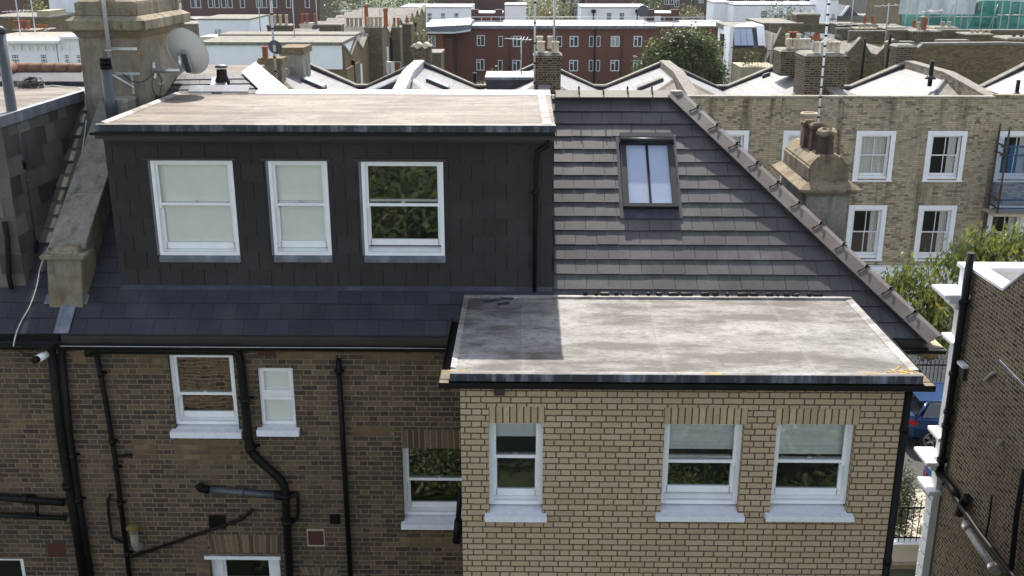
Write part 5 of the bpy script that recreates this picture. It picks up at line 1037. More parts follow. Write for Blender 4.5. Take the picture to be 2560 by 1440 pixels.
for s in sp: m.tube([(12.3, 25.5, 3.2), ((12.3 + s[0]) / 2, 25.5, (3.6 + s[2]) / 2 + .2), s[:3]], [.05, .035, .01], 6)
m.build('trunk', M['bark'], T)
# the gardens behind the camera, seen only mirrored in the panes
for k, (x, y, s_, z, mt, lb) in enumerate(((-2.8, -2.2, 3.1, 6.5, 'leaf_mid', 'tall garden tree mirrored in the open dormer window'), (1.6, -5, 2.9, 4.6, 'leaf_mid', 'broad garden tree behind the viewpoint, left of the tallest'), (5.4, -3.2, 2.6, 4.2, 'leaf_olive', 'greyish garden tree behind the viewpoint'), (9.6, -4.6, 3.0, 4.2, 'leaf_mid', 'garden tree mirrored at the right of the extension panes'), (-.4, 3.4, 1.7, 2.2, 'leaf_mid', 'rounded garden bush mirrored in the narrow extension window'), (3.0, 3.0, 1.8, 2.6, 'leaf_mid', 'yellow-green garden bush mirrored in the middle extension window'), (6.2, 3.4, 1.8, 2.4, 'leaf_mid', 'green garden bush mirrored in the right extension window'), (-3.0, 2.6, 1.3, 2.6, 'leaf_olive', 'small garden bush mirrored beside the brick wing'))):
    tree(lb, 0, 0, y, [(0, 0, z, s_, s_, s_ * .9), (s_ * .7, .3, z - .8, s_ * .6, s_ * .6, s_ * .6), (-s_ * .7, 0, z - .5, s_ * .6, s_ * .6, s_ * .7)], (6500 if y < 0 else 9000), (.30 if y < 0 else .13), mt, seed=40 + k, x=x, group='garden trees behind the viewpoint')
t = thing('garden_wing', (-9, 2, 0), 'brick rear wing mirrored in the windows of the brown brick wall', 'house'); m = MB(); m.box(-14, -5.6, 1.0, 4.2, 0, 5.9); m.build('wall', M['side_brick'], t); m = MB(); m.tube([(-8.4, 4.28, 0), (-8.4, 4.28, 4.2), (-7.2, 4.28, 4.0)], .05, 8); m.build('drainpipe', M['pipe'], t); m = MB(); m.box(-14.1, -5.5, .9, 4.3, 5.902, 6.05); m.build('coping', M['coping'], t)
# ============================================================ TERRACE ACROSS THE STREET (butterfly roofs behind a parapet)
TY = 37.0; PTZ = 9.23
PKX = [-9.92, -4.75, .58, 5.90, 11.19, 16.47, 21.72, 27.0]
M['slate_roof'] = brick('big_sheen_slates', [(0.175, 0.167, 0.170), (0.155, 0.148, 0.154), (0.20, 0.19, 0.19), (0.145, 0.14, 0.143)], (0.05, 0.047, 0.053), stretcher=0.55, header=0.0, course=0.48, joint=0.022, wob=0.001, wear=0.25, wearcol=(0.17, 0.15, 0.13), wscale=0.6, bumps=0.3)  # pale tone carries the glancing sun sheen of the slates
M['slate_roof'].node_tree.nodes['Principled BSDF'].inputs['Roughness'].default_value = 0.5
M['slate_small'] = brick('small_pale_slates', [(0.23, 0.205, 0.18), (0.18, 0.165, 0.15), (0.27, 0.25, 0.225)], (0.07, 0.06, 0.05), stretcher=0.32, header=0.0, course=0.24, joint=0.016, wear=0.3, wearcol=(0.2, 0.17, 0.13), wscale=1.0, bumps=0.4)
WTOP = lambda xl, xr: (xl, 327, xr, 450)
def twindow(parent, x0, x1, z0, z1, cur):
    # white surround, sash with one glazing bar each way, curtains behind
    m = MB(); b = .17; Y = TY
    m.box(x0, x1, Y - .03, Y + .05, z1 - b, z1); m.box(x0, x0 + b, Y - .03, Y + .05, z0, z1 - b); m.box(x1 - b, x1, Y - .03, Y + .05, z0, z1 - b); m.box(x0 - .02, x1 + .02, Y - .07, Y + .05, z0 - .05, z0)
    m.box(x0 + b, x1 - b, Y + .01, Y + .12, z0, z0 + .10); s_ = m.build('window_surround', M['white_paint'], parent)
    sash(parent, x0 + b, x1 - b, z0 + .08, z1 - b, Y + .06, (z0 + z1) / 2 + .0, jam=.05, bars=1, blind=cur, gl='glass_clear', lock=False)
zt0, zt1 = rect(2133, 327, 2237, 450, TY)[2:]; zl0, zl1 = rect(2112, 513, 2212, 648, TY)[2:]
labels = ['far left terrace house with brown-coped butterfly roof and two rendered chimneys', 'terrace house with white lead-capped butterfly roof behind the dormer', 'terrace house with flat roof box and buff-potted brick chimney on its party wall', 'terrace house with sunlit slate butterfly roof behind the ridge clips', 'pale brick terrace house with bright slate roof and two cream-potted chimneys', 'stained brick terrace house with black roof vent and white skylight', 'terrace house at the right edge with blue-netted scaffold window', 'x']
HS = []
for i in range(7):
    xa, xb = PKX[i], PKX[i + 1]; xv = {0: -7.34, 1: -2.1, 2: 3.14, 3: 8.49, 4: 13.85, 5: 19.55, 6: 24.5}[i]
    t = thing('terrace_house', ((xa + xb) / 2, TY, 0), labels[i], 'house', 'terrace houses with butterfly roofs'); HS.append(t)
    wc = [c for c in (7.19, 9.82, 12.42, 14.95, 17.48, 20.0) if xa <= c < xb] if i >= 3 else []
    ops = []
    for c in wc:
        ops += [(c - .53, c + .53, zt0 + .05, zt1 - .17), (c - .53, c + .53, zl0 + .05, zl1 - .17)]
    mb = MB(); wall_y(mb, xa, xb, 0, PTZ - .06, TY, ops, rev=.08); mb.poly([(xa, TY + .25, 8.1), (xa, TY + .25, PTZ - .06), (xb, TY + .25, PTZ - .06), (xb, TY + .25, 8.1)]); mb.build('front_wall', M['terrace_brick'], t)
    mb = MB(); d = .06 if i < 5 else .12; mb.box(xa, xb - .01, TY - .04, TY + .28, PTZ - .06, PTZ + (.0 if i < 5 else .05)); mb.build('coping', M['stone'] if i < 5 else M['stone_top'], t)
    for c in wc:
        cur = {7.19: drape([(0, 1)]), 9.82: roller(1.0, 'blind'), 12.42: drape([(0, 1)])}.get(c, drape([(.66, .98)]))
        twindow(t, c - .70, c + .70, zt0, zt1, cur)
        twindow(t, c - .70, c + .68, zl0, zl1, drape([(.7, .98)]))
    if i >= 3:
        zc0 = PY(2200, 672, TY).z
        m = MB(); m.box(xa, xb - .01, TY - .30, TY - .003, zc0 + .02, zc0 + .14); m.box(xa, xb - .01, TY - .16, TY - .003, zc0 - .25, zc0 + .018); m.build('string_course', M['white_stucco'], t)
        m = MB(); m.box(xa, xb - .01, TY - .04, TY - .003, 0, zc0 - .26); m.build('ground_floor_stucco', M['white_stucco'], t)
        for c in wc[:1]:
            m = MB(); m.prism([(c - .9, zc0 - .9), (c + 1.0, zc0 - .9), (c + .8, zc0 - .28), (c - .7, zc0 - .28)][::1], 'y', TY - 1.1, TY - .05); m.box(c - .95, c + 1.05, TY - 1.2, TY - .05, zc0 - 1.05, zc0 - .9); m.box(c - .9, c - .6, TY - 1.15, TY - .85, 0, zc0 - 1.05); m.box(c + .7, c + 1.0, TY - 1.15, TY - .85, 0, zc0 - 1.05); m.build('porch', M['white_stucco'], t)
    zr_, zv_ = 9.38, 8.30; Yh, Yf, Yb = 41.5, 37.3, 45.9
    m = MB()
    for (x, s) in ((xa, 1), (xb, -1)):
        P = [(x, Yh, zr_), (x, Yb, zr_), (xv, Yb, zv_), (xv, Yf, zv_)]; T_ = [(x, Yh, zr_), (xv, Yf, zv_), (x, Yf, zv_)]
        m.poly(P if s < 0 else P[::-1])
    m.build('roof_slates', M['slate_roof'], t)
    m = MB()
    for (x, s) in ((xa, 1), (xb, -1)):
        T_ = [(x, Yh, zr_), (xv, Yf, zv_), (x, Yf, zv_)]; m.poly(T_ if s < 0 else T_[::-1])
    m.build('hip_slates', M['slate_small'], t)
    hc = MB()
    for x in (xa, xb):
        a, b = Vector((x, Yh, zr_ + .03)), Vector((xv, Yf, zv_ + .03)); d = (b - a).normalized(); s_ = d.cross(Vector((0, 0, 1))).normalized() * .13; U = Vector((0, 0, .06)); b = a + (b - a) * .97
        for q, r_ in ((-1, 0), (1, 0)): hc.hexa([a, a + s_ * q - U * 1.2, b + s_ * q - U * 1.2, b, a + U * .4, a + s_ * q - U * .8, b + s_ * q - U * .8, b + U * .4])
    hc.build('hip_capping', M[('coping', 'lead_glare', 'coping', 'coping', 'dark_lead', 'pot_dark', 'coping')[i]], t)
    # rear parapet following the V, dark flashed inside, pale coping
    prof_ = [(xa, zr_ - 3), (xb, zr_ - 3), (xb, 9.52), (xv + .25, 8.46), (xv - .25, 8.46), (xa, 9.52)]
    m = MB(); m.prism([(x, z) for x, z in prof_][::-1], 'y', 45.92, 46.2); m.build('rear_parapet', M['dark_lead'], t)
    m = MB()
    for (a, b) in (((xa, 9.52), (xv - .25, 8.46)), ((xv - .25, 8.46), (xv + .25, 8.46)), ((xv + .25, 8.46), (xb, 9.52))):
        m.hexa([(a[0], 45.86, a[1] + .002), (b[0], 45.86, b[1] + .002), (b[0], 46.28, b[1] + .002), (a[0], 46.28, a[1] + .002), (a[0], 45.86, a[1] + .07), (b[0], 45.86, b[1] + .07), (b[0], 46.28, b[1] + .07), (a[0], 46.28, a[1] + .07)])
    m.build('rear_coping', M['coping'], t)
    # party wall on the left side of each house
    pm = 'lead_glare' if i == 1 else ('dark_brick' if i in (2, 4) else 'terrace_brick'); wt = .17
    m = MB()
    m.prism([(37.26, 8), (45.9, 8), (45.9, 9.50), (41.4, 9.52), (37.26, 9.12)], 'x', xa - wt, xa + wt); m.build('party_wall', M[pm], t)
    m = MB(); m.hexa([(xa - wt - .05, 37.3, 9.125), (xa + wt + .05, 37.3, 9.125), (xa + wt + .05, 41.4, 9.525), (xa - wt - .05, 41.4, 9.525), (xa - wt - .05, 37.3, 9.21), (xa + wt + .05, 37.3, 9.21), (xa + wt + .05, 41.4, 9.61), (xa - wt - .05, 41.4, 9.61)]); m.box(xa - wt - .05, xa + wt + .05, 41.402, 45.84, 9.53, 9.61); m.build('party_coping', M['lead_glare' if i == 1 else 'coping'], t)
# --- helpers for everything placed by rectangles on a known distance
def pbox(px0, py0, px1, py1, D, depth, mat, name, parent, bevel=0):
    x0, x1, z0, z1 = rect(px0, py0, px1, py1, D); m = MB(); m.box(x0, x1, D, D + depth, z0, z1); return m.build(name, M[mat], parent, bevel=bevel)
def ppoly(pts, D, depth, mat, name, parent):
    m = MB(); P = [PY(x, y, D) for x, y in pts]; n = len(P); A = sum(P[k].x * P[(k + 1) % n].z - P[(k + 1) % n].x * P[k].z for k in range(n))
    if A > 0: P = P[::-1]
    m.prism([(p.x, p.z) for p in P], 'y', D, D + depth); return m.build(name, M[mat], parent)
def pots(parent, xs, ybase, ytop, D, mat, wpx, dy=0, dz=0):
    for x in xs:
        b = PY(x, ybase, D); tp = PY(x, ytop, D); r_ = (PY(x + wpx / 2, ybase, D).x - b.x); h = tp.z - b.z; m = MB(); m.lathe([(r_ * 1.0, 0), (r_ * .9, h * .1), (r_ * .82, h * .8), (r_ * 1.02, h * .85), (r_ * 1.02, h * .95), (r_ * .85, h), (r_ * .6, h * 1.0), (r_ * .6, h * .8)], (b.x, b.y + dy, b.z + dz), 12); m.build('chimney_pot', M[mat], parent)
def stack(label, x0, y0, x1, y1, D, depth, mat, cap='coping', band=.08, group=None, capmat=None):
    a, b, c, d = rect(x0, y0, x1, y1, D); t = thing('chimney', ((a + b) / 2, D + depth / 2, c), label, 'chimney', group); m = MB(); hh = d - c
    m.box(a, b, D, D + depth, c, d - .22 * min(1, hh)); m.box(a - .05, b + .05, D - .05, D + depth + .05, d - .219 * min(1, hh), d - .09 * min(1, hh)); m.build('shaft', M[mat], t)
    m = MB(); m.frustum(a - .05, b + .05, D - .05, D + depth + .05, d - .089 * min(1, hh), a + .06, b - .06, D + .06, D + depth - .06, d); m.build('flaunching', M[cap], t); return t
G1 = 'chimney stacks along the butterfly roofs'
t = stack('rendered chimney with brick top and one red pot, beside the dark dish', 648, 146, 704, 212, 40.5, .7, 'stack_render', group=G1); pbox(645, 146, 706, 160, 40.42, .86, 'mid_brick_warm', 'brick_top', t); pots(t, [664], 146, 116, 40.8, 'pot_red', 17)
t = stack('dark rendered chimney with brick top, just right of the red-potted one', 700, 120, 757, 196, 43.0, 1.5, 'stone', group=G1); pbox(697, 119, 759, 136, 42.9, 1.7, 'mid_brick_warm', 'brick_top', t)
t = stack('short brick chimney with two half-round white-capped vents behind the white hip', 1029, 112, 1076, 160, 46.4, .8, 'dark_brick', group=G1)
for x in (1043, 1063):
    c = PY(x, 112, 46.3); m = MB(); m.tube([c - Vector((0, 0, .05)), c + Vector((0, .8, -.05))], .12, 14); m.build('half_round_cap', M['pot_cream'], t)
t = stack('tall sooty brick chimney with four buff pots, behind the ridge', 1336, 133, 1402, 240, 39.0, .95, 'dark_brick', group=G1)
pots(t, [1353, 1388], 130, 103, 39.1, 'pot_cream', 20); pots(t, [1349, 1376], 122, 90, 39.8, 'pot_cream', 17)
t = stack('sooty brick chimney with six cream pots, left of a close pair', 1952, 124, 2030, 190, 42.4, 1.3, 'dark_brick', group=G1)
for k, x in enumerate((1972, 1988, 2005, 2018)): pots(t, [x], 122, 96, 42.6 + .2 * (k % 2), 'pot_cream', 16)
pots(t, [1968, 1995], 112, 84, 43.6, 'pot_cream', 13)
for x in (1976, 1990): c = PY(x, 82, 43.0); m = MB(); m.lathe([(.03, -.2), (.03, 0), (.14, .0), (.10, .04), (0, .06)], c, 12); m.build('pot_cowl', M['pot_red'], t)
t = stack('broad stained brick chimney with cream pots, right of the close pair', 2012, 134, 2112, 245, 38.6, 1.5, 'dark_brick', group=G1)
for k, x in enumerate((2040, 2058, 2078, 2092)): pots(t, [x], 130, 104, 38.8 + .15 * (k % 2), 'pot_cream', 17)
pots(t, [2036, 2070], 122, 100, 39.6, 'pot_cream', 15)
t = stack('short dark brick chimney at the rear of the stained terrace house', 2240, 112, 2287, 180, 46.4, .9, 'dark_brick', group=G1)
# roof lights, vents and the boxy dormer
def slope_light(px, py, i, L, W, mat, label):
    xa, xb = PKX[i], PKX[i + 1]; c = PY(px, py, 42.0)
    xv = {0: -7.34, 1: -2.1, 2: 3.14, 3: 8.49, 4: 13.85, 5: 19.55}[i]; x, s = (xa, 1) if abs(c.x - xa) < abs(c.x - xb) else (xb, -1)
    k = (9.38 - 8.30) / abs(xv - x)
    # intersect the sight line with the slope
    r_ = ray(px, py); t_ = (9.38 + k * s * x - CZ) / (r_.z + k * s * r_.x) ; p = O3 + r_ * t_
    def at(dx, dy, h): return Vector((p.x + dx, p.y + dy, p.z - k * s * dx + h))
    m = MB(); m.hexa([at(-L / 2, -W / 2, -.1), at(L / 2, -W / 2, -.1), at(L / 2, W / 2, -.1), at(-L / 2, W / 2, -.1), at(-L / 2, -W / 2, .12), at(L / 2, -W / 2, .12), at(L / 2, W / 2, .12), at(-L / 2, W / 2, .12)])
    o = thing('skylight', tuple(p), label, 'skylight', 'skylights in the butterfly roofs'); m.build('frame', M['dark_lead'], o)
    m = MB(); m.hexa([at(-L / 2 + .03, -W / 2 + .03, .122), at(L / 2 - .03, -W / 2 + .03, .122), at(L / 2 - .03, W / 2 - .03, .122), at(-L / 2 + .03, W / 2 - .03, .122), at(-L / 2 + .03, -W / 2 + .03, .15), at(L / 2 - .03, -W / 2 + .03, .15), at(L / 2 - .03, W / 2 - .03, .15), at(-L / 2 + .03, W / 2 - .03, .15)]); m.build('pane', M[mat], o)
slope_light(785, 212, 0, .9, .8, 'dark_glass', 'dark skylight with bars on the brown slope behind the dormer'); slope_light(960, 222, 0, 1.1, 1.0, 'sky_glass', 'pale skylight low in the valley behind the dormer'); slope_light(1095, 214, 1, .9, .7, 'lead_plain', 'dark-sided skylight on the slope left of the flat roof box')
slope_light(1625, 214, 2, 1.0, .55, 'coping', 'narrow skylight on the slope above the ridge clips'); slope_light(2293, 214, 5, 1.15, .6, 'lead_glare', 'bright white skylight on the stained house roof'); slope_light(1915, 192, 3, .3, .2, 'dark_lead', 'tiny roof vent on the brightest slate slope')
def rpipe(px, py0, py1, D, r_, label):
    a, b = PY(px, py1, D), PY(px, py0, D); t = thing('roof_vent', tuple(a), label, 'vent pipe'); cyl((a.x, a.y, a.z - .3), (a.x, a.y, b.z), r_, 'pipe', 'pipe', t); m = MB(); m.lathe([(r_ * 2.6, -.02), (r_ * 1.1, .12)], a, 14); m.build('collar', M['dark_lead'], t)
rpipe(2326, 152, 196, 40.5, .085, 'black vent pipe beside the bright white skylight'); rpipe(2541, 200, 238, 39.0, .07, 'black vent pipe on the right-edge roof'); rpipe(1187, 182, 212, 46.5, .09, 'black pipe behind the rear parapet left of the flat roof box')
t = thing('roof_hatch', (PY(1275, 235, 42).x, 42, 8.4), 'dark flat-topped box dormer left of the buff-potted chimney', 'dormer'); pbox(1216, 200, 1332, 240, 41.5, 1.9, 'dark_lead', 'walls', t); x0, x1, z0, z1 = rect(1212, 193, 1334, 200, 41.4); m = MB(); m.box(x0, x1, 41.4, 43.6, z0, z1); m.build('flat_top', M['lead_plain'], t)

# ---- masts, aerials, dishes
def mast(label, px0, py0, px1, py1, D, r_, mat='mast', bands=0, cat='mast'):
    b = PY(px0, py0, D); tp = PY(px1, py1, D); t = thing('aerial_mast', tuple(b), label, cat); m = MB(); m.tube([b, (b.x, D, tp.z)], r_, 8); m.build('pole', M[mat], t)
    if bands:
        for k in range(bands): z = b.z + (tp.z - b.z) * (k + .5) / bands; m = MB(); m.tube([(b.x, D, z - .03), (b.x, D, z + .03)], r_ * 1.35, 8); m.build('tape_band', M['pipe'], t)
    return t, b, tp
t, b, tp = mast('tall white mast with black bands rising in front of the broad stained chimney', 2043, 330, 2063, -30, 36.0, .038, 'white_paint', 14)
t, b, tp = mast('grey mast carrying the dark dish beside the red chimney pot', 690, 196, 676, -20, 40.2, .045, 'mast', 6)
c = PY(688, 118, 40.1); DD = thing('satellite_dish', tuple(c), 'round charcoal satellite dish facing away on the grey mast', 'satellite dish'); m = MB(); ax2 = Vector((.1, .95, .3)).normalized(); s2_ = ax2.cross(Vector((0, 0, 1))).normalized(); u2_ = s2_.cross(ax2); R0 = .27
ringz = []
for k in range(5):
    f_ = k / 4; ringz.append([c + s2_ * (R0 * f_ * math.cos(j * math.pi / 10)) + u2_ * (R0 * 1.05 * f_ * math.sin(j * math.pi / 10)) - ax2 * .06 * (1 - f_ * f_) for j in range(20)])
for k in range(4):
    for j in range(20): m.poly([ringz[k][j], ringz[k][(j + 1) % 20], ringz[k + 1][(j + 1) % 20], ringz[k + 1][j]] if k else [ringz[0][0], ringz[1][(j + 1) % 20], ringz[1][j]], smooth=True)
m.build('dish', M['dark_dish'], DD); m = MB(); m.box(c.x - .05, c.x + .05, c.y - .14, c.y - .05, c.z - .15, c.z + .1); m.build('bracket', M['mast'], DD)
mast('thin grey mast left of the buff-potted chimney', 1336, 232, 1332, -20, 38.9, .035, 'mast', 5); mast('pale mast rising from the buff-potted chimney', 1385, 110, 1383, -20, 39.6, .04, 'mast', 0)
def yagi(label, px, py, D, L, el, n, dirx, h0=None, mat='steel_white'):
    c = PY(px, py, D); t = thing('tv_aerial', tuple(c), label, 'aerial'); m = MB(); d = Vector((dirx, .25, .03)).normalized(); s_ = Vector((0, 0, 1)) if el == 'v' else d.cross(Vector((0, 0, 1))).normalized(); m.tube([c - d * L * .4, c + d * L * .6], .012, 5)
    for k in range(n): p = c - d * L * .4 + d * L * k / n; w_ = .22 - .06 * k / n; q = s_ * w_ + Vector((0, 0, .10 * math.sin(k))); m.tube([p - q, p + q], .009, 4)
    m.build('boom_and_rods', M[mat], t)
    if h0: b = PY(px + 4, h0, D); m = MB(); m.tube([(c.x + .05, D, b.z), (c.x + .05, D, c.z + .1)], .022, 6); m.build('pole', M['mast'], t)
    return t
yagi('pinkish rod aerial on its own pole left of the buff-potted chimney', 1300, 98, 40, 1.0, 'h', 7, -1, 188)

# ---- scaffold with blue netting on the right-edge house
t = thing('scaffold', (17.2, 36.2, 0), 'scaffold with blue netting around the window at the right edge', 'scaffold'); m = MB()
for x, y in ((16.7, 36.1), (18.9, 36.1), (20.7, 36.1), (16.7, 36.85), (18.9, 36.85)): m.tube([(x, y, 0), (x, y, 8.3)], .035, 7)
for z in (3.0, 5.4, 5.7, 7.3, 7.6): m.tube([(16.5, 36.1, z), (21, 36.1, z)], .03, 7); m.tube([(16.7, 36.1, z), (16.7, 36.95, z)], .03, 7)
m.build('poles', M['pot_dark'], t); m = MB(); m.box(16.5, 20, 35.9, 36.85, 5.15, 5.22); m.build('boards', M['pot_buff'], t)
nm = NT('blue_netting'); nm.col((0.06, 0.17, 0.36)); nm.rough(.9); tp_ = nm.n('ShaderNodeBsdfTransparent'); mx = nm.n('ShaderNodeMixShader', {0: .66, 1: nm.bsdf.outputs[0], 2: tp_.outputs[0]}); nm.t.links.new(mx.outputs[0], nm.out.inputs[0]); M['blue_net'] = nm.m
m = MB(); m.poly([(16.75, 36.0, 5.3), (20, 36.0, 5.2), (20, 36.0, 7.6), (16.75, 36.0, 7.7)]); m.poly([(16.72, 36.0, 5.2), (16.72, 36.9, 5.2), (16.72, 36.9, 7.9), (16.72, 36.0, 7.7)]); m.build('netting', M['blue_net'], t)
t = thing('step_ladder', (17.1, 36.5, 3.1), 'yellow step ladder standing at the scaffolded lower window', 'ladder'); m = MB()
for x in (16.85, 17.25): m.hexa([(x, 36.3, 3.1), (x + .06, 36.3, 3.1), (x + .06, 36.36, 3.1), (x, 36.36, 3.1), (x, 36.5, 4.5), (x + .06, 36.5, 4.5), (x + .06, 36.56, 4.5), (x, 36.56, 4.5)])
m.build('stiles', M['plate'], t); m = MB()
for k in range(5): m.box(16.9, 17.26, 36.32 + k * .04, 36.40 + k * .04, 3.3 + k * .25, 3.34 + k * .25)
m.build('treads', M['steel'], t)
# ============================================================ BEYOND THE TERRACE
def fwin(parent, x0, y0, x1, y1, D, style='case', frame='white_paint', pane='dark_glass'):
    a, b, c, d = rect(x0, y0, x1, y1, D); m = MB(); t = max(.07, (b - a) * .10); q = D - .03
    m.box(a, b, q, D - .003, c, c + t); m.box(a, b, q, D - .003, d - t, d); m.box(a, a + t, q, D - .003, c + t, d - t); m.box(b - t, b, q, D - .003, c + t, d - t)
    if style == 'case': xm = a + (b - a) * .48; m.box(xm - t / 2, xm + t / 2, q, D - .003, c + t, d - t); zm = d - (d - c) * .27; m.box(a + t, xm - t / 2, q, D - .003, zm - t / 2, zm + t / 2)
    if style == 'sash':
        zm = (c + d) / 2; m.box(a + t, b - t, q, D - .003, zm - t / 2, zm + t / 2)
        for k in (1, 2): xm = a + (b - a) * k / 3; m.box(xm - t / 4, xm + t / 4, q + .01, D - .003, c + t, d - t)
        for k in (.25, .75): zz = c + (d - c) * k; m.box(a + t, b - t, q + .01, D - .003, zz - t / 4, zz + t / 4)
    w_ = m.build('window', M[frame], parent); m = MB(); m.box(a + .02, b - .02, D - .012, D - .002, c + .02, d - .02); m.build('pane', M['pale_pane' if (pane == 'dark_glass' and style == 'case' and random.random() < .45) else pane], w_); return w_
def bldg(label, x0, y0, x1, y1, D, depth, mat, name='building', cat='building', group=None, roof='flat_roof', zbot=None, cope=True):
    a, b, c, d = rect(x0, y0, x1, y1, D); c = 0 if zbot is None else zbot; t = thing(name, ((a + b) / 2, D, c), label, cat, group)
    m = MB(); m.box(a, b, D, D + depth, min(c, d - 3), d); m.build('wall', M[mat], t)
    if roof: m = MB(); m.box(a - .06, b + .06, D - .08, D + depth + .06, d + .002, d + .14); m.build('flat_roof', M[roof], t)
    return t
# --- red-brick flats
D = 120.0
FL = bldg('long red-brown brick block of flats with white casement windows and roof railing', 1108, 68, 1830, 240, D, 11, 'red_brick', roof='lead_plain')
for x in (1192, 1281, 1424, 1475, 1528, 1584):
    wd = 20
for (x0, x1) in ((1192, 1212), (1246, 1257), (1282, 1303), (1391, 1405), (1424, 1446), (1473, 1484), (1491, 1501), (1527, 1549), (1584, 1605)):
    for (yt, yb_, dx) in ((92, 119, 0), (152, 180, -1)):
        if x0 == 1391 and yt > 100: continue
        sh = 3 if x0 > 1400 else 0
        fwin(FL, x0 + dx, yt - 2 + (-2 if x0 < 1220 else 0), x1 + dx, yb_ - 2 + (-2 if x0 < 1220 else 0), D, 'case' if x1 - x0 > 15 else 'plain', pane='dark_glass')
for (x, y0, y1) in ((1142, 96, 214), (1331, 70, 215), (1488, 70, 215), (1556, 84, 190), (1275, 84, 180)):
    a = PY(x, y0, D - .1); b = PY(x, y1, D - .1); m = MB(); m.tube([(a.x, D - .1, b.z), (a.x, D - .1, a.z)], .11, 7); m.box(a.x - .2, a.x + .2, D - .25, D - .02, a.z - .35, a.z); m.build('drainpipe', M['black_paint'] if x == 1488 else M['maroon_brick'], FL)
a, b, c, d = rect(1108, 64, 1640, 68, D - .3); m = MB(); m.box(a, b, D - .35, D - .1, d - .35, d + .0); m.build('roof_edge', M['lead_plain'], FL)
m = MB(); zt_ = PY(1400, 68, D).z + .15
for k in range(34): x = PY(1060 + k * 24, 60, D + 1).x; m.tube([(x, D + 1, zt_ - .2), (x, D + 1, zt_ + .9)], .03, 5)
xa = PY(1060, 60, D + 1).x; xb = PY(1850, 60, D + 1).x
for z in (.45, .9): m.tube([(xa, D + 1, zt_ + z), (xb, D + 1, zt_ + z)], .035, 5)
rl_ = thing('roof_railing', (0, D + 1, zt_), 'long white safety railing along the roof of the red-brown flats', 'railing'); m.build('rails', M['steel_white'], rl_)
# orange wing on the left with white fascia
OW = bldg('orange brick wing of the flats with white fascia, left of the red-brown block', 1060, 84, 1108, 240, D - 3, 14, 'orange_brick', roof=None)
ppoly([(1050, 83), (1174, 80), (1174, 62), (1050, 68)], D - 3.5, 14, 'lead_plain', 'roof', OW); ppoly([(1046, 84), (1135, 84), (1176, 78), (1176, 74), (1135, 80), (1046, 80)], D - 3.8, .25, 'white_stucco', 'fascia', OW); fwin(OW, 1070, 89, 1089, 117, D - 3); pbox(1092, 96, 1130, 240, D - 2, 3, 'red_brick', 'return_wall', OW)
# low brown sheds in front of the flats
t = bldg('small brown brick outbuilding with pale flat roof, beneath the orange wing', 1075, 136, 1103, 200, 80, 3, 'mid_brick', roof='coping', zbot=0)
# --- stair heads and white penthouses on the flats
WH = []
for (lb, x0, y0, x1, y1, D_, dep, wins) in (('white rooftop storey with three small-paned windows behind the left of the flats', 1002, 20, 1178, 62, 150, 10, [(1068, 32, 1080, 54), (1102, 32, 1113, 54), (1135, 32, 1147, 54)]),
        ('white rooftop box between brick stair heads and the pale trees', 1262, 14, 1315, 44, 140, 6, []), ('white rooftop storey with dark hoppers right of the pale trees', 1452, 20, 1620, 62, 150, 10, [(1516, 31, 1529, 54), (1548, 31, 1561, 54)]),
        ('small white rooftop box right of the turning tree', 1784, 8, 1832, 40, 150, 6, []), ('long white rooftop storey with one large window behind the modern skylight', 1833, 14, 2062, 62, 145, 10, [(1901, 26, 1918, 50), (1946, 26, 1958, 46)]), ('white striped rooftop block beside the tall white mast', 2062, 0, 2094, 62, 140, 8, [(2078, 34, 2088, 46)])):
    t = bldg(lb, x0, y0, x1, y1, D_, dep, 'white_wall', roof='lead_plain', group='white rooftop storeys'); WH.append(t)
    for w4 in wins: fwin(t, *w4, D_, 'sash'); x0_, x1_, z0_, z1_ = rect(*w4, D_); m = MB(); m.box(x0_ - .1, x1_ + .1, D_ - .25, D_ - .02, z0_ - .12, z0_ - .01); m.build('window_sill', M['black_paint'], t)
    if x0 in (1002, 1452):
        for xx in ((1030,) if x0 == 1002 else (1484, 1594)): a = PY(xx, 24, D_ - .2); m = MB(); m.tube([(a.x, D_ - .2, a.z - 2.2), (a.x, D_ - .2, a.z)], .09, 6); m.box(a.x - .28, a.x + .28, D_ - .5, D_ - .02, a.z - .45, a.z + .02); m.build('rain_hopper', M['pipe'], t)
for (lb, x0, y0, x1, y1) in (('brick stair head with two piers and pale slab, left', 1178, 34, 1256, 62), ('brick stair head with white door and two piers, behind the tree', 1618, 34, 1697, 62)):
    t = bldg(lb, x0, y0, x1, y1, 128, 4, 'red_brick', roof='lead_glare', zbot=6)
    for xx in (x0, x1 - 18): pbox(xx, 24, xx + 18, 60, 127.6, 1.2, 'maroon_brick', 'pier', t)
    if x0 > 1500: pbox(1635, 40, 1652, 61, 127.9, .2, 'white_paint', 'door', t)
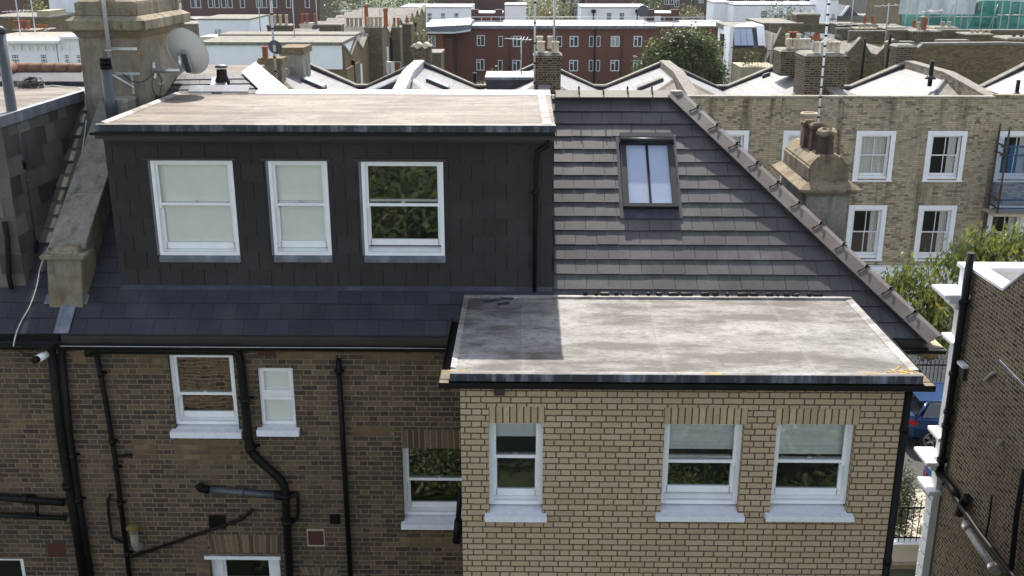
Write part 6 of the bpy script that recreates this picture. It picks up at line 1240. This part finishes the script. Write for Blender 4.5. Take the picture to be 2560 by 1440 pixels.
# --- back row: big blocks
for (lb, x0, y0, x1, y1, D_, mat, wl) in (('brown brick office block with tall grouped windows at the top left', 455, -40, 800, 92, 190, 'maroon_brick', [(x, y) for y in (-6,) for x in (476, 490, 520, 536, 553, 569, 600, 640, 655, 680, 715, 762)]),
        ('dark office block at the far top left', -60, -40, 128, 60, 200, 'maroon_brick', []), ('dark red-brown block behind the left white rooftop storey', 1070, -30, 1180, 22, 200, 'maroon_brick', []), ('dark brick block between the left white storey and the pale trees', 1176, -30, 1300, 14, 210, 'maroon_brick', []),
        ('red-brown apartment block with small windows right of the pale trees', 1404, -40, 1470, 50, 230, 'maroon_brick', [(1414, 0), (1436, 0), (1412, 22), (1436, 22), (1440, 40)]), ('dark scaffolded block behind the right white storey', 1468, -30, 1620, 18, 220, 'maroon_brick', []),
        ('red-brown Victorian block with white sash windows, right of centre', 1630, -40, 1745, 62, 240, 'mid_brick_warm', [(1660, -6), (1672, -6), (1686, 0), (1728, -4)]), ('grey-brown brick block with white sash windows beside the turning tree', 1740, -40, 1790, 62, 235, 'mid_brick', [(1747, -10), (1747, 32)]), ('dark red block with balconies behind the long white storey', 1786, -40, 2064, 14, 230, 'maroon_brick', [(1860, -8), (1900, -8), (1960, -8), (2000, -8)]),
        ('dark stone church-like building behind the hazy gable', 2094, -40, 2180, 32, 250, 'stone', []), ('dark brick block far behind the leafy trees', 790, -60, 900, 30, 330, 'maroon_brick', [])):
    t = bldg(lb, x0, y0, x1, y1, D_, 20, mat, roof='lead_plain')
    for (x, y) in wl: fwin(t, x, y, x + 12, y + (26 if D_ < 200 else 18), D_, 'plain' if D_ < 200 else 'case')
t = thing('church_gable', (PY(2130, 40, 200).x, 200, 3), 'grey slate gable with white bargeboards far behind the brick chimneys', 'gable'); ppoly([(2095, 40), (2121, 14), (2148, 40)], 200, 8, 'dark_lead', 'gable_wall', t); ppoly([(2098, 40), (2120, 14), (2126, 14), (2106, 40)], 199.7, .3, 'white_paint', 'bargeboard', t); pbox(2090, 38, 2245, 70, 205, 6, 'coping', 'low_roof', t)
# --- scaffolded building with sheeting and green net
SB = thing('scaffolded_building', (PY(2400, 60, 100).x, 100, 0), 'building wrapped in white sheeting and green scaffold netting at the top right', 'building')
nm = NT('green_netting'); o = nm.obj(); f_ = nm.noise(o, .6, 5, .6, sc3=(1, 1, 2.0)); nm.col(nm.mix(nm.ramp(f_, [(.35, 0), (.65, 1)]), (0.03, 0.17, 0.14), (0.11, 0.36, 0.30))); nm.rough(.9); M['green_net'] = nm.m
nm = NT('white_sheeting'); f_ = nm.noise(nm.obj(), .5, 5, .6, sc3=(1.5, 1.5, .5)); nm.col(nm.mix(nm.ramp(f_, [(.35, 0), (.65, 1)]), (0.55, 0.56, 0.58), (0.78, 0.79, 0.82))); nm.rough(.8); nm.bump(f_, .8, .3); M['sheet'] = nm.m
def drapewall(x0, y0, x1, y1, D_, mat, name, amp=.12, n=40, seed=0):
    a, b, c, d = rect(x0, y0, x1, y1, D_); m = MB(); rnd = random.Random(seed); ph = [rnd.uniform(0, 6) for _ in range(4)]; nz = 8
    def y(i, j): u = a + (b - a) * i / n; z = c + (d - c) * j / nz; return (u, D_ + amp * (math.sin(u * 2.1 + z * .6 + ph[0]) + .6 * math.sin(u * 4.7 - z + ph[1])), z)
    for i in range(n):
        for j in range(nz): m.poly([y(i, j), y(i + 1, j), y(i + 1, j + 1), y(i, j + 1)], smooth=True)
    return m.build(name, M[mat], SB)
drapewall(2250, 28, 2510, 150, 99.5, 'green_net', 'green_netting', seed=1); drapewall(2252, -40, 2442, 36, 99.0, 'sheet', 'white_sheeting', .2, seed=2); drapewall(2442, 2, 2520, 60, 99.2, 'green_net', 'green_netting', seed=3); drapewall(2490, 4, 2600, 170, 96.5, 'green_net', 'green_netting', seed=4); drapewall(2430, -40, 2600, 6, 100.5, 'sheet', 'white_sheeting', seed=5)
a, b, c, d = rect(2254, -40, 2620, 150, 101); m = MB(); m.box(a, b, 101.5, 112, 0, d); m.build('wall', M['mid_brick'], SB)
m = MB()
for x in (2262, 2290, 2320, 2352, 2385, 2418, 2450, 2482, 2500, 2520, 2545): p = PY(x, 60, 98.6 if x < 2490 else 96.1); m.tube([(p.x, p.y, 0), (p.x, p.y, 16)], .045, 5)
for z in (4.5, 6.5, 8.5, 10.5, 12.5): m.tube([(a, 98.6, z), (b, 98.6, z)], .04, 5); m.tube([(PY(2490, 60, 96.1).x, 96.1, z + .3), (b, 96.1, z + .3)], .04, 5)
for k in range(4): p = PY(2290 + k * 55, 120, 98.6); q = PY(2330 + k * 55, 10, 98.6); m.tube([p, q], .035, 5)
m.build('scaffold_poles', M['mast'], SB)

# --- left middle: long white wall, brown parapets, receding gables
WB = thing('terrace_house', (PY(680, 150, 62).x, 62, 0), 'flat-topped terrace with a long blank white side wall, left of centre', 'house'); a, b, c, d = rect(498, 113, 853, 173, 62)
m = MB(); m.box(a, b, 62, 67, c, d); m.build('white_wall', M['white_wall'], WB); m = MB(); m.box(a, b + .3, 62.03, 67, 0, c - .002); m.build('brick_base', M['mid_brick_warm'], WB); m = MB(); m.box(a, b + .1, 61.9, 67.05, d + .002, d + .18); m.build('coping', M['coping'], WB); pbox(500, 92, 888, 112, 67.2, 2, 'cream', 'upper_wall', WB); pbox(550, 90, 890, 97, 67.0, .18, 'dark_brick', 'brick_band', WB); x0, x1, z0, z1 = rect(545, 88, 890, 91, 66.9); m = MB(); m.box(x0, x1, 66.9, 69.5, z0, z1 + .05); m.build('parapet_coping', M['coping'], WB)
RG = thing('receding_terrace', (-10.8, 80, 0), 'row of brick houses with zigzag gables receding behind the white-walled terrace', 'terrace')
gx = -10.9; y0 = 62.4; zz0 = PX(853, 113, gx).z; pr = [(y0, 0)]; yk_ = y0; m = MB(); top = [(y0, 8.75)]
k = 0
while yk_ < 112: top += [(yk_ + 2.2, 8.0), (yk_ + 4.6, 8.75)]; yk_ += 4.6
pp_ = [(y0, 0), (yk_, 0)] + [(y, z) for y, z in top[::-1]]
m.prism([(y, z) for y, z in pp_], 'x', gx - .3, gx); m.build('side_wall', M['mid_brick_warm'], RG)
for (a_, b_) in zip(top, top[1:]):
    m = MB(); m.hexa([(gx - .35, a_[0], a_[1] + .002), (gx + .05, a_[0], a_[1] + .002), (gx + .05, b_[0], b_[1] + .002), (gx - .35, b_[0], b_[1] + .002), (gx - .35, a_[0], a_[1] + .14), (gx + .05, a_[0], a_[1] + .14), (gx + .05, b_[0], b_[1] + .14), (gx - .35, b_[0], b_[1] + .14)]); m.build('gable_coping', M['coping'], RG)
    m = MB(); m.hexa([(gx - 7, a_[0], a_[1] - .5), (gx - .36, a_[0], a_[1] - .5), (gx - .36, b_[0], b_[1] - .5), (gx - 7, b_[0], b_[1] - .5), (gx - 7, a_[0], a_[1] - .15), (gx - .36, a_[0], a_[1] - .15), (gx - .36, b_[0], b_[1] - .15), (gx - 7, b_[0], b_[1] - .15)]); m.build('roof_slope', M['slate_small'], RG)
for k in range(9):
    for dz in (0,):
        y = y0 + .9 + k * 4.4; m = MB(); m.box(gx, gx + .06, y, y + .75, 4.4, 7.2); m.build('window', M['white_paint'], RG)
for k in range(5): y = y0 + 2.3 + k * 9.2; m = MB(); m.tube([(gx + .12, y, 0), (gx + .12, y, 7.8)], .12, 7); m.build('drainpipe', M['pipe'], RG)
# low yard railings among them
m = MB()
for k in range(40): x = gx + .6 + k * .2; m.tube([(x, 60, 4.9), (x, 60, 5.9)], .012, 4)
m.tube([(gx + .4, 60, 5.9), (gx + 8.6, 60, 5.9)], .02, 4); rr_ = thing('roof_railing', (gx + 4, 60, 4.9), 'thin dark railing of a roof terrace below the receding gables', 'railing'); m.build('rails', M['pipe'], rr_); m = MB(); m.box(gx + .3, gx + 8.8, 59.8, 64, 0, 4.9); m.build('terrace_block', M['mid_brick_warm'], rr_)
for (y0_, lb) in ((170, 'clutter of pink and white laundry on the roof terrace'),):
    c_ = PY(968, 165, 78); t = thing('laundry_rack', tuple(c_), lb, 'laundry'); 
    for k in range(5): m = MB(); m.box(c_.x - .9 + k * .38, c_.x - .6 + k * .38, c_.y, c_.y + .05, c_.z - .5 - .1 * (k % 2), c_.z + .3); m.build('cloth', M[('curtain', 'pot_red', 'white_paint', 'blind', 'pot_red')[k]], t)
    m = MB(); m.tube([c_ + Vector((-1, 0, .3)), c_ + Vector((1, 0, .3))], .02, 5); m.tube([c_ + Vector((-1, 0, -1.2)), c_ + Vector((-1, 0, .3))], .02, 5); m.tube([c_ + Vector((1, 0, -1.2)), c_ + Vector((1, 0, .3))], .02, 5); m.build('frame', M['steel'], t)
# tall breast chimneys of that row, and the pots behind
GG = 'chimneys on the terraces beyond'
for (lb, x0, y0_, x1, y1, D_, dep, mat, ps, pm, ph, pw) in (
        ('tall brown brick chimney with four clay pots standing at the receding gables', 915, 66, 957, 240, 72, 1.6, 'mid_brick', [921, 930, 941, 951], 'pot_buff', 24, 9),
        ('narrow brown chimney with slim pots, second of the receding row', 982, 66, 1002, 240, 84, 1.5, 'mid_brick', [986, 996], 'pot_red', 22, 7),
        ('narrow brown chimney with a small white vent, third of the receding row', 1004, 58, 1030, 240, 92, 1.5, 'mid_brick', [1018], 'pot_red', 14, 8),
        ('cream rendered chimney with a row of five grey-brown pots', 862, 66, 914, 88, 76, 1.4, 'cream', [870, 880, 891, 902], 'stone', 22, 9),
        ('long low brick chimney with rounded cement top and no pots', 798, 60, 852, 86, 78, 1.5, 'dark_brick', [], 'stone', 8, 6),
        ('cream chimney with one capped pot and three red pots', 750, 58, 797, 84, 82, 1.4, 'cream', [757, 768, 790], 'pot_red', 24, 9),
        ('dark brick chimney with tall buff pots and one red pot', 668, 62, 726, 88, 80, 1.5, 'dark_brick', [676, 689, 702, 717], 'pot_buff', 26, 9),
        ('soot-black chimney with four tall red pots at the far left', 30, 74, 86, 96, 66, 1.4, 'dark_brick', [40, 50, 61, 72], 'pot_red', 24, 9),
        ('low far-left chimney with a row of short red pots', 88, 72, 122, 90, 74, 1.2, 'dark_brick', [94, 102, 110, 118], 'pot_red', 10, 7),
        ('dark brick chimney with two red pots in white cowls, right of the tall white mast', 2140, 60, 2190, 90, 86, 1.5, 'mid_brick', [2160, 2180], 'pot_red', 20, 8),
        ('broad squat chimney with rounded top behind the tall mast', 2092, 58, 2142, 88, 74, 1.6, 'dark_brick', [], 'stone', 6, 6),
        ('dark brick chimney with four half-round vents, between two pairs of pots', 2142, 70, 2198, 92, 70, 1.4, 'mid_brick', [2150, 2161, 2172, 2185], 'pot_buff', 5, 9),
        ('plain brick chimney behind the cream-potted pair', 1990, 34, 2048, 80, 82, 1.5, 'mid_brick', [], 'stone', 6, 6),
        ('low brick stack with flat slab beside the cream-potted pair', 2046, 58, 2092, 84, 84, 1.5, 'mid_brick', [], 'stone', 6, 6),
        ('red-brown brick chimney with cement top left of the green netting', 2212, 68, 2272, 108, 66, 1.5, 'red_brick', [], 'stone', 6, 6),
        ('brick chimney with a cracked top and one red pot before the netting', 2264, 70, 2292, 98, 74, 1.4, 'mid_brick', [2284], 'pot_red', 20, 9),
        ('small brick chimney with low red pot among the distant roofs', 2200, 62, 2248, 84, 88, 1.4, 'mid_brick', [2219], 'pot_red', 8, 9),
        ('dark brick chimney with a tall buff pot and a taller red pot', 2282, 76, 2352, 108, 63, 1.6, 'dark_brick', [2296], 'pot_buff', 22, 10),
        ('brown humped chimney with two round-topped pots before the green net', 2334, 68, 2394, 108, 68, 1.6, 'mid_brick_warm', [2356, 2372], 'pot_buff', 14, 10),
        ('stepped brick chimney with four clay vents before the green net', 2416, 84, 2482, 110, 62, 1.6, 'mid_brick', [2430, 2443, 2458, 2472], 'pot_buff', 8, 9),
        ('brick chimney with black half-round vents at the right edge', 2512, 94, 2600, 190, 59.0, 1.8, 'mid_brick', [2534, 2552], 'pot_dark', 7, 10)):
    t = stack(lb, x0, y0_, x1, y1, D_, dep, mat, group=GG); xm_ = (x0 + x1) / 2
    if ps: pots(t, ps, y0_ + 1, y0_ - ph, D_ + dep * .4, pm, pw)
for (x, yt, yb_, lb) in ((917, 12, 66, 'tall thin red clay flue rising above the brown chimneys'), (2308, 44, 82, 'tall thin red clay flue before the green netting'), (965, 22, 66, 'thin red flue between the receding chimneys')):
    a = PY(x, yb_, 73 if x < 1500 else 63.5); b = PY(x, yt, a.y); t = thing('clay_flue', tuple(a), lb, 'chimney pot'); m = MB(); m.lathe([(.17, 0), (.15, .1), (.13, b.z - a.z - .2), (.18, b.z - a.z - .15), (.16, b.z - a.z)], a, 12); m.build('flue', M['pot_red'], t); m = MB(); m.lathe([(.17, 0), (.17, .05), (.05, .1)], b, 12); m.build('flue_rim', M['pot_buff'], t)
# roof fences and sheds between those chimneys
t = thing('timber_fence', (PY(900, 60, 96).x, 96, 5), 'grey timber screen fence behind the cream rendered chimney', 'fence'); m = MB()
for k in range(34): x = PY(850 + k * 3.4, 60, 96).x; z0_ = PY(900, 72, 96).z; z1_ = PY(900, 46, 96).z; m.box(x, x + .10, 96, 96.04, z0_, z1_ - .04 * (k % 2))
m.build('boards', M['bark'], t); pbox(846, 44, 968, 46, 96.1, .1, 'bark', 'rail', t)
t = bldg('low pale-roofed shed in front of the leafy trees', 872, 36, 930, 46, 110, 5, 'dark_lead', roof='coping')
# white house in the left middle distance
t = bldg('white rendered flat-roofed house with two small windows, left of centre', 498, 50, 626, 110, 112, 8, 'white_wall', roof='coping'); fwin(t, 535, 71, 555, 88, 112)
p_ = PY(624, 55, 112); m = MB(); b2 = PY(662, 50, 120); m.hexa([(p_.x, 112, p_.z - 4), (b2.x, 120, p_.z - 4), (b2.x, 122, p_.z - 4), (p_.x - 1, 122, p_.z - 4), (p_.x, 112, p_.z), (b2.x, 120, p_.z), (b2.x, 122, p_.z), (p_.x - 1, 122, p_.z)]); m.build('side_wing', M['white_wall'], t); pbox(505, 100, 560, 108, 111.9, .1, 'red_brick', 'brick_base', t)
for xx, yy in ((500, 44), (592, 44)): x0, x1, z0, z1 = rect(xx - 16, yy, xx + 14, yy + 6, 114); m = MB(); m.prism([(x0, z0), (x1, z0), (x0, z1)], 'y', 113, 116); m.build('rooflight_box', M['dark_lead'], t)
# --- far left: white terrace with cornice, white sheeted block
t = thing('white_terrace', (PY(100, 130, 60).x, 60, 0), 'ornate white stucco terrace with cornice at the far left, behind the terracotta ridge', 'terrace'); 
for (x0, y0_, x1, y1) in ((-30, 104, 146, 156), (148, 96, 205, 156)): pbox(x0, y0_, x1, y1 + 60, 60, 6, 'white_stucco', 'wall', t)
for (x0, y0_, x1, y1, ex) in ((-30, 100, 150, 108, .5), (148, 90, 205, 98, .3)): a, b, c, d = rect(x0, y0_, x1, y1, 59.8); m = MB(); m.box(a, b, 60 - ex, 66, c, d); m.build('cornice', M['white_stucco'], t, bevel=.03)
for k in range(9): a, b, c, d = rect(10 + k * 20, 114, 13 + k * 20, 126, 59.9); m = MB(); m.box(a, b, 59.85, 59.998, c, d); m.build('pilaster', M['white_stucco'], t)
for (x0, x1) in ((28, 50), (100, 120), (160, 176), (190, 206)): fwin(t, x0, 134, x1, 160, 60, 'sash')
pbox(-30, 92, 205, 101, 62, 4, 'stone', 'rear_parapet', t); pbox(60, 80, 92, 90, 70, 2, 'dark_lead', 'roof_tank', t)
t = bldg('tall white sheeted block left of the big rendered chimney', 124, -30, 200, 66, 90, 8, 'sheet', roof='coping'); t = bldg('low brown-roofed house with pale upstand at the far left', -40, 46, 124, 80, 84, 6, 'mid_brick_warm', roof='coping'); pbox(92, 27, 124, 44, 84.5, 3, 'tan_wall', 'upstand', t)

# --- modern house with slanted rooflights, right of the tree
D = 74
MH = thing('modern_house', (PY(1860, 150, D).x, D, 0), 'brick house with white side wall and slanted three-pane rooflight, right of the big tree', 'house')
a, b, c, d = rect(1826, 119, 1925, 260, D); m = MB(); m.box(a, b, D, D + 7, 0, d); m.build('brick_wall', M['mid_brick_warm'], MH)
p1, p2 = PY(1796, 64, D + 7), PY(1826, 66, D); m = MB(); m.poly([(p2.x, D, 0), (p1.x, D + 7, 0), (p1.x, D + 7, p1.z), (p2.x, D, p2.z)][::-1]); m.poly([(p2.x + .25, D - .02, 0), (p2.x, D - .02, 0), (p2.x, D - .02, p2.z), (p2.x + .25, D - .02, p2.z)]); m.build('white_side_wall', M['white_wall'], MH)
q = [PY(1828, 119, D - .05), PY(1912, 119, D - .05), PY(1904, 72, D + 1.1), PY(1826, 70, D + 1.1)]; U = Vector((0, -.08, .06)); m = MB(); m.hexa([v + Vector((0, .4, -.3)) for v in q] + [v for v in q]); m.build('sloping_roof', M['dark_lead'], MH)
def bq(u, v): return (q[0] * (1 - u) + q[1] * u) * (1 - v) + (q[3] * (1 - u) + q[2] * u) * v
for k in range(3): u0_, u1_2 = .10 + k * .195, .285 + k * .195; m = MB(); P = [bq(u0_, .08), bq(u1_2, .08), bq(u1_2, .95), bq(u0_, .95)]; m.hexa([v + U * .3 for v in P] + [v + U for v in P]); m.build('rooflight', M['sky_glass'], MH)
m = MB(); a3 = PY(1826, 70, D + 1.1); b3 = PY(1912, 72, D + 1.1); m.box(a3.x, b3.x, D + 1.1, D + 7, a3.z - .3, a3.z + .05); m.build('flat_roof', M['coping'], MH); c_ = PY(1862, 69, D + 2.5); m = MB(); m.lathe([(.95, -.1), (.85, .08), (.45, .22), (0, .26)], c_, 18); m.build('dome_light', M['white_paint'], MH)
a, b, c, d = rect(1900, 66, 1916, 118, D); m = MB(); m.prism([(D, c), (D + 5, c), (D + 5, d), (D + 1.0, d)], 'x', b - .5, b); m.build('white_cheek', M['white_wall'], MH)
a = PX(1812, 118, p2.x - .1); cyl((p2.x - .15, D + 1.5, 2), (p2.x - .15, D + 1.5, p2.z - 1.5), .06, 'dark_dish', 'drainpipe', MH)
for (y0_, y1) in ((82, 118), (158, 190)): c1_, c2_ = PX(1804, y0_, p2.x * .5 + p1.x * .5), PX(1810, y1, p2.x * .5 + p1.x * .5); xm_ = (p1.x + p2.x) / 2; m = MB(); m.box(xm_ - .18, xm_ + .02, D + 3.0, D + 3.9, c2_.z, c1_.z); m.build('window', M['dark_glass'], MH)
t = thing('roof_terrace', (PY(1890, 170, 66).x, 66, 0), 'roof terrace with thin railing and potted shrub below the slanted rooflight', 'roof terrace'); a, b, c, d = rect(1850, 168, 1942, 240, 66); m = MB(); m.box(a, b, 66, 69, 0, d); m.build('base', M['tan_wall'], t); m = MB()
for k in range(26): x = a + (b - a) * k / 25; m.tube([(x, 66.05, d), (x, 66.05, d + 1.0)], .012, 4)
m.tube([(a, 66.05, d + 1), (b, 66.05, d + 1)], .025, 5); m.build('railing', M['pot_dark'], t); m = MB(); foliage(m, [(a + .8, 66.8, d + .5, .5, .3, .45)], 300, .14, seed=3); m.build('shrub', M['leaf_mid'], t)
# --- right middle: zigzag brick gables, walls and long brown wall
def gable(label, pts, D_, depth, mat, slate=True):
    t = thing('terrace_house', (PY(*pts[0], D_).x, D_, 0), label, 'house', 'zigzag-roofed houses beyond'); base = [(pts[-1][0], 260), (pts[0][0], 260)]; ppoly(pts + base, D_, .35, mat, 'rear_wall', t)
    for a, b in zip(pts, pts[1:]):
        A, B = PY(*a, D_), PY(*b, D_); m = MB(); Z = Vector((0, 0, .13)); Y0 = Vector((0, -.06, .002)); Y1 = Vector((0, .42, .002)); m.hexa([A + Y0, B + Y0, B + Y1, A + Y1, A + Y0 + Z, B + Y0 + Z, B + Y1 + Z, A + Y1 + Z]); m.build('gable_coping', M['coping'], t)
        if slate: m = MB(); Z = Vector((0, 0, -.35)); Y1 = Vector((0, .43, 0)); Y2 = Vector((0, depth, 0)); m.hexa([A + Y1 + Z * 1.3, B + Y1 + Z * 1.3, B + Y2 + Z * 1.3, A + Y2 + Z * 1.3, A + Y1 + Z, B + Y1 + Z, B + Y2 + Z, A + Y2 + Z]); m.build('roof_slope', M['slate_small'], t)
    zt = max(PY(*p, D_).z for p in pts); a = PY(*pts[0], D_ + depth).x; b = PY(*pts[-1], D_ + depth).x; m = MB(); m.box(a, b, D_ + depth, D_ + depth + .3, zt - .8, zt - .1); m.build('front_parapet', M['mid_brick'], t); m = MB(); m.box(a, b, D_ + depth - .05, D_ + depth + .4, zt - .098, zt + .0); m.build('parapet_coping', M['coping'], t); return t
gable('brick house with sloping parapet just right of the slanted rooflight', [(1918, 150), (1953, 74), (1985, 118), (2004, 132)], 72, 7, 'mid_brick')
gable('V-gabled brick house behind the cream-potted chimneys', [(2090, 90), (2098, 92), (2120, 132), (2154, 100)], 64, 7, 'mid_brick')
gable('brick house with deep V parapet and dark roof beyond it', [(2118, 136), (2152, 99), (2176, 138), (2190, 142), (2222, 112), (2228, 108)], 58.5, 7, 'mid_brick')
gable('long brown brick wall with stepped parapet on the right', [(2216, 112), (2236, 104), (2248, 110), (2284, 110), (2290, 128), (2304, 118), (2306, 114), (2496, 112), (2516, 112), (2620, 116)], 55, 9, 'mid_brick_warm', slate=False)
pbox(2234, 104, 2288, 200, 54.2, .7, 'dark_brick', 'pier', bpy.data.objects['terrace_house']) if False else None
t = thing('brick_wall', (PY(2400, 100, 57).x, 57, 6), 'pale coping slab on the wall top before the green netting', 'wall'); pbox(2346, 100, 2424, 108, 57, .6, 'coping', 'slab', t)
t = bldg('flat black-roofed brick return behind the slanted rooflight house', 1905, 62, 1992, 100, 80, 6, 'mid_brick', roof='coping')
for (x, y0_, y1, D_, lb) in ((2154, 96, 186, 57.5, 'black pipe on the V-gabled wall left of the long brown wall'), (2218, 84, 160, 54.5, 'thin black pipe at the start of the long brown wall'), (1926, 84, 168, 71.5, 'pale pipe on the brick return beside the slanted rooflight')):
    a, b = PY(x, y1, D_), PY(x, y0_, D_); t = thing('drainpipe', tuple(a), lb, 'pipe'); cyl(a - Vector((0, 0, 2)), (a.x, D_, b.z), .08, 'pipe' if x > 2000 else 'pale_pipe', 'pipe', t)
# red oval dish on the cream-potted chimney, little dishes
def dishlet(px, py, D_, r_, mat, lb):
    c = PY(px, py, D_); t = thing('satellite_dish', tuple(c), lb, 'satellite dish'); m = MB(); m.lathe([(0, 0), (r_ * .6, .02), (r_, .08)], (0, 0, 0), 18); mt = Matrix.Translation(c) @ Matrix.Rotation(R(90), 4, 'X') @ Matrix.Rotation(R(15), 4, 'Y'); m.v = [tuple(mt @ Vector(v)) for v in m.v]; m.build('dish', M[mat], t); cyl(c, c + Vector((0, .1, -.5)), .03, 'mast', 'pole', t)
dishlet(2038, 92, 38.4, .16, 'pot_red', 'small red-brown dish between the cream chimney pots'); dishlet(1607, 28, 126, .7, 'dark_dish', 'dark dish on the right brick stair head'); dishlet(790, 72, 81, .33, 'dark_dish', 'small grey dish on the cream chimney with a capped pot')
# thin masts on the skyline
for (x0, y0_, x1, y1, D_, lb) in ((652, 90, 650, -20, 82, 'thin banded mast left of the dark-dish mast'), (738, 110, 740, -20, 66, 'thin black mast above the long white wall'), (793, 60, 790, -10, 80, 'pale mast above the cream chimney'), (906, 44, 903, -10, 90, 'thin mast among the leafy trees'), (950, 48, 949, 6, 90, 'short thin mast right of the tall red flue'), (1013, 60, 1013, 36, 100, 'stub mast on the third receding chimney'), (2125, 88, 2130, -10, 70, 'thin mast by the broad squat chimney'), (2212, 110, 2222, 8, 60, 'slim leaning mast above the long brown wall'), (2262, 80, 2270, -10, 70, 'black mast at the left end of the green netting'), (2310, 60, 2316, -10, 72, 'grey mast in front of the white sheeting'), (2398, 90, 2406, -10, 70, 'grey mast crossing the middle of the green netting'), (52, 92, 50, -10, 60, 'thin far-left mast leaning over the red pots'), (88, 80, 84, 0, 60, 'thin mast right of the far-left red pots')):
    mast(lb, x0, y0_, x1, y1, D_, .035)
for (px, py, D_, n) in ((36, 28, 62, 7), (852, 28, 88, 8), (2216, 14, 60, 5), (2120, 62, 66, 4), (2330, 28, 72, 12)):
    yagi({36: 'many-rodded aerial at the far top left', 852: 'stacked rod aerial before the leafy trees', 2216: 'small aerial left of the green netting', 2120: 'aerial by the broad squat chimney', 2330: 'long rod aerial before the white sheeting'}[px], px, py, D_, 1.6, 'h', n, 1)

# --- trees
tree('large dark evergreen tree with dense crown in front of the flats', 1705, 190, 70, [(-1.6, 0, 7.95, .95, .9, .7), (-.5, .1, 8.55, 1.0, .9, .75), (.7, 0, 8.65, 1.05, 1, .8), (1.7, 0, 7.95, .9, .9, .75), (-2.3, .1, 6.85, .9, .9, .75), (-1.1, -.3, 7.15, 1.0, .9, .8), (.3, -.4, 7.35, 1.1, .9, .85), (2.3, 0, 6.85, .85, .9, .8), (-2.2, 0, 5.55, .95, .9, .8), (-.7, -.4, 5.85, 1.1, .9, .85), (1.1, -.4, 6.15, 1.1, .9, .9), (2.5, .1, 5.55, .8, .8, .8), (-1.3, 0, 4.55, 1.0, .9, .8), (.4, -.3, 4.65, 1.1, .9, .9), (1.9, 0, 4.45, 1.0, .9, .9), (0, .6, 6.05, 1.9, .9, 1.9)], 22000, .21, 'leaf_dark', seed=61, name='evergreen_tree', aspect=.5)
tree('small green treetop left of the large evergreen', 1611, 160, 62, [(0, 0, 4.6, .75, .6, .7), (.4, 0, 4.0, .6, .6, .8)], 700, .16, 'leaf_mid', seed=62)
for (lb, px, py, D_, rx, rz, mat, n, s_) in (('leafy green trees left of the white rooftop storey, first', 880, 20, 175, 5.0, 3.6, 'leaf_mid', 2600, 71), ('second leafy green tree behind the receding chimneys', 950, 22, 168, 3.6, 3.4, 'leaf_mid', 1800, 72), ('dark green tree above the left white rooftop storey', 1040, -4, 190, 4.2, 2.4, 'leaf_dark', 1600, 73), ('pale turning tree between the white rooftop boxes', 1372, 40, 160, 3.7, 2.6, 'leaf_autumn', 2400, 74), ('paler tree behind the turning tree, at the top edge', 1340, 8, 185, 3.4, 2.4, 'leaf_olive', 1500, 75), ('dark green tree at the top edge right of the pale trees', 1390, 4, 200, 3.2, 2.6, 'leaf_dark', 1200, 76), ('dark tree at the top edge by the right white storey', 1620, 6, 215, 2.8, 3.0, 'leaf_dark', 1000, 77), ('small golden tree beside the grey-brown block', 1720, 44, 150, 1.9, 1.7, 'leaf_autumn', 1200, 78), ('pale feathery tree before the long white storey', 1945, 44, 120, 1.6, 1.9, 'leaf_olive', 1100, 79), ('second pale feathery tree before the long white storey', 2000, 48, 120, 1.9, 1.4, 'leaf_olive', 1000, 80), ('bright yellow-green tree left of the white sheeting', 2218, 24, 160, 2.8, 2.2, 'leaf_yellow', 1500, 81), ('yellow-green bush at the far top left', 100, 30, 110, 1.5, 1.4, 'leaf_yellow', 900, 82), ('golden creeper-like tree beside the orange wing', 1040, 82, 96, 1.1, 1.6, 'leaf_autumn', 900, 83), ('small shrub rising above the flat roof box', 1222, 205, 60, .8, .7, 'leaf_autumn', 260, 84), ('greenish tree mass at the top edge, far left of centre', 820, 0, 260, 5, 4, 'leaf_dark', 1200, 85)):
    c = PY(px, py, D_); tree(lb, 0, 0, D_, [(0, 0, c.z, rx, rx * .8, rz), (-rx * .55, 0, c.z - rz * .35, rx * .6, rx * .5, rz * .7), (rx * .5, .3, c.z - rz * .4, rx * .6, rx * .5, rz * .7), (0, 0, c.z - rz * .9, rx * .9, rx * .7, rz * .8)], n, .0021 * D_ + .04, mat, seed=s_, x=c.x)
# green belt closing the view
g = MB(); rnd = random.Random(5); foliage(g, [(x, 300 + rnd.uniform(-15, 30), 3 + rnd.uniform(-1, 2), 9, 6, 6 + rnd.uniform(-1, 2)) for x in range(-110, 150, 11)], 9000, 1.3, seed=90); struct(g.build('distant_wood', M['leaf_dark']), 'stuff')
tag(bpy.data.objects['distant_wood'], 'band of dark distant trees closing the view along the top edge', 'wood')

# --- summer haze between here and the skyline
m = MB(); m.box(-420, 420, -70, 640, -1.2, 34); hz = m.build('haze', None); nm = NT('haze_air'); nm.t.nodes.remove(nm.bsdf)
v = nm.n('ShaderNodeVolumePrincipled', {'Color': (0.86, 0.90, 1.0, 1), 'Density': 0.0001, 'Anisotropy': 0.3}); nm.t.links.new(v.outputs[0], nm.out.inputs['Volume']); hz.data.materials.append(nm.m); struct(hz, 'stuff'); tag(hz, 'thin pale summer haze over the far rooftops', 'haze')
bldg('low brown brick terrace hidden mostly behind the big rendered chimney', 206, 62, 494, 112, 130, 16, 'mid_brick', roof='coping')
